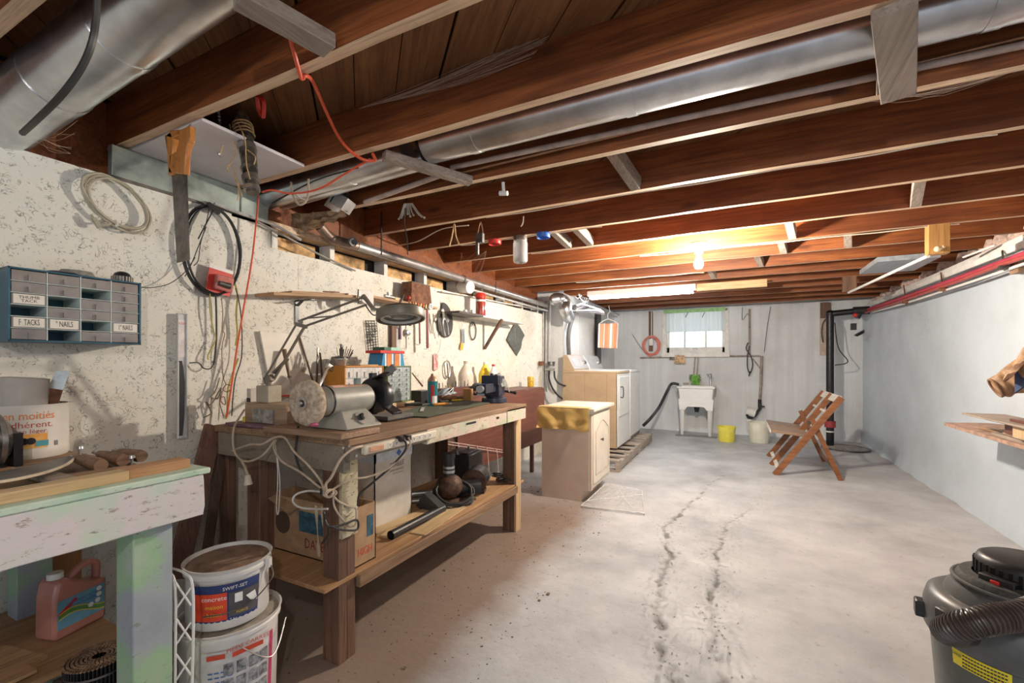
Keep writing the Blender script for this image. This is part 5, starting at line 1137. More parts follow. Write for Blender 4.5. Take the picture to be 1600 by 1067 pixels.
mk('label_stripe',MB().surf(lambda u,v:M@V((-.08+.16*u,-.010+.022*math.sin(u*4+.5)+.004*v,.002)),14,2).surf(lambda u,v:M@V((-.08+.16*u,-.032+.022*math.sin(u*4+.5)+.004*v,.002)),14,2),YELP,lb)
mk('label_stripe',MB().beam(M@V((-.08,.0,.001)),M@V((-.02,.045,.001)),.014,.001,(1,0,0)),REDP,lb)
mk('lettering',MB().text('LAIN-WHAT BOTTOM',.016,M@Matrix.Translation((.012,.034,.002)),.8).text('CONDITIONNEMENT',.014,M@Matrix.Translation((.012,.018,.002)),.8),INKBL,lb)
for dx,dy in ((.06,.045),(.06,.02),(.055,-.005),(.03,-.012)): mk('label_spot',MB().cyl((dx,dy,.0012),(dx,dy,.0025),.010,n=12,M=M),INKW,lb)
# block behind jug
tag(mk('brown_plywood',MB().bx(-2.27,-2.25,.66,.80,.33,.78),wood('orange_panel',(.36,.16,.06),(.50,.25,.10),'z'),bev=.002),'orange-brown board standing behind the pink jug','board')
for (x,y,dx,dy,rz,l) in ((-1.85,.30,.20,.5,12,'thin board lying in front of jug on lower shelf'),(-1.75,.22,.07,.6,4,'narrow board along the lower shelf edge')):
    tag(mk('shelf_plank',MB().box((x,y,.336+.006*(dy>.55)),(dx,dy,.01),rz=rz),PLYY),l,'board')
# roll of nails (collated)
t=thing('nail_coil','rolled coil of dark collated nails beside table leg','nail coil',(-1.585,.60,.300)); 
mb=MB(); heads=MB(); k=0
for ringi in range(7):
    rr=.018+ringi*.0085; n=int(2*math.pi*rr/.0078)
    for i in range(n):
        q=2*math.pi*i/n+ringi; x,y=rr*math.cos(q),rr*math.sin(q)*1.05; mb.cyl((x,y,.0),(x,y,.082),.0019,n=5); heads.m=0; heads.cyl((x,y,.082),(x,y,.0845),.0036,n=7)
mk('nail_shanks',mb,BLKM,t)['kind']='stuff'; o=mk('nail_heads',heads,mat('bronze_heads',(.30,.19,.12),.4,.4,.3,50,.2),t); o['kind']='stuff'
mk('band',MB().lathe([(.0735,.02),(.0735,.026)],None,30).lathe([(.0735,.055),(.0735,.061)],None,30),DSTEEL,t)
# ---- buckets
def bucket(name,label,c,r0,r1,h,body,lid=None,rz=0):
    t=thing(name,label,'bucket',c,rz)
    mk('bucket_body',MB().lathe([(0,0),(r0,0),(r0+.003,.006),(r1-.012,h-.03),(r1-.004,h-.028),(r1-.004,h-.018),(r1-.008,h-.014),(r1,h),(r1-.006,h),(r1-.014,h-.02),(r0-.004,.008),(0,.008)],None,44),body,t)
    return t
PW=mat('pail_plastic_white',(.70,.68,.66),.38,0,.06,9,.05)
bc=PZ(318,1075,.02); B1=V((-1.62,.93,0))
# lower large bucket
cl=V((-1.55,.94,0)); t=bucket('large_bucket','large white printed bucket under the smaller one',cl,.135,.158,.385,PW); t.scale=(1,1,.90)
mk('dirt_lid',MB().lathe([(0,.372),(.08,.374),(.148,.372)],None,36),mat('dusty_plastic',(.42,.36,.30),.8,0,.2,20,.3),t)
vc=math.degrees(math.atan2(-cl.y,-cl.x)); 
def cy(ang,z,rr): a=R(ang); return face((rr*math.cos(a),rr*math.sin(a),z),(math.cos(a),math.sin(a),0))
o=mk('label_panel',MB().lathe([(.1452,.06),(.1540,.33)],None,20,a0=vc-30,a1=vc+45),mat('label_offwhite',(.66,.65,.66),.5),t)
mb=MB(); mr=MB(); mg=MB()
for c_ in range(4):
    for r_ in range(4): M=cy(vc-2+c_*13,.10+r_*.055,.1565-(3-r_)*.0022); mg.box((0,0,0),(.026,.040,.001),M); 
    for r_ in range(11): M=cy(vc-20+c_*6.5,.09+r_*.017,.1555-(10-r_)*.0007); mb.box((0,0,0),(.013,.004,.001),M)
mk('instruction_picture',mg,mat('picture_grey',(.28,.29,.31),.6,0,.5,60,0),o); mk('fine_print',mb,INKBL,o)
for ang,w_ in ((vc-14,.05),(vc+18,.09)): mr.box((0,0,0),(w_,.016,.001),cy(ang,.315,.1570))
mk('lettering',mr.text('PIEDS CARRES',.02,cy(vc+18,.335,.158)),INKR,o); mk('side_stripe',MB().lathe([(.1460,.06),(.1548,.33)],None,4,a0=vc+46,a1=vc+52),mat('magenta_print',(.55,.05,.15),.5),t)
mb=MB(); mb.tube(cr([(.155*math.cos(R(vc+10)),.155*math.sin(R(vc+10)),.33),(.20*math.cos(R(vc+35)),.20*math.sin(R(vc+35)),.27),(.17*math.cos(R(vc+80)),.17*math.sin(R(vc+80)),.32)],7),.0025,6); mk('wire_handle',mb,STEEL,t)
# smaller bucket
cs=cl+V((.0,-.005,.348)); t=bucket('concrete_bucket','small white bucket with blue and red concrete label, dirt lid',cs,.118,.132,.190,PW)
mk('dirty_lid',MB().lathe([(0,.180),(.06,.182),(.122,.179),(.126,.186)],None,40),mat('dirt_brown',(.24,.15,.10),.9,0,.2,20,.5),t)
vc=math.degrees(math.atan2(-cs.y,-cs.x))
o=mk('label_panel',MB().lathe([(.1205,.025),(.1296,.148)],None,24,a0=vc-50,a1=vc+42),mat('navy_print',(.025,.045,.16),.45),t)
mk('label_block',MB().lathe([(.1213,.032),(.1297,.122)],None,14,a0=vc-48,a1=vc-2),mat('red_print',(.72,.07,.03),.45),o); mk('label_block',MB().lathe([(.1217,.038),(.1290,.118)],None,12,a0=vc+0,a1=vc+40),mat('dark_grey_print',(.10,.09,.10),.45),o)
mk('lettering',MB().text('concrete',.020,cy(vc-18,.106,.1305),1,bend=.13).text('SWIFT-SET',.015,cy(vc+8,.133,.1312),1,bend=.13).text('5 kg',.012,cy(vc+6,.031,.1255),1,bend=.13),INKW,o)
mk('lettering',MB().text('maison',.018,cy(vc-18,.080,.129),1,bend=.13).text('béton',.018,cy(vc-18,.055,.127),1,bend=.13).text('FORCE',.011,cy(vc+17,.050,.127),1,bend=.13),YELP,o)
mk('picture_spot',MB().box((0,0,0),(.022,.028,.001),cy(vc+12,.098,.1300)),INKW,o)
mk('picture_spot',MB().prism([(-.02,.01),(.01,.016),(.018,-.018),(-.005,-.01)],0,.001,cy(vc+30,.085,.1290)),INKW,o)
mb=MB(); mb.tube(cr([(.134*math.cos(R(vc+60)),.134*math.sin(R(vc+60)),.165),(.150*math.cos(R(vc+58)),.150*math.sin(R(vc+58)),.12),(.140*math.cos(R(vc+30)),.140*math.sin(R(vc+30)),.075),(.137*math.cos(R(vc)),.137*math.sin(R(vc)),.06),(.137*math.cos(R(vc-30)),.137*math.sin(R(vc-30)),.058)],7),.002,6); mk('wire_handle',mb,DSTEEL,t)
mk('handle_lug',MB().box((0,0,0),(.02,.03,.012),cy(vc+60,.165,.134)),PW,t)
# white wire rack
t=thing('wire_basket','white wire rack standing against the painted table leg','rack',(-1.5,.72,.0))
mb=MB(); zz=[.02,.12,.20,.28,.36,.44,.52]
yA,yB=.703,.738; xf=-1.412
mb.tube(cr([(xf,yA,.02),(xf,yA,.35),(xf,yA,.56),(xf-.03,yA,.60),(xf-.10,yA,.60)],4),.0035,6).tube(cr([(xf+.0,yB,.02),(xf+.02,yB,.35),(xf+.02,yB,.55),(xf-.02,yB,.585),(xf-.10,yB,.585)],4),.0035,6)
for i,z in enumerate((.1,.2,.3,.4,.5)): mb.tube([(xf,yA,z),(xf+.01,yB,z+.05)],.0028,6).tube([(xf,yA,z+.08),(xf+.01,yB,z)],.0028,6)
mb.tube([(xf-.22,yA,.02),(xf-.22,yA,.56)],.0035,6).tube([(xf-.22,yA,.56),(xf-.08,yA,.60)],.003,6)
mk('wire_frame',mb,WHT,t,w=True)
# ================================================================== small cabinet, laundry corner
CABM=mat('cream_cabinet',(.60,.48,.38),.5,0,.05,7,.05); CABF=mat('cream_cabinet_front',(.70,.64,.55),.45,0,.04,7,.05)
t=thing('base_cabinet','small cream base cabinet with pale top and yellow cloth','cabinet',(-1.34,4.03,0))
x0,x1,y0,y1,zt=-1.555,-1.13,3.70,4.36,.775
mk('carcass',MB().prism([(y0,0),(y0,zt),(y1,zt),(y1,0)],x0,x1-.06,face((0,0,0),(1,0,0))).bx(x1-.065,x1,y0,y1,.10,zt),CABM,t,w=True,bev=.002)
mk('face_frame',MB().bx(x1,x1+.018,y0,y1,.10,zt),CABF,t,w=True,bev=.002)
yd0,yd1,zd0,zd1=y0+.06,y1-.06,.14,.74
o=mk('door',MB().bx(x1+.018,x1+.034,yd0,yd1,zd0,zd1),CABF,t,w=True,bev=.004)
arch=[(yd0+.06,zd0+.07),(yd1-.06,zd0+.07),(yd1-.06,zd1-.15)]+[(yd1-.06-(yd1-yd0-.12)*k/12,zd1-.15+.08*math.sin(math.pi*k/12)**1.5) for k in range(1,12)]+[(yd0+.06,zd1-.15)]
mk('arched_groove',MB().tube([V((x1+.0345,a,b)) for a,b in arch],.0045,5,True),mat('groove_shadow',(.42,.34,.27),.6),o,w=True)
mk('knob',MB().lathe([(.006,0),(.006,.012),(.014,.018),(.014,.026),(0,.03)],face((x1+.034,yd0+.22,.50),(1,0,0)),16),DSTEEL,o,w=True)
mk('filler_strip',MB().bx(x1+.018,x1+.030,y0,y0+.05,.10,zt-.03),CABM,t,w=True,bev=.002)
mk('countertop',MB().bx(x0-.02,x1+.06,y0-.015,y1+.02,zt,zt+.025),mat('worktop_cream',(.72,.64,.55),.45,0,.08,10,.05),t,w=True,bev=.002)
CY=mat('mustard_cloth',(.56,.37,.12),.85,0,.03,9,.15)
def cl(u,v):
    x=x0-.035+(x1+.05-x0)*u; drop=.20*v*(.92+.12*noise.noise(V((u*4,0,2))))
    return (x+.02*v*math.sin(u*3), y0-.018-.014*v-.012*v*math.sin((u-.5)*22/(1+.9*(1-v)))-.008*v*noise.noise(V((u*9,v*4,1)))-.004*math.sin(18*math.hypot(u-.45,v*.6)),zt+.020-drop)
mb=MB(); mb.surf(cl,60,18,.003); mb.bx(x0-.035,x1+.012,y0-.018,y0+.10,zt+.0255,zt+.028)
tag(mk('yellow_cloth',mb,CY),'mustard yellow cloth hanging over the near side of small cabinet','cloth')
t=thing('laminate_strip','cream worktop edge strip standing behind small cabinet','strip',(-1.10,4.7,0)) if False else None
# plastic sheet on floor
t=thing('plastic_sheet','crumpled clear plastic sheet lying on the floor beside cabinet','sheet',PZ(962,785,.012))
cn=[PZ(908,792,.006),PZ(947,757,.006),PZ(1003,768,.006),PZ(1007,804,.006)]
def ps_(u,v):
    p=(cn[0]*(1-u)+cn[3]*u)*(1-v)+(cn[1]*(1-u)+cn[2]*u)*v
    return (p.x,p.y,.010+.012*abs(noise.noise(V((u*6,v*5,3))))+.008*noise.noise(V((u*17,v*15,1))) + .004)
m_,nt,b_=nodes('clear_film'); b_.inputs['Base Color'].default_value=(.75,.76,.77,1); b_.inputs['Roughness'].default_value=.12; b_.inputs['Alpha'].default_value=.42
mk('film',MB().surf(ps_,34,30),m_,t,w=True)
mk('film_edge',MB().tube([V(ps_(k/20,0)) for k in range(21)]+[V(ps_(1,k/20)) for k in range(1,21)]+[V(ps_(1-k/20,1)) for k in range(1,21)]+[V(ps_(0,1-k/20)) for k in range(1,20)],.004,5,True).tube([V(ps_(.0+k/20,.2+.6*k/20)) for k in range(21)],.003,5).tube([V(ps_(.35+k/40,1-k/22)) for k in range(20)],.003,5),mat('film_fold',(.72,.72,.72),.3,0,.1,20,0),t,w=True)
# pallets
def pallet(label,y0,y1,x0=-2.0,x1=-1.13):
    t=thing('pallet',label,'pallet',((x0+x1)/2,(y0+y1)/2,0),0,'pallets under the machines'); n=4
    PW_=wood('pallet_wood',(.34,.28,.23),(.55,.48,.41),'x',.75,.4)
    PY_=wood('pallet_wood_y',(.34,.28,.23),(.55,.48,.41),'y',.75,.4)
    for k in range(3): x=x0+(x1-x0-.05)*k/2; mk('stringer',MB().bx(x,x+.045,y0,y1,.018,.105),PY_,t,w=True,bev=.003)
    for k in range(5): y=y0+(y1-y0-.09)*k/4; mk('deck_board',MB().bx(x0,x1,y,y+.09,.105,.123),PW_,t,w=True,bev=.002)
    for k in range(3): y=y0+(y1-y0-.09)*k/2; mk('bottom_board',MB().bx(x0,x1,y,y+.09,0,.018),PW_,t,w=True,bev=.002)
    return t
pallet('weathered wooden pallet under the dryer',4.86,6.02); pallet('weathered wooden pallet under the washer, nearer the back wall',6.05,6.98)
# washer / dryer
APT=mat('appliance_tan',(.50,.37,.24),.45,.1,.05,7,.05); APW=mat('appliance_white',(.74,.75,.74),.3,0,.04,7,.03); APD=mat('panel_dark',(.08,.08,.085),.35)
def machine(name,label,y0,y1,side,front,door=True):
    x0,x1,z0,z1=-1.99,-1.285,.125,1.085; t=thing(name,label,name,((x0+x1)/2,(y0+y1)/2,z0))
    mk('side_panel',MB().bx(x0,x1-.004,y0,y0+.01,z0+.02,z1-.03),side,t,w=True,bev=.003)
    mk('body',MB().bx(x0,x1-.02,y0+.01,y1,z0+.02,z1-.03),APW,t,w=True,bev=.004)
    mk('front_panel',MB().bx(x1-.02,x1,y0,y1,z0+.03,z1-.035),front,t,w=True,bev=.006)
    mk('lid',MB().bx(x0,x1+.006,y0-.004,y1+.002,z1-.032,z1),side if door else APW,t,w=True,bev=.008)
    mk('top_panel',MB().bx(x0+.15,x1+.004,y0+.02,y1-.02,z1,z1+.004),APW,t,w=True,bev=.002)
    pr=[(x0,z1),(x0,z1+.20),(x0+.045,z1+.205),(x0+.15,z1+.01),(x0+.15,z1)]
    mk('console',MB().prism(pr[::-1],-(y1-.015),-(y0+.015),face((0,0,0),(0,-1,0))),side,t,w=True,bev=.003)
    pc=V((x0+.1005,(y0+y1)/2,z1+.109)); nrm=V((.195,0,.105)).normalized(); M=face(pc,nrm)
    o=mk('control_panel',MB().box((0,0,.003),(y1-y0-.04,.20,.005),M),mat('silver_panel',(.62,.62,.63),.3,.3,.05,9,.03),t,w=True,bev=.002)
    mk('panel_print',MB().box((-.06,0,.006),(.26,.11,.002),M),mat('grey_print',(.30,.30,.31),.5,0,.5,40,0,c2=(.55,.55,.56)),o,w=True)
    for dx in (.16,.23): mk('dial',MB().cyl(M@V((dx,-.01,.006)),M@V((dx,-.01,.03)),.028,.022,18),APD if dx>.2 else STEEL,o,w=True)
    for x in (x0+.06,x1-.08):
        for y in (y0+.06,y1-.06): mk('foot',MB().cyl((x,y,.124),(x,y,z0+.03),.018,n=10),BLK,t,w=True)
    return t,x1,y0,y1,z0,z1
t,x1,y0,y1,z0,z1=machine('dryer','tan-sided dryer with white front nearest small cabinet',5.42,6.10,APT,APW)
mk('door',MB().bx(x1,x1+.012,y0+.05,y1-.04,z0+.40,z1-.07),APW,t,w=True,bev=.006)
yh=y0+.10; mk('door_handle',MB().tube(cr([(x1+.012,yh,z1-.20),(x1+.045,yh,z1-.20),(x1+.045,yh,z1-.32),(x1+.012,yh,z1-.32)],3),.006,6),BLK,t,w=True)
mk('side_groove',MB().bx(-1.42,-1.415,5.4185,5.4205,.16,1.04).bx(-1.70,-1.697,5.4185,5.4205,.16,1.04),mat('tan_dark',(.32,.23,.14),.5),t,w=True)
t,x1,y0,y1,z0,z1=machine('washing_machine','white washing machine with silver console behind the dryer',6.14,6.84,APW,APW)
mk('kick_vent',MB().bx(x1+.0,x1+.003,y0+.03,y1-.03,z0+.04,z0+.06),APD,t,w=True)
# vertical pipes and valves at the corner of the return wall
def pipe(name,label,pts,r,m,cat='pipe',k=1,group=None): return tag(mk(name,MB().tube(cr(pts,k) if k>1 else [V(p) for p in pts],r,12),m),label,cat,group)
Y1=YR-.03
PIPEW=mat('pipe_white_grey',(.46,.46,.45),.45,.2,.15,12,.1)
for i,(px,l,yb) in enumerate(((849,'leftmost thin grey water pipe at the plywood end',640),(854,'middle grey water pipe beside the return wall',612),(859,'right grey water pipe beside the return wall',585))):
    a=PY(px,470,5.50); b_=PY(px-1,yb,5.50); pipe('water_pipe',l,[a,b_],.014,PIPEW)
a=PY(858,575,5.47); t=thing('tap_valve','pair of hose taps on the wall pipes behind the dryer','tap',a)
mk('valve_body',MB().cyl(PY(852,577,5.46),PY(866,577,5.46),.016,n=12).cyl(PY(852,571,5.46),PY(866,570,5.46),.010,n=10),STEEL,t,w=True)
for px in (858,865): mk('tap_handle',MB().cyl(PY(px,572,5.44),PY(px,565,5.44),.012,.02,10),DSTEEL,t,w=True)
cord('supply_hose','black washer hose from wall taps, upper loop',[PY(866,580,5.44),PY(867,590,5.40),PY(872,598,5.38),PY(880,602,5.36),PY(886,603,5.5)],.012,BLK,'hose')
cord('supply_hose','black washer hose from wall taps, lower loop',[PY(858,580,5.44),PY(858,592,5.40),PY(863,606,5.38),PY(872,618,5.36),PY(884,626,5.5)],.012,BLK,'hose')
tag(mk('pipe_bracket',MB().box(tuple(PX(846,568,-2.26)),(.05,.07,.06)),RUST),'little brown wooden bracket on wall beside pipes','bracket')
# standpipe, dryer duct, white sheet
pipe('drain_hose','thick dark drain hose rising behind the dryer console',[PX(889,554,-1.97),PX(888,530,-1.96),PX(890,512,-1.95),PX(896,492,-1.94),PX(898,478,-1.9)],.028,mat('dark_hose',(.13,.13,.13),.5),'hose',6)
mb=MB(); pts=cr([PX(862,466,-2.05)+V((0,.25,0)),PX(868,468,-2.0),PX(877,468,-1.95),PX(883,474,-1.9),PX(884,486,-1.88),PX(888,496,-1.9)],8); mb.tube(pts,[.075+.006*(i%2) for i in range(len(pts))],14)
tag(mk('dryer_duct',mb,GALV),'crinkled silver dryer duct elbow high beside the hangers','duct')
t=thing('white_board_sheet','white sheet of board standing on the wall behind the washer','board',PX(915,540,-2.0)); mk('sheet',MB().bx(-2.028,-2.015,6.15,6.9,1.10,2.02),APW,t,w=True)
mk('black_strip',MB().bx(-2.012,-1.98,6.98,7.22,1.05,2.03),BLK,t,w=True)
# hangers on a rail
ra=V((-1.72,5.25,2.03)); 
pipe('hanger_rail','grey clothes rail under the joists above the washer',[PZ(915,470,2.05),PZ(967,492,2.03)],.014,mat('rail_grey',(.42,.45,.46),.4,.4))
def hanger(px,py,d,ang,label,m,w=.40):
    c=PD(px,py,d); t=thing('clothes_hanger',label,'hanger',c,ang,'hangers on the rail')
    mk('hanger_frame',MB().tube(cr([(-w/2,0,-.10),(0,0,-.01),(w/2,0,-.10)],1),.010,6).tube([(-w/2,0,-.10),(w/2,0,-.10)],.009,6),m,t)
    mk('hook',MB().tube(cr([(0,0,-.01),(0,0,.03),(.022,0,.06),(0,0,.085),(-.02,0,.07)],5),.003,6),STEEL,t); return t
HM=[WHT,mat('lilac_plastic',(.42,.33,.42),.4),mat('grey_plastic',(.16,.18,.21),.4),WHT,mat('lilac_plastic',(.55,.48,.55),.4),mat('grey_plastic',(.25,.27,.30),.4),WHT]
HL=['white plastic hanger nearest camera in bunch','lilac plastic hanger second in the bunch','grey plastic hanger third in the bunch','white plastic hanger at the middle of the bunch','lilac plastic hanger behind the middle white one','dark grey hanger near back of the bunch','white hanger farthest in the bunch']
for k in range(7): hanger(908+k*3.2,473+k*.8,5.9+.08*k,15+k*9,HL[k],HM[k],.50)
tag(mk('bent_wire',MB().tube(cr([PD(898,463,5.6),PD(903,466,5.6),PD(908,462,5.6),PD(904,459,5.6),PD(908,468,5.7),PD(914,472,5.8),PD(918,470,5.8)],5),.006,6),STEEL),'tangle of bent wire hooks above the hangers','wire')
# orange cloth on a hanger
t=thing('orange_cloth','orange and white striped cloth pinned to a hanger','cloth',PD(950,543,6.7))
def oc(u,v):
    p=(PD(935,506,6.65)*(1-u)+PD(965,505,6.75)*u)*(1-v)+(PD(934,543,6.65)*(1-u)+PD(963,544,6.75)*u)*v
    return p+V((.01*math.sin(u*9),.02*math.sin(u*14),0))
mb=MB(); mb.surf(oc,18,6,.003); mk('cloth',mb,mat('salmon_cloth',(.66,.22,.10),.8,0,.25,60,.1,c2=(.74,.36,.22)),t,w=True)
for u0,u1 in ((0,.05),(.28,.33),(.62,.72),(.95,1.0)):
    mk('white_stripe',MB().surf(lambda u,v:V(oc(u0+(u1-u0)*u,v))+V((.004,-.006,0)),3,6),INKW,t,w=True)
mk('hanger_hook',MB().tube(cr([PD(936,506,6.65),PD(950,498,6.7),PD(965,505,6.75)],2),.006,6).tube(cr([PD(950,498,6.7),PD(950,490,6.7),PD(953,487,6.7),PD(951,478,6.6)],3),.004,6),WHT,t,w=True)

# ================================================================== window and back wall
win=mk('window_1',MB().bx(wx0-.02,wx0+.045,YB-.012,YB+.16,wz0,wz1).bx(wx1-.045,wx1+.02,YB-.012,YB+.16,wz0,wz1).bx(wx0,wx1,YB-.012,YB+.16,wz1-.03,wz1+.02).bx(wx0-.03,wx1+.03,YB-.06,YB+.16,wz0-.05,wz0+.03),M_WPAINT,M=Matrix.Identity(4),bev=.003); tag(win,kind='structure',label='small high basement window with white frame')
for k in (1,2): x=wx0+(wx1-wx0)*k/3; mk('mullion',MB().bx(x-.012,x+.012,YB+.09,YB+.12,wz0+.1,wz1),M_WPAINT,win)
mk('sash',MB().bx(wx0+.045,wx1-.045,YB+.085,YB+.125,wz0+.03,wz0+.12).bx(wx0+.045,wx0+.085,YB+.085,YB+.125,wz0+.03,wz1).bx(wx1-.085,wx1-.045,YB+.085,YB+.125,wz0+.03,wz1),M_WPAINT,win,bev=.002)
m_,nt,b_=nodes('window_glass'); b_.inputs['Base Color'].default_value=(1,1,1,1); b_.inputs['Roughness'].default_value=.02; b_.inputs['Transmission Weight'].default_value=1; b_.inputs['IOR'].default_value=1.02; b_.inputs['Alpha'].default_value=.25
for k in range(3): a=wx0+(wx1-wx0)*k/3; mk('pane',MB().bx(a+.012,a+(wx1-wx0)/3-.012,YB+.102,YB+.106,wz0+.1,wz1-.03),m_,win)
mk('latch',MB().tube(cr([((wx0+wx1)/2-.04,YB+.07,wz0+.09),((wx0+wx1)/2,YB+.06,wz0+.11),((wx0+wx1)/2+.04,YB+.07,wz0+.09)],4),.006,6),STEEL,win)
m_,nt,b_=nodes('sheer_curtain'); b_.inputs['Base Color'].default_value=(.80,.82,.78,1); b_.inputs['Roughness'].default_value=.9; b_.inputs['Transmission Weight'].default_value=0; b_.inputs['Alpha'].default_value=.80; b_.inputs['Subsurface Weight'].default_value=0
tr=nn(nt,'ShaderNodeBsdfTranslucent'); tr.inputs[0].default_value=(.85,.88,.84,1); mx=nn(nt,'ShaderNodeMixShader'); mx.inputs[0].default_value=.6
out=nt.nodes['Material Output']; nt.links.new(b_.outputs[0],mx.inputs[1]); nt.links.new(tr.outputs[0],mx.inputs[2]); nt.links.new(mx.outputs[0],out.inputs[0])
t=thing('cafe_curtain','pale sheer curtain with green band over the upper window','curtain',((wx0+wx1)/2,YB-.02,wz1-.4)); zc0=PY(1085,518,YB).z
mk('curtain_sheer',MB().surf(lambda u,v:(wx0+.03+(wx1-wx0-.06)*u,YB-.03+.012*math.sin(u*90)+.004*math.sin(u*37),wz1-(wz1-zc0)*v),120,6),m_,t,w=True)
mk('green_band',MB().bx(wx0+.0,wx1-.03,YB-.06,YB-.045,wz1-.045,wz1+.015),mat('green_curtain',(.36,.62,.28),.8),t,w=True)
for px in (1073,1099): mk('clip',MB().beam(PY(px+2,488,YB-.06),PY(px-2,496,YB-.06),.012,.01),BLK,t,w=True)
# lumpy reveal plaster around window
#mk('plaster_lip',MB().tube(jit(cr([(wx0-.05,YB-.01,wz1),(wx0-.05,YB-.01,wz0-.07),(wx1+.05,YB-.01,wz0-.07),(wx1+.06,YB-.01,wz1)],10),.006),.035,8),M_CW,wb)
# red cord reel
c=PY(1018,540,YB-.04); t=thing('orange_cord_coil','coiled salmon extension cord hanging left of the window','cord',c-V((0,0,.16))); M=face(c,(0,-1,0)); mb=MB()
for k in range(6): mb.tube(ring(k*4,.15-.008*k+.01*random.random(),.175-.006*k,M@Matrix.Translation((0,0,.008*k)),26,wob=.10),.009,6,True)
mk('coil',mb,mat('salmon_cord',(.72,.22,.17),.5),t,w=True)
mk('wood_post',MB().bx(c.x-.05,c.x+.02,YB-.035,YB-.002,c.z-.10,2.1),WARMZ,t,w=True) ; mk('cord_tail',MB().tube(cr([PY(988,522,YB-.02),PY(994,532,YB-.03),PY(1004,547,YB-.03)],5),.008,6),PIPEW,t,w=True)
mk('outlet_box',MB().bx(c.x-.035,c.x+.035,YB-.10,YB-.03,c.z-.0,c.z+.12),WHT,t,w=True,bev=.004); mk('riser_cable',MB().tube([V((c.x,YB-.05,c.z+.1)),V((c.x,YB-.05,2.1))],.008,6),WHT,t,w=True)
# pipes on back wall
Bk=lambda px,py,o=.04: PY(px,py,YB-o)
DP=mat('dirty_pipe',(.34,.28,.24),.6,.2,.25,14,.2)
pipe('water_pipe','long horizontal pipe along back wall under the window',[Bk(1000,559),Bk(1060,557),Bk(1188,556)],.013,DP)
pipe('drain_pipe','brown vertical pipe dropping to the corner pump',[Bk(1190,556),Bk(1189,600),Bk(1187,628)],.02,DP)
pipe('drain_pipe','brown pipe rising to ceiling left of the drop',[Bk(1171,483),Bk(1171,556)],.015,DP)
pipe('brace_pipe','thin diagonal pipe brace beside the brown drop',[Bk(1176,560),Bk(1188,576)],.009,DP)
for a,b_,l in ((1086,1084,'left thin supply pipe above laundry sink'),(1091,1089,'right thin supply pipe above laundry sink')): pipe('supply_pipe',l,[Bk(a,557,.05),Bk(b_,586,.08)],.009,DP)
cord('wall_wire','thin black wire from ceiling to the brown drop pipe',[Bk(1204,479),Bk(1199,510),Bk(1194,550)],.004,BCORD,'wire')
cord('wall_wire','thin dark wire loop beside the riser pipe',[Bk(1160,480),Bk(1160,500),Bk(1168,490),Bk(1172,500)],.004,BCORD,'wire')
t=thing('hanging_plug_cable','black cable with plugs tied to the riser pipe','cable',Bk(1171,588)); mk('cable',MB().tube(cr([Bk(1171,540,.06),Bk(1168,556,.06),Bk(1168,574,.06),Bk(1172,583,.06),Bk(1176,570,.06),Bk(1173,556,.06),Bk(1166,545,.06),Bk(1169,535,.06)],6),.009,6),BCORD,t,w=True); mk('plug',MB().cyl(Bk(1172,580,.06),Bk(1170,588,.06),.016,.006,8),BLK,t,w=True)
t=thing('corner_pump','small white pump with black elbow mounted low on back wall','pump',Bk(1173,650)); mk('pump_body',MB().cyl(Bk(1166,642,.10),Bk(1180,646,.10),.075,n=18),WHT,t,w=True); mk('elbow',MB().tube(cr([Bk(1187,628,.05),Bk(1188,636,.07),Bk(1184,643,.10),Bk(1178,651,.12),Bk(1170,652,.14),Bk(1167,646,.14)],6),.022,10),BLK,t,w=True)
mk('valve',MB().cyl(Bk(1187,624,.05),Bk(1187,638,.05),.026,n=12).box(tuple(Bk(1192,635,.06)),(.05,.02,.02)),BLKM,t,w=True); mk('downpipe',MB().cyl(Bk(1171,655,.08),Bk(1171,672,.08),.04,n=14),WHT,t,w=True)
t=thing('faucet_valve','brown cloth cover tied over pipe valve left of the sink','cover',Bk(1062,566)); mk('cover_cloth',MB().surf(lambda u,v:Bk(1055+14*u+ (2*v)*(u-.5)*2,555+13*v,.06)+V((0,-.03*math.sin(u*3.1),.01*math.sin(u*20))),14,6,.004),mat('tan_rag',(.62,.42,.25),.8,0,.3,25,.3),t,w=True); mk('tap',MB().cyl(Bk(1046,561),Bk(1055,561),.014,n=10).sph(Bk(1048,559,.06),.02,8),DSTEEL,t,w=True)
# laundry sink
xs0,xs1=-.865,-.30; ys0,ys1=7.70,8.22; zr=.80
t=thing('laundry_sink','white plastic laundry tub on tapered legs below window','sink',((xs0+xs1)/2,(ys0+ys1)/2,0))
SK=mat('sink_white',(.80,.79,.76),.35,0,.03,7,.03)
mb=MB(); T=.012
def rect(x0,x1,y0,y1,z): return [V((x0,y0,z)),V((x1,y0,z)),V((x1,y1,z)),V((x0,y1,z))]
rs=[rect(xs0,xs1,ys0,ys1,zr-.03),rect(xs0,xs1,ys0,ys1,zr),rect(xs0+.03,xs1-.03,ys0+.03,ys1-.10,zr),rect(xs0+.06,xs1-.06,ys0+.06,ys1-.13,zr-.28),]
ot=[rect(xs0+.05,xs1-.05,ys0+.045,ys1-.10,zr-.32),rect(xs0+.02,xs1-.02,ys0+.02,ys1-.02,zr-.03)]
lo=ot[:1]+ot[1:]+rs
vs_=[p for r_ in (ot[0],ot[1],rs[0],rs[1],rs[2],rs[3]) for p in r_]
mb.add(vs_,[(j*4+i,j*4+(i+1)%4,(j+1)*4+(i+1)%4,(j+1)*4+i) for j in range(5) for i in range(4)]+[(0,1,2,3)[::-1],(20,21,22,23)])
mk('basin',mb,SK,t,w=True,bev=.008)
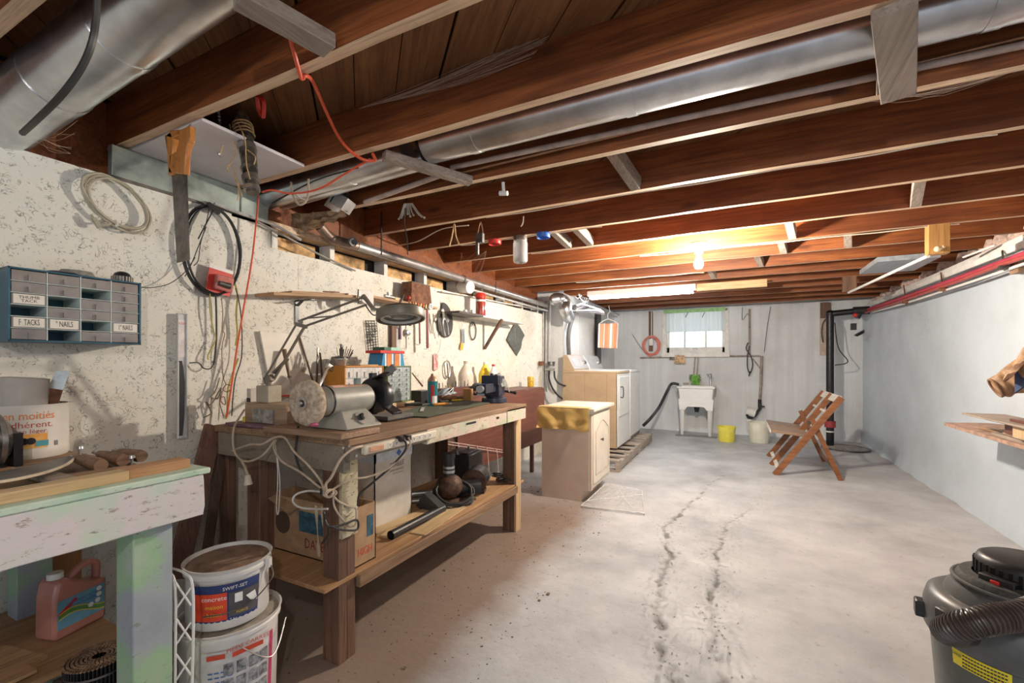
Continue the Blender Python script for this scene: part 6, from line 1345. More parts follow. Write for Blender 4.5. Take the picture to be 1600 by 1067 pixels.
ap=[(xs0+.02,.60),(xs1-.02,.60),(xs1-.035,.42),(xs1-.12,.42),(xs1-.16,.475),(xs0+.16,.475),(xs0+.12,.42),(xs0+.035,.42)]
for y in (ys0+.02,): mk('skirt',MB().prism(ap[::-1],-y-.03,-y,face((0,0,0),(0,-1,0))),SK,t,w=True,bev=.003)
for x in (xs0+.075,xs1-.075):
    for y in (ys0+.05,ys1-.06): mk('leg',MB().cyl((x,y,.015),(x,y,.45),.022,.038,4),SK,t,w=True,bev=.003)
mk('drain',MB().lathe([(0,-.10),(.03,-.10),(.045,-.03),(.055,.02)],TR((xs0+xs1)/2,(ys0+ys1)/2,.47),16),BLK,t,w=True)
mk('floor_strip',MB().bx(xs0-.02,xs1+.03,ys0-.03,ys0+.06,0,.015),mat('grey_strip',(.22,.22,.21),.7),t,w=True)
xf=PY(1110,590,8.15).x; mk('faucet',MB().cyl((xf,8.16,zr),(xf,8.16,zr+.12),.018,.014,12).tube(cr([(xf,8.16,zr+.11),(xf,8.12,zr+.15),(xf,8.04,zr+.14)],5),.010,8).cyl((xf,8.16,zr+.12),(xf,8.16,zr+.17),.022,.012,12).sph((xf-.03,8.14,zr+.18),.018,8),GALV,t,w=True)
mk('tap_handle',MB().box((xf-.02,8.13,zr+.19),(.07,.02,.015)).cyl((xf+.01,8.16,zr+.12),(xf+.01,8.16,zr+.2),.01,n=8),DSTEEL,t,w=True)
tag(mk('dark_soap',MB().box(tuple(PY(1072,599,8.12)+V((0,0,.0))),(.09,.05,.025)),mat('brown_soap',(.35,.28,.24),.6),bev=.006),'small brown soap bar on the back rim of sink','soap')
c=PY(1086,594,8.12); t=thing('green_brush','bright green shaggy scrubber hanging over the sink','scrubber',c-V((0,0,.09))); mb=MB(); 
for k in range(60):
    a=c+V((random.uniform(-.05,.05),random.uniform(-.02,.02),random.uniform(0,.10))); mb.tube([a,a+V((random.uniform(-.03,.03),-.02,-.08))],.007,4)
mk('green_strands',mb,mat('bright_green',(.22,.52,.08),.6,0,.3,20,0),t,w=True)
mb=MB(); 
for k in range(26):
    a=c+V((random.choice((-1,1))*random.uniform(.05,.085),random.uniform(-.02,.02),random.uniform(.0,.09))); mb.sph(a,.013,6)
mk('dark_tufts',mb,mat('grey_green',(.20,.26,.18),.8),t,w=True)
cord('washer_hose','black washer drain hose arching into the sink',[PX(1005,665,-1.25),PX(1016,654,-1.15),PX(1030,636,-1.08),PX(1042,612,-1.0),PY(1047,602,7.95),PY(1052,599,7.98),PY(1061,601,8.0)],.024,BLK,'hose',8)
# buckets
def pail(label,px,pyb,r,h,m,lip=.006):
    p=PZ(px,pyb,0); p=V((p.x,p.y+r*.8,0)); t=thing('plastic_pail',label,'bucket',p)
    mk('pail_body',MB().lathe([(0,0),(r*.84,0),(r*.88,.01),(r,h-.02),(r+lip,h-.02),(r+lip,h),(r-.004,h),(r*.84,.01),(0,.008)],None,36),m,t)
    mk('wire_handle',MB().tube(cr([(-r-lip,0,h-.03),(-r*.6,-r*.8,h-.06),(r*.6,-r*.8,h-.06),(r+lip,0,h-.03)],6),.003,6),WHT,t); return t
pail('bright yellow plastic bucket on floor beside the sink',1135,691,.125,.225,mat('yellow_pail',(.82,.74,.10),.4,0,.05,8,.05))
pail('cream white plastic bucket on floor under the pump',1187,693,.145,.30,mat('cream_pail',(.76,.74,.62),.4,0,.05,8,.05))
# black soil pipe
t=thing('soil_pipe','black vertical drain pipe with red collar in back corner','pipe',(1.19,7.71,0)); bx_,by_=1.19,7.71
mk('pipe',MB().cyl((bx_,by_,0),(bx_,by_,1.88),.048,n=20),BLKM,t,w=True)
mk('pipe_elbow',MB().sph((bx_,by_,1.88),.055,14).cyl((bx_,by_,1.88),(1.58,by_-.05,1.905),.042,n=16),BLKM,t,w=True)
mk('red_collar',MB().cyl((bx_,by_,.27),(bx_,by_,.36),.068,n=20),mat('collar_red',(.35,.04,.05),.5),t,w=True); mk('white_clamp',MB().cyl((bx_,by_,.20),(bx_,by_,.22),.056,n=20),WHT,t,w=True)
mk('fitting',MB().cyl((1.44,by_-.08,1.90),(1.62,by_-.08,1.90),.055,n=14).cyl((1.52,by_-.08,1.90),(1.48,by_-.08,1.80),.04,n=14),BLK,t,w=True); mk('valve_body',MB().box((1.44,by_-.1,1.68),(.06,.06,.09)),BLK,t,w=True); mk('vent_cap',MB().cyl((1.50,by_-.1,1.60),(1.52,by_-.1,1.57),.07,.05,14),BLKM,t,w=True)
mk('red_valve',MB().sph((1.46,by_-.1,1.84),.03,10),REDP,t,w=True); mk('side_cable',MB().tube(cr([(bx_+.05,by_-.03,1.75),(bx_+.09,by_-.03,1.4),(bx_+.20,by_-.03,1.2),(bx_+.05,by_-.03,1.15)],6),.007,6),BCORD,t,w=True)
t=thing('floor_drain_cover','rusty round drain cover at foot of the black pipe','drain cover',(1.34,7.55,0)); mk('cover_plate',MB().cyl((0,0,-.002),(0,0,.016),.27,n=36),mat('drain_grey',(.30,.27,.24),.8,0,.25,14,.4),t); mk('cover_rim',MB().tube(ring(1,.27,.27,Matrix.Translation((0,0,.014)),36),.010,6,True),DSTEEL,t)
a=PY(1285,472,8.22); b_=PY(1285,555,8.22); t=thing('wall_timber','short upright timber nailed high beside black pipe','timber',b_)
mk('upper_block',MB().bx(a.x-.02,a.x+.09,8.19,8.29,PY(1285,497,8.22).z,2.1),WARMZ,t,w=True); mk('lower_block',MB().bx(a.x-.02,a.x+.05,8.25,8.298,b_.z,PY(1285,497,8.22).z),mat('pale_timber',(.58,.44,.36),.7),t,w=True)
cord('wall_cable','black cable curving beside the upright timber',[PY(1292,497,8.18),PY(1286,505,8.18),PY(1284,520,8.18),PY(1286,535,8.18)],.009,BCORD,'cable')
# ================================================================== double folding chair
CW_=wood('chair_wood_a',(.20,.065,.02),(.36,.15,.055),'x',.4,.2,1.2); CW2=wood('chair_wood_l',(.26,.16,.10),(.42,.29,.20),'x',.4,.2); CWH=mat('chair_white_edge',(.66,.62,.56),.5,0,.15,14,.1)
t=thing('folding_chair','double folding wooden chair with two seats standing on the floor','chair',(.62,6.0,0))
YRL=(5.50,6.00,6.52)
slope=(.94-.36,.83)
for i,y in enumerate(YRL):
    mk('side_rail',MB().beam((.365,y,.0),(.945,y,.84),.028,.060,(1,0,0)),CW_,t,w=True,bev=.003)
for y in (YRL[0]+.03,YRL[2]-.03):
    mk('leg',MB().beam((.945,y,.0),(.70,y,.60),.024,.045,(1,0,0)),CW_,t,w=True,bev=.002)
def rl(s): return V((.365+.58*s,0,.84*s))
for i in (0,1):
    ya,yb=YRL[i]+.05,YRL[i+1]-.045
    o=mk('seat',MB().prism([(.33,.452),(.345,.470),(.68,.435),(.68,.41),(.335,.440)][::-1],-yb,-ya,face((0,0,0),(0,-1,0))),CW2,t,w=True,bev=.002)
    mk('seat_edge',MB().bx(.322,.333,ya,yb,.438,.474),CWH,o,w=True,bev=.002)
    mk('stretcher',MB().beam(V((.40,ya-.02,0))+V((0,0,.06)),V((.40,yb+.02,.06)),.04,.018,(-.58,0,.84)),CWH,t,w=True,bev=.002)
    for s,wd in ((.97,.08),):
        if wd:
            p=rl(s); mk('back_slat',MB().beam((p.x,ya-.02,p.z),(p.x,yb+.02,p.z),.014,wd,(.58,0,.84)),CWH if s>.9 else CW_,t,w=True,bev=.002)
    p=rl(.80); mk('back_slat',MB().beam((p.x+.01,ya-.02,p.z),(p.x+.01,yb+.02,p.z),.02,.025,(.58,0,.84)),CWH,t,w=True,bev=.002)
    p=rl(.62); mk('hinge_bolt',MB().cyl((p.x,YRL[i+1]-.04,p.z),(p.x,YRL[i+1]-.015,p.z),.02,n=12),DSTEEL,t,w=True)
mk('cross_bar',MB().beam((.78,YRL[0]+.03,.42),(.78,YRL[2]-.03,.42),.03,.02),CW_,t,w=True); mk('cross_bar',MB().beam((.905,YRL[0]+.03,.10),(.905,YRL[2]-.03,.10),.02,.035),CW_,t,w=True)
# ================================================================== shop vacuum
vc_=V((.735,1.82,0)); t=thing('shop_vacuum','grey drum shop vacuum with black motor head and hose','vacuum',vc_); t.scale=(.90,.90,.81); ROOTM[t.name]=ROOTM[t.name]@Matrix.Diagonal((.90,.90,.81,1))
VG=mat('vacuum_green_grey',(.085,.10,.085),.38,0,.12,14,.1,coat=.2); VD=mat('vacuum_lid_grey',(.10,.105,.105),.4,0,.1,14,.1)
mk('drum',MB().lathe([(0,.06),(.165,.06),(.19,.09),(.215,.47),(.212,.49),(0,.49)],None,48),VG,t,bev=.002)
mk('lid_body',MB().lathe([(.19,.46),(.228,.47),(.235,.49),(.232,.56),(.222,.60),(.20,.615),(.165,.618),(.16,.60),(0,.60)],None,48),VD,t)
mk('lid_ring',MB().lathe([(.185,.60),(.175,.635),(.16,.66),(.14,.665)],None,44),VD,t)
mk('motor_base',MB().lathe([(.158,.60),(.155,.675),(.14,.70),(.11,.705)],None,44),mat('dusty_black',(.06,.06,.055),.6,0,.3,60,.2),t)
mk('seal_ring',MB().tube(ring(1,.157,.157,Matrix.Translation((0,0,.678)),40),.006,8,True),VD,t)
mh=MB().lathe([(.118,.68),(.116,.745),(.108,.765),(.095,.772),(0,.775)],TR(.02,.02,0),40)
o=mk('motor_head',mh,BLK,t)
for k in range(34):
    q=2*math.pi*k/34; mk('vent_slot',MB().box((.02+.1165*math.cos(q),.02+.1165*math.sin(q),.725),(.006,.009,.040),rz=math.degrees(q)),mat('slot_black',(.004,.004,.004),.9),o)
ang=math.atan2(-1.82,-.735)
q=ang-.45; mk('switch_box',MB().box((.105*math.cos(q)+.01,.105*math.sin(q)+.01,.700),(.05,.09,.045),rz=math.degrees(q)),BLK,t,bev=.004)
mk('switch',MB().box((.133*math.cos(q)+.01,.133*math.sin(q)+.01,.705),(.008,.022,.018),rz=math.degrees(q)),REDP,t,bev=.002)
for q in (ang-.75,ang+2.2): 
    mk('latch',MB().box((.235*math.cos(q),.235*math.sin(q),.545),(.03,.05,.09),rz=math.degrees(q)),BLK,t,bev=.006)
q=ang-1.35; mk('latch',MB().box((.24*math.cos(q),.24*math.sin(q),.52),(.03,.05,.06),rz=math.degrees(q)),BLK,t,bev=.006)
va_=math.degrees(ang); lb=mk('warning_label',MB().surf(lambda u,v:((.2172-.0042*v)*math.cos(R(va_-42+38*u)),(.2172-.0042*v)*math.sin(R(va_-42+38*u)),.462-.055*v),16,2),mat('label_yellow',(.85,.68,.04),.4),t)
mb=MB()
for k in range(4):
    for j in range(14): a=va_-33+j*2.0; mb.box((0,0,0),(.0058,.0045,.0008),face((.2168*math.cos(R(a)),.2168*math.sin(R(a)),.452-.012*k),(math.cos(R(a)),math.sin(R(a)),0)))
mk('fine_print',mb,INKB,lb); mk('lettering',MB().text('DANGER',.014,face((.2176*math.cos(R(va_-38)),.2176*math.sin(R(va_-38)),.445),(math.cos(R(va_-38)),math.sin(R(va_-38)),0)),.5),INKB,lb)
H=lambda px,py,d: PD(px,py,d)
hp_=cr([H(1700,925,1.25),H(1655,940,1.10),H(1600,960,1.03),H(1560,966,1.02),H(1520,974,1.03),H(1490,982,1.07),H(1478,986,1.13),H(1492,990,1.18),H(1510,988,1.19)],26)
mb=MB(); mb.tube(hp_,[.029+(.0030 if i%4<2 else -.0022) for i in range(len(hp_))],14); mk('hose',mb,mat('hose_brown_black',(.075,.055,.048),.35,0,.15,14,.1),t,w=True)
for k in range(3): q=R(120*k+20); mk('caster',MB().cyl((.17*math.cos(q),.17*math.sin(q)-.01,.03),(.17*math.cos(q),.17*math.sin(q)+.01,.03),.03,n=14).cyl((.17*math.cos(q),.17*math.sin(q),.03),(.17*math.cos(q),.17*math.sin(q),.08),.01,n=8),BLK,t)
# ================================================================== right wall shelf with boards
t=thing('wall_table','thick brown fibreboard shelf along the right wall','shelf',(1.5,3.0,.70)); FB_=mat('fibreboard',(.38,.24,.18),.8,0,.25,20,.4)
mk('shelf_board',MB().prism([(1.34,.8),(1.67,.8),(1.67,4.36),(1.60,4.40),(1.345,4.30)],.738,.760),FB_,t,w=True,bev=.002)
for y in (1.2,): mk('bracket',MB().beam((1.675,y,.50),(1.45,y,.722),.02,.03).bx(1.655,1.68,y-.012,y+.012,.45,.722),WARMX,t,w=True)
def rb(y0,y1,x0,x1,z0,th,m,label,rz=0): return tag(mk('stacked_board',MB().box(((x0+x1)/2,(y0+y1)/2,z0+th/2),(x1-x0,y1-y0,th),rz=rz),m,bev=.002),label,'board',)
rb(1.3,3.68,1.36,1.60,.761,.018,M_OLD,'lowest weathered board stacked on the wall shelf'); rb(1.35,3.60,1.39,1.62,.780,.012,FB_,'second fibre sheet on the wall shelf pile',.5)
rb(2.4,3.55,1.37,1.58,.793,.066,RED_BR,'reddish block carrying the long top board'); rb(1.5,3.88,1.30,1.50,.860,.012,M_OLD,'long thin grey board cantilevered above the shelf',0)
rb(1.6,3.42,1.34,1.55,.873,.016,RED_BR,'reddish board lying on the long grey board'); rb(1.6,3.30,1.36,1.55,.890,.012,mat('red_board_edge',(.40,.08,.06),.5),'bright red edged board topmost on the pile'); rb(3.75,4.0,1.42,1.52,.761,.012,WARM,'small brown offcut on the far part of wall shelf')
tag(mk('pine_block',MB().box((1.348,3.30,.826),(.04,.12,.064)),PINEZ,bev=.002),'small pine block wedged under the long grey board','block')
# leather work jacket / sleeve
t=thing('leather_jacket','brown and navy work jacket hanging near the right wall','jacket',(1.5,2.6,.9)); LJ=mat('brown_leather_jacket',(.40,.25,.14),.55,0,.3,14,.4,c2=(.20,.11,.06)); NV=mat('navy_cloth',(.04,.06,.13),.8,0,.2,20,.3)
D_=2.55
pts=cr([PD(1556,606,D_),PD(1572,600,D_-.02),PD(1590,592,D_-.05),PD(1612,582,D_-.10),PD(1640,560,D_-.25),PD(1670,520,D_-.45)],5)
rr=[.05,.055,.062,.068,.07,.07,.072,.076,.08,.082,.085,.088,.09,.095,.10,.105,.11,.115,.12,.125,.13,.135,.14,.14,.15,.15]
mb=MB(); n=18
vs_=[];
for i,p in enumerate(pts):
    tdir=(pts[min(i+1,len(pts)-1)]-pts[max(i-1,0)]).normalized(); F=frame_m(p,tdir)
    for k in range(n):
        q=2*math.pi*k/n; r_=rr[i]*(1+.22*noise.noise(V((i*.35,math.cos(q)*1.5,math.sin(q)*1.5)))); vs_.append(F@V((r_*math.cos(q),r_*.75*math.sin(q),0)))
mb.add(vs_,[(i*n+k,i*n+(k+1)%n,(i+1)*n+(k+1)%n,(i+1)*n+k) for i in range(len(pts)-1) for k in range(n)],True); mb.add(vs_[:n],[tuple(range(n))[::-1]]); mb.add(vs_[-n:],[tuple(range(n))])
mk('sleeve',mb,LJ,t,w=True,sub=1)
a=pts[0]; mk('cuff',MB().tube(ring(1,.054,.042,frame_m(a,pts[1]-pts[0]),18),.007,6,True),mat('cuff_brown',(.24,.13,.07),.6),t,w=True)
mk('navy_lining',MB().surf(lambda u,v:PD(1588+70*u,580-48*u+34*v,D_-.11-.33*u+.02*math.sin(u*6)),12,8,.01),NV,t,w=True)
mk('body_flap',MB().surf(lambda u,v:PD(1572+90*u,590-62*u**.8-28*v*u+ (1-u)*6*v,D_-.095-.38*u+.03*math.sin(v*5+u*4)),14,8,.012),mat('tan_flap',(.50,.32,.20),.6,0,.25,14,.4),t,w=True)
mk('hook',MB().tube([V((1.67,2.35,1.42)),PD(1668,510,D_-.45)],.006,6),STEEL,t,w=True)
# ================================================================== ceiling services
gd=GALV
def duct(name,label,p0,p1,r,ribs=(),n=32,cat='duct'):
    t=thing(name,label,cat,(V(p0)+V(p1))/2-V((0,0,r)))
    mk('duct_pipe',MB().cyl(p0,p1,r,n=48),gd,t,w=True)
    for s in ribs:
        a=V(p0).lerp(V(p1),s); d_=(V(p1)-V(p0)).normalized(); mk('joint_band',MB().cyl(a-d_*.02,a+d_*.02,r+.003,n=n),gd,t,w=True)
    return t
duct('ceiling_duct','long round galvanised duct between joists across the ceiling',(-1.27,1.68,2.205),(1.8,1.69,2.205),.085,(.08,.30,.62))
t=thing('duct_elbow','dark open duct end and smaller duct running to left wall','duct',(-1.8,1.68,2.1)); mk('open_end',MB().cyl((-1.285,1.68,2.205),(-1.27,1.68,2.205),.086,n=28),BLKM,t,w=True)
mk('duct_pipe',MB().cyl((-1.36,1.64,2.165),(-2.35,1.60,2.10),.062,n=24),gd,t,w=True); mk('duct_pipe',MB().cyl((-1.30,1.74,2.18),(-2.35,1.72,2.13),.05,n=24),gd,t,w=True)
for s in (.35,.7): a=V((-1.36,1.64,2.165)).lerp(V((-2.35,1.60,2.10)),s); mk('seam_ring',MB().tube(ring(1,.063,.063,frame_m(a,(1,0,.05)),20),.003,5,True),gd,t,w=True)
duct('ceiling_duct','big round galvanised duct sloping down to the wall above near left table',(-2.42,.60,2.03),(-1.12,.69,2.235),.098,(.35,.62))
t=thing('sheet_metal_duct','white and galvanised rectangular duct at top of left wall','duct',(-2.2,1.19,1.985)); mk('bottom_face',MB().bx(-2.40,-1.78,.975,1.42,2.098,2.112),mat('lavender_primer',(.60,.57,.60),.5,0,.06,5,.05),t,w=True,bev=.003)
mk('wall_flashing',MB().bx(-2.33,-2.296,.91,1.60,1.967,2.096),mat('zinc_green',(.36,.42,.39),.4,.5,.25,5,.1),t,w=True,bev=.002)
mk('flange',MB().bx(-2.33,-2.290,.91,1.60,1.955,1.967),DSTEEL,t,w=True)
# conduit and cables along joists
X_=lambda px,py,z: PZ(px,py,z)
tag(mk('white_conduit',MB().cyl(X_(705,262,2.155),X_(1610,68,2.155),.012,n=10).cyl(X_(705,268,2.14),X_(570,316,2.09),.013,n=10),mat('conduit_pinkish',(.50,.38,.33),.45)),'pale straight conduit running beside the third joist','pipe')
tag(mk('copper_line',MB().cyl(X_(700,275,2.13),X_(1610,56,2.175),.006,n=8),mat('copper_dark',(.30,.15,.08),.4,.6)),'thin dark copper line above the pale conduit','pipe')
for i,(a,b_,l) in enumerate((((425,318),(560,262),'thin black cable clipped along the small duct'),((465,372),(415,395),'short cable tail at the sill by left wall'))):
    if i==0: tag(mk('cable',MB().tube(cr([X_(*a,2.05),X_(490,283,2.07),X_(*b_,2.08)],5),.004,6),BCORD),l,'cable')
def stapled(px0,px1,k,label,r=.0035,m=None):
    y=JY[6+k]; pts=[]; n=12
    for i in range(n+1):
        p=PY(px0+(px1-px0)*i/n,300,y-.02); pts.append(V((p.x,y-.020+.008*math.sin(i*1.7),ZJ-.006-.006*abs(math.sin(i*2.3)))))
    return tag(mk('ceiling_cable',MB().tube(cr(pts,4),r,6),m or CREAM),label,'cable')
stapled(760,1560,4,'cream cable stapled under fourth visible joist'); stapled(1000,1500,7,'cream cable stapled under joist beside the bulb'); stapled(830,1050,6,'cream cable stapled left under sixth joist')
stapled(900,1100,9,'pale cable sagging under joist behind the bulb'); stapled(720,940,5,'pale cable stapled under fifth joist above jars')
cord('ceiling_cable','thin pale cable swagging from joist toward left wall pipe',[PY(732,352,2.45),PY(690,358,2.6),PY(650,378,2.7),PY(610,384,2.8),PY(585,382,2.8)],.004,CREAM,'cable')
# junction box with light stub at the duct
c=PD(537,318,2.55); t=thing('junction_box','tilted grey electrical box hanging from cables below small duct','electrical box',c-V((0,0,.07)))
F=TR(c.x,c.y,c.z,20,0,35); mk('box_body',MB().box((0,0,0),(.075,.10,.075),F),GALV,t,w=True,bev=.002); mk('cover_plate',MB().box((-.045,0,0),(.006,.14,.14),F),STEEL,t,w=True)
for d_ in (-.01,.015): mk('cable',MB().tube(cr([c+V((d_,0,.05)),c+V((d_*.5,0,.14)),V((c.x+d_,c.y-.02,2.12))],4),.005,6),BCORD,t,w=True)
cord('cable_loop','pale cable loop drooping under the small duct',[PZ(455,285,2.08),PZ(458,305,2.0),PZ(468,320,1.95),PZ(480,310,1.98),PZ(482,280,2.08)],.005,CORD,'cable')
# insulation bundle near sill
t=thing('pipe_wrapping','ragged brown paper wrapping stuffed round pipe at wall top','wrapping',PD(495,345,2.6)); mb=MB(); 
mb.surf(lambda u,v:PD(455+85*u,352-18*u+ (18-14*u)*(v-.5)*2,2.65-.1*u)+V((.03*noise.noise(V((u*6,v*5,0))),.04*noise.noise(V((u*5,v*6,4))),.02*noise.noise(V((u*9,v*9,2))))),22,10,.004); mk('wrapping_paper',mb,mat('brown_wrap',(.34,.22,.13),.85,0,.3,20,.5),t,w=True)
# wall-top steel pipes
L_=lambda px,py,x=-2.20: PX(px,py,x)
t=thing('steel_drain_pipe','long grey steel pipe running along top of left wall','pipe',PX(700,428,-2.2))
mk('pipe',MB().cyl(L_(557,384),L_(853,477),.030,n=18),mat('steel_pipe_grey',(.42,.40,.39),.38,.7,.15,10,.1),t,w=True)
mk('pipe_elbow',MB().tube(cr([L_(500,354,-2.2),L_(515,370,-2.2),L_(530,377,-2.2),L_(556,384)],6),.030,14),mat('brown_pipe',(.28,.20,.16),.45,.5,.2,10,.1),t,w=True); mk('coupling',MB().cyl(L_(551,378,-2.17),L_(551,378,-2.10),.028,n=18),BLKM,t,w=True); mk('coupling_ring',MB().tube(ring(1,.02,.02,face(L_(551,378,-2.098),(1,0,0)),16),.006,6,True),STEEL,t,w=True)
mk('pipe_clamp',MB().cyl(L_(722,435.5),L_(724,436),.034,n=14),DSTEEL,t,w=True)
for px in (596,775): mk('hanger_rod',MB().beam(PX(px,398 if px<700 else 458,-2.17),PX(px,330 if px<700 else 440,-2.17),.008,.006,(1,0,0)),BLKM,t,w=True)
pipe('water_pipe','thin second grey pipe below the long steel pipe',[L_(728,450,-2.22),L_(856,486,-2.22)],.012,PIPEW)
tag(mk('white_pipe_cap',MB().cyl(L_(720,448,-2.28),L_(735,449,-2.16),.055,n=24),WHT),'round white cap below the steel pipe above shelf','cap')
cord('sill_cable','grey cable running along notch in plywood top',[PX(402,346,-2.27),PX(440,366,-2.27),PX(500,398,-2.28),PX(555,423,-2.28)],.006,mat('grey_cable',(.30,.29,.26),.5),'cable')
cord('sill_cable','thin white cable running above plywood to the plate corner',[PX(335,318,-2.27),PX(380,335,-2.27),PX(430,352,-2.27),PX(470,375,-2.25)],.008,PIPEW,'cable')
cord('sill_cable','white cable along top of wall toward return',[PX(690,455,-2.26),PX(730,462,-2.27),PX(790,474,-2.27),PX(845,484,-2.27)],.007,WHT,'cable')
# hanging stuff under joists
def hangpt(px,py,k): return PY(px,py,JY[6+k]-.02)
t=thing('hook_cluster','cluster of small metal hooks hanging under a joist','hooks',hangpt(637,345,3)); 
for k,(dx,dy) in enumerate(((-14,22),(-10,20),(0,14),(4,18),(9,16),(22,18),(26,20))):
    a=hangpt(632+k*2,318,3); b_=hangpt(637+dx,320+dy,3); mk('hook',MB().tube(cr([a,a.lerp(b_,.6)+V((0,0,-.01)),b_],4),.004,6).sph(b_,.007,6),STEEL,t,w=True)
cord('string','thin thread dangling under the hook cluster',[hangpt(633,325,3),hangpt(632,350,3),hangpt(636,375,3),hangpt(637,398,3)],.003,BCORD,'string')
cord('string','pale knotted string hanging from fourth joist',[hangpt(702,385,4),hangpt(706,370,4),hangpt(710,350,4),hangpt(712,368,4),hangpt(717,381,4)],.005,TWINE,'string')
cord('string','short pale string end hanging from fourth joist',[hangpt(818,338,4),hangpt(817,348,4),hangpt(814,354,4)],.004,CREAM,'string')
tag(mk('white_hook',MB().cyl(hangpt(786,285,3),hangpt(787,302,3),.008,n=8).cyl(hangpt(781,302,3),hangpt(793,302,3),.012,n=10),WHT),'small white lamp hook on the third joist','hook')
t=thing('padlock_cluster','dark padlock and keys hanging from fourth joist','padlock',hangpt(750,400,4)); mk('lock_body',MB().box(tuple(hangpt(750,372,4)),(.05,.03,.06)).box(tuple(hangpt(746,386,4)),(.018,.02,.10)),DSTEEL,t,w=True,bev=.003); mk('shackle',MB().tube(cr([hangpt(746,366,4),hangpt(751,347,4),hangpt(755,366,4)],5),.004,6),CU,t,w=True)
# jars and lids under joist 5
def lid(px,py,k,m,label,r=.048):
    p=hangpt(px,py,k); t=thing('jar_lid',label,'lid',V((p.x,p.y,ZJ-.035))); mk('lid',MB().lathe([(0,.034),(r,.034),(r,.006),(r-.004,0),(r-.008,.004),(r-.01,.028),(0,.028)],None,28),m,t); return t
lid(773,383,5,REDP,'red jar lid screwed under joist without its jar'); lid(849,372,5,BLUEP,'blue jar lid screwed under joist without its jar')
p=hangpt(813,376,5); t=thing('hanging_jar','glass jar of screws hanging by its lid under joist','jar',V((p.x,p.y,ZJ-.19)))
m_,nt,b_=nodes('jar_glass'); b_.inputs['Base Color'].default_value=(.80,.82,.82,1); b_.inputs['Roughness'].default_value=.08; b_.inputs['Alpha'].default_value=.5
mk('glass',MB().lathe([(0,0),(.045,0),(.053,.012),(.053,.14),(.045,.155),(.045,.165)],None,28),m_,t); mk('lid',MB().lathe([(0,.19),(.048,.19),(.05,.186),(.05,.155),(.046,.155)],None,28),STEEL,t)
mb=MB(); 
for k in range(60): a=random.uniform(0,6.28); r=random.uniform(0,.035); z=random.uniform(.008,.075-r); c=V((r*math.cos(a),r*math.sin(a),z)); d=V((random.uniform(-1,1),random.uniform(-1,1),random.uniform(-1,1)))*.014; mb.cyl(c-d,c+d,.0025,n=5)
mk('screws',mb,DSTEEL,t)['kind']='stuff'
# bulb
t=thing('ceiling_bulb','bare glowing bulb in round white ceiling holder','light bulb',(BULB.x,BULB.y,1.9)); 
def bulbset(t,B,on=True):
    mk('holder',MB().lathe([(0,.135),(.06,.135),(.068,.12),(.04,.09),(.028,.075),(.028,.055),(0,.055)],TR(B.x,B.y,B.z-.005),28),mat('white_porcelain',(.78,.76,.70),.3),t,w=True)
    mk('bulb_glass',MB().lathe([(0,-.055),(.020,-.050),(.030,-.032),(.032,-.015),(.026,.008),(.014,.035),(.013,.055)],TR(B.x,B.y,B.z-.012),14),mat('bulb_glow' if on else 'added_bulb_glow',(1,.88,.73) if on else (1,.96,.91),.3,0,0,5,0,emit=GLOW if on else GLOW2),t,w=True)
bulbset(t,BULB)
t=thing('added_rear_bulb','added bare bulb behind the camera, unseen, for extra light','light bulb',(BULB2.x,BULB2.y,1.9)); bulbset(t,BULB2,False)  # second bulb added for extra light, out of view behind the camera
mb=[o for o in bpy.data.objects if o.name.startswith('bulb_glass')]
for o in mb: o.visible_shadow=True
# fluorescent
t=thing('fluorescent_light','lit fluorescent tube fixture under joists near the washer','light',(-.87,5.62,2.0)); a=PY(923,466,5.62); b_=PY(1083,457,5.62)
mk('fixture_body',MB().bx(a.x-.03,b_.x+.03,5.56,5.68,2.04,2.10),WHT,t,w=True,bev=.004); mk('tube',MB().cyl((a.x,5.59,2.02),(b_.x,5.59,2.02),.018,n=8).cyl((a.x,5.65,2.02),(b_.x,5.65,2.02),.018,n=8),mat('tube_glow',(.95,.98,1.0),.3,0,0,5,0,emit=GLOWT),t,w=True)
tag(mk('ceiling_batten',MB().bx(b_.x+.04,b_.x+.75,5.60,5.66,2.02,2.10),PINEX),'pine batten at right end of the tube light','batten')
# bar with hanger blocks
t=thing('clothes_bar','white tube between two wooden hanger blocks under joists','bar',PY(1400,420,4.6))
ya=JY[6+7]; yb=JY[6+11]; p=PY(1448,350,ya); q=PY(1320,440,yb); za=PY(1448,399,ya).z; zb=PY(1320,456,yb).z
mk('hanger_block',MB().bx(p.x,PY(1482,399,ya).x,ya-.03,ya+.04,za,2.16),wood('orange_post',(.46,.22,.06),(.66,.38,.13),'z',.5,.6),t,w=True,bev=.003)
mk('hanger_block',MB().bx(q.x-.02,PY(1338,440,yb).x,yb-.03,yb+.03,zb,2.16),WARMZ,t,w=True,bev=.003)
mk('bar_tube',MB().cyl(PY(1450,400,ya),PY(1326,457,yb),.012,n=10),WHT,t,w=True); mk('knob',MB().sph(PY(1465,389,ya-.05),.02,10).cyl(PY(1463,390,ya-.03),PY(1476,385,ya-.06),.01,n=8),mat('bone_knob',(.70,.55,.35),.4),t,w=True)
tag(mk('grey_chute',MB().bx(1.05,1.45,4.7,5.3,2.03,2.07),mat('grey_blue_metal',(.42,.46,.50),.4,.4)),'grey metal sheet fixed under joists beside clothes bar','sheet')
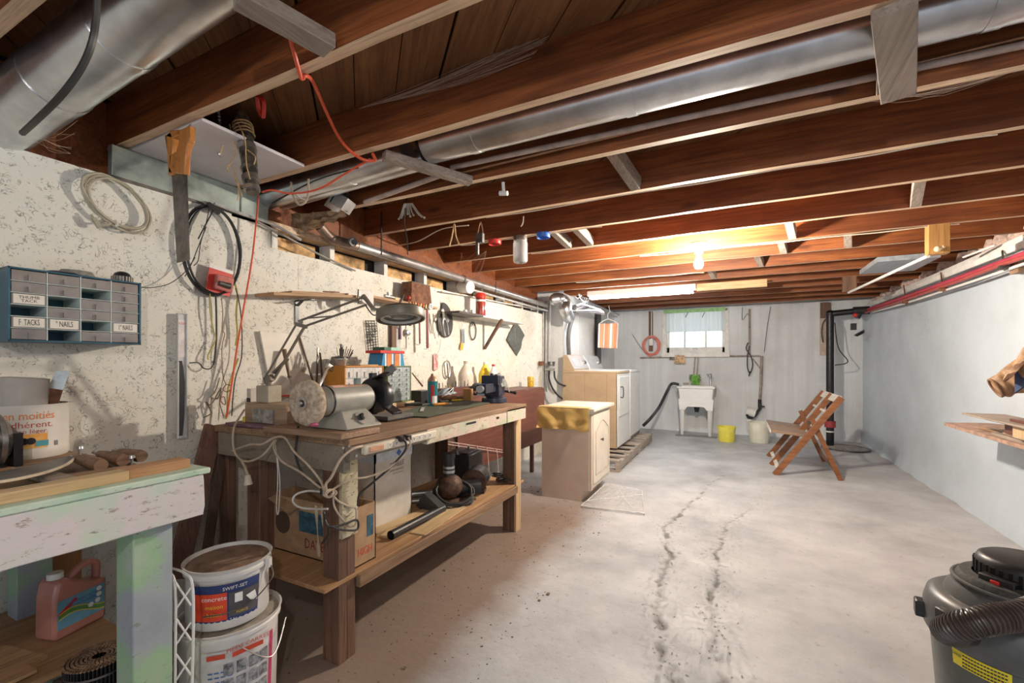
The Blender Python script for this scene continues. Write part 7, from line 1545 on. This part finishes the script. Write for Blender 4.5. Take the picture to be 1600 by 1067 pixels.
# pipes along right wall
XQ=1.60; Rr=lambda px,py,x=XQ: PX(px,py,x)
t=thing('red_pipe_bundle','red plastic pipe bundle with white cable along the right wall','pipe',Rr(1450,455)); MR=mat('crimson_pipe',(.50,.05,.09),.35,0,.1,10,.05)
mk('red_pipe',MB().tube([Rr(1350,486),Rr(1400,469),Rr(1450,452),Rr(1500,434),Rr(1560,412),Rr(1640,383)],.022,10),MR,t,w=True); mk('red_pipe',MB().tube([Rr(1350,489,1.57),Rr(1400,473,1.57),Rr(1452,455,1.57),Rr(1500,438,1.57),Rr(1560,415,1.57),Rr(1640,388,1.57)],.014,10),mat('brown_red_pipe',(.40,.07,.06),.4),t,w=True)
mk('white_cable',MB().tube(cr([Rr(1365,487,1.6),Rr(1420,472,1.6),Rr(1500,446,1.6),Rr(1560,426,1.6),Rr(1640,398,1.6)],4),.010,8),WHT,t,w=True)
for px,py in ((1412,468),(1470,448),(1566,414)): mk('clip',MB().beam(Rr(px,py-22,1.62),Rr(px+4,py+8,1.58),.012,.008,(1,0,0)).box(tuple(Rr(px+3,py+4,1.575)),(.05,.03,.03)),RUST if px<1500 else DSTEEL,t,w=True)
tag(mk('white_trunking',MB().beam(Rr(1362,476,1.64),Rr(1640,366,1.64),.02,.045,(0,0,1)),M_WPAINT,bev=.002),'white trunking board above the red pipes','trunking')
tag(mk('thin_stick',MB().tube([PZ(1505,402,2.0),PZ(1555,383,2.02)],.008,6),WHT),'thin white stick tucked under the joists at right','stick'); tag(mk('wall_block',MB().box(tuple(PX(1594,418,1.64)),(.06,.10,.07)),WARM,bev=.002),'brown block on right wall below the red pipes','block')
# cobwebs
def web(label,pts,n,mm):
    mb=MB()
    for k in range(n):
        a=V(random.choice(pts[0])).lerp(V(random.choice(pts[0])),random.random()); b_=V(random.choice(pts[1])).lerp(V(random.choice(pts[1])),random.random()); c=(a+b_)/2+V((random.uniform(-.05,.05),0,-.03*random.random())); mb.tube(cr([a,c,b_],3),.00045,3,cap=False)
    o=tag(mk('cobweb',mb,mm),label,'cobweb',kind='stuff')
WEB=mat('dusty_web',(.55,.42,.34),.9,0,0,5,0)
web('dusty cobweb strands across the second joist side',([PY(560,170,1.40),PY(640,150,1.40)],[PY(880,30,1.40),PY(830,90,1.40)]),36,WEB)
web('fine cobweb threads below third joist at right',([PY(1340,160,1.93),PY(1420,150,1.93)],[PY(1600,105,1.93),PY(1560,120,1.93)]),10,WEB)
web('cobweb threads at the left wall between joists',([PX(20,200,-2.2),PX(60,210,-2.2)],[PX(130,150,-2.0),PX(110,240,-2.25)]),12,WEB)
web('cobweb drape between fifth and sixth joists over bench',([PY(660,400,2.9),PY(760,392,2.9)],[PY(700,425,3.3),PY(740,440,3.3)]),22,WEB)
# drooping black cable upper left
cord('ceiling_cable','black cable drooping beside the big duct at upper left',[PY(152,-12,.47),PY(150,30,.47),PY(143,70,.465),PY(125,110,.46),PY(95,150,.45),PY(60,185,.45),PY(35,208,.47)],.007,BCORD,'cable')
# a little more bench clutter
for k,(px,py,X,l,kind) in enumerate(((660,640,0,'flat steel ruler lying on the green mat',0),(630,625,0,'coil of thin brown cord beside the green cabinet',1),(720,618,0,'folded steel pocket tool by the wood cube',2))):
    p=PZ(px,py,.912)
    if kind==0: tag(mk('steel_ruler',MB().box((p.x,p.y,.914),(.02,.22,.003),rz=35),STEEL),l,'ruler')
    if kind==1: tag(mk('cord_bundle',MB().tube(ring(1,.05,.035,TR(p.x-.05,p.y,.916),18,wob=.2),.006,6,True).tube(ring(4,.045,.03,TR(p.x-.05,p.y,.926,30),18,wob=.2),.006,6,True),CU),l,'cord')
    if kind==2: tag(mk('pocket_tool',MB().box((p.x-.08,p.y+.05,.918),(.03,.12,.02),rz=-30),STEEL,bev=.003),l,'tool')
    if kind==3: tag(mk('metal_block',MB().box((p.x-.02,p.y+.02,.915),(.05,.05,.02),rz=20),mat('slate_metal',(.30,.33,.36),.4,.4),bev=.002),l,'block')
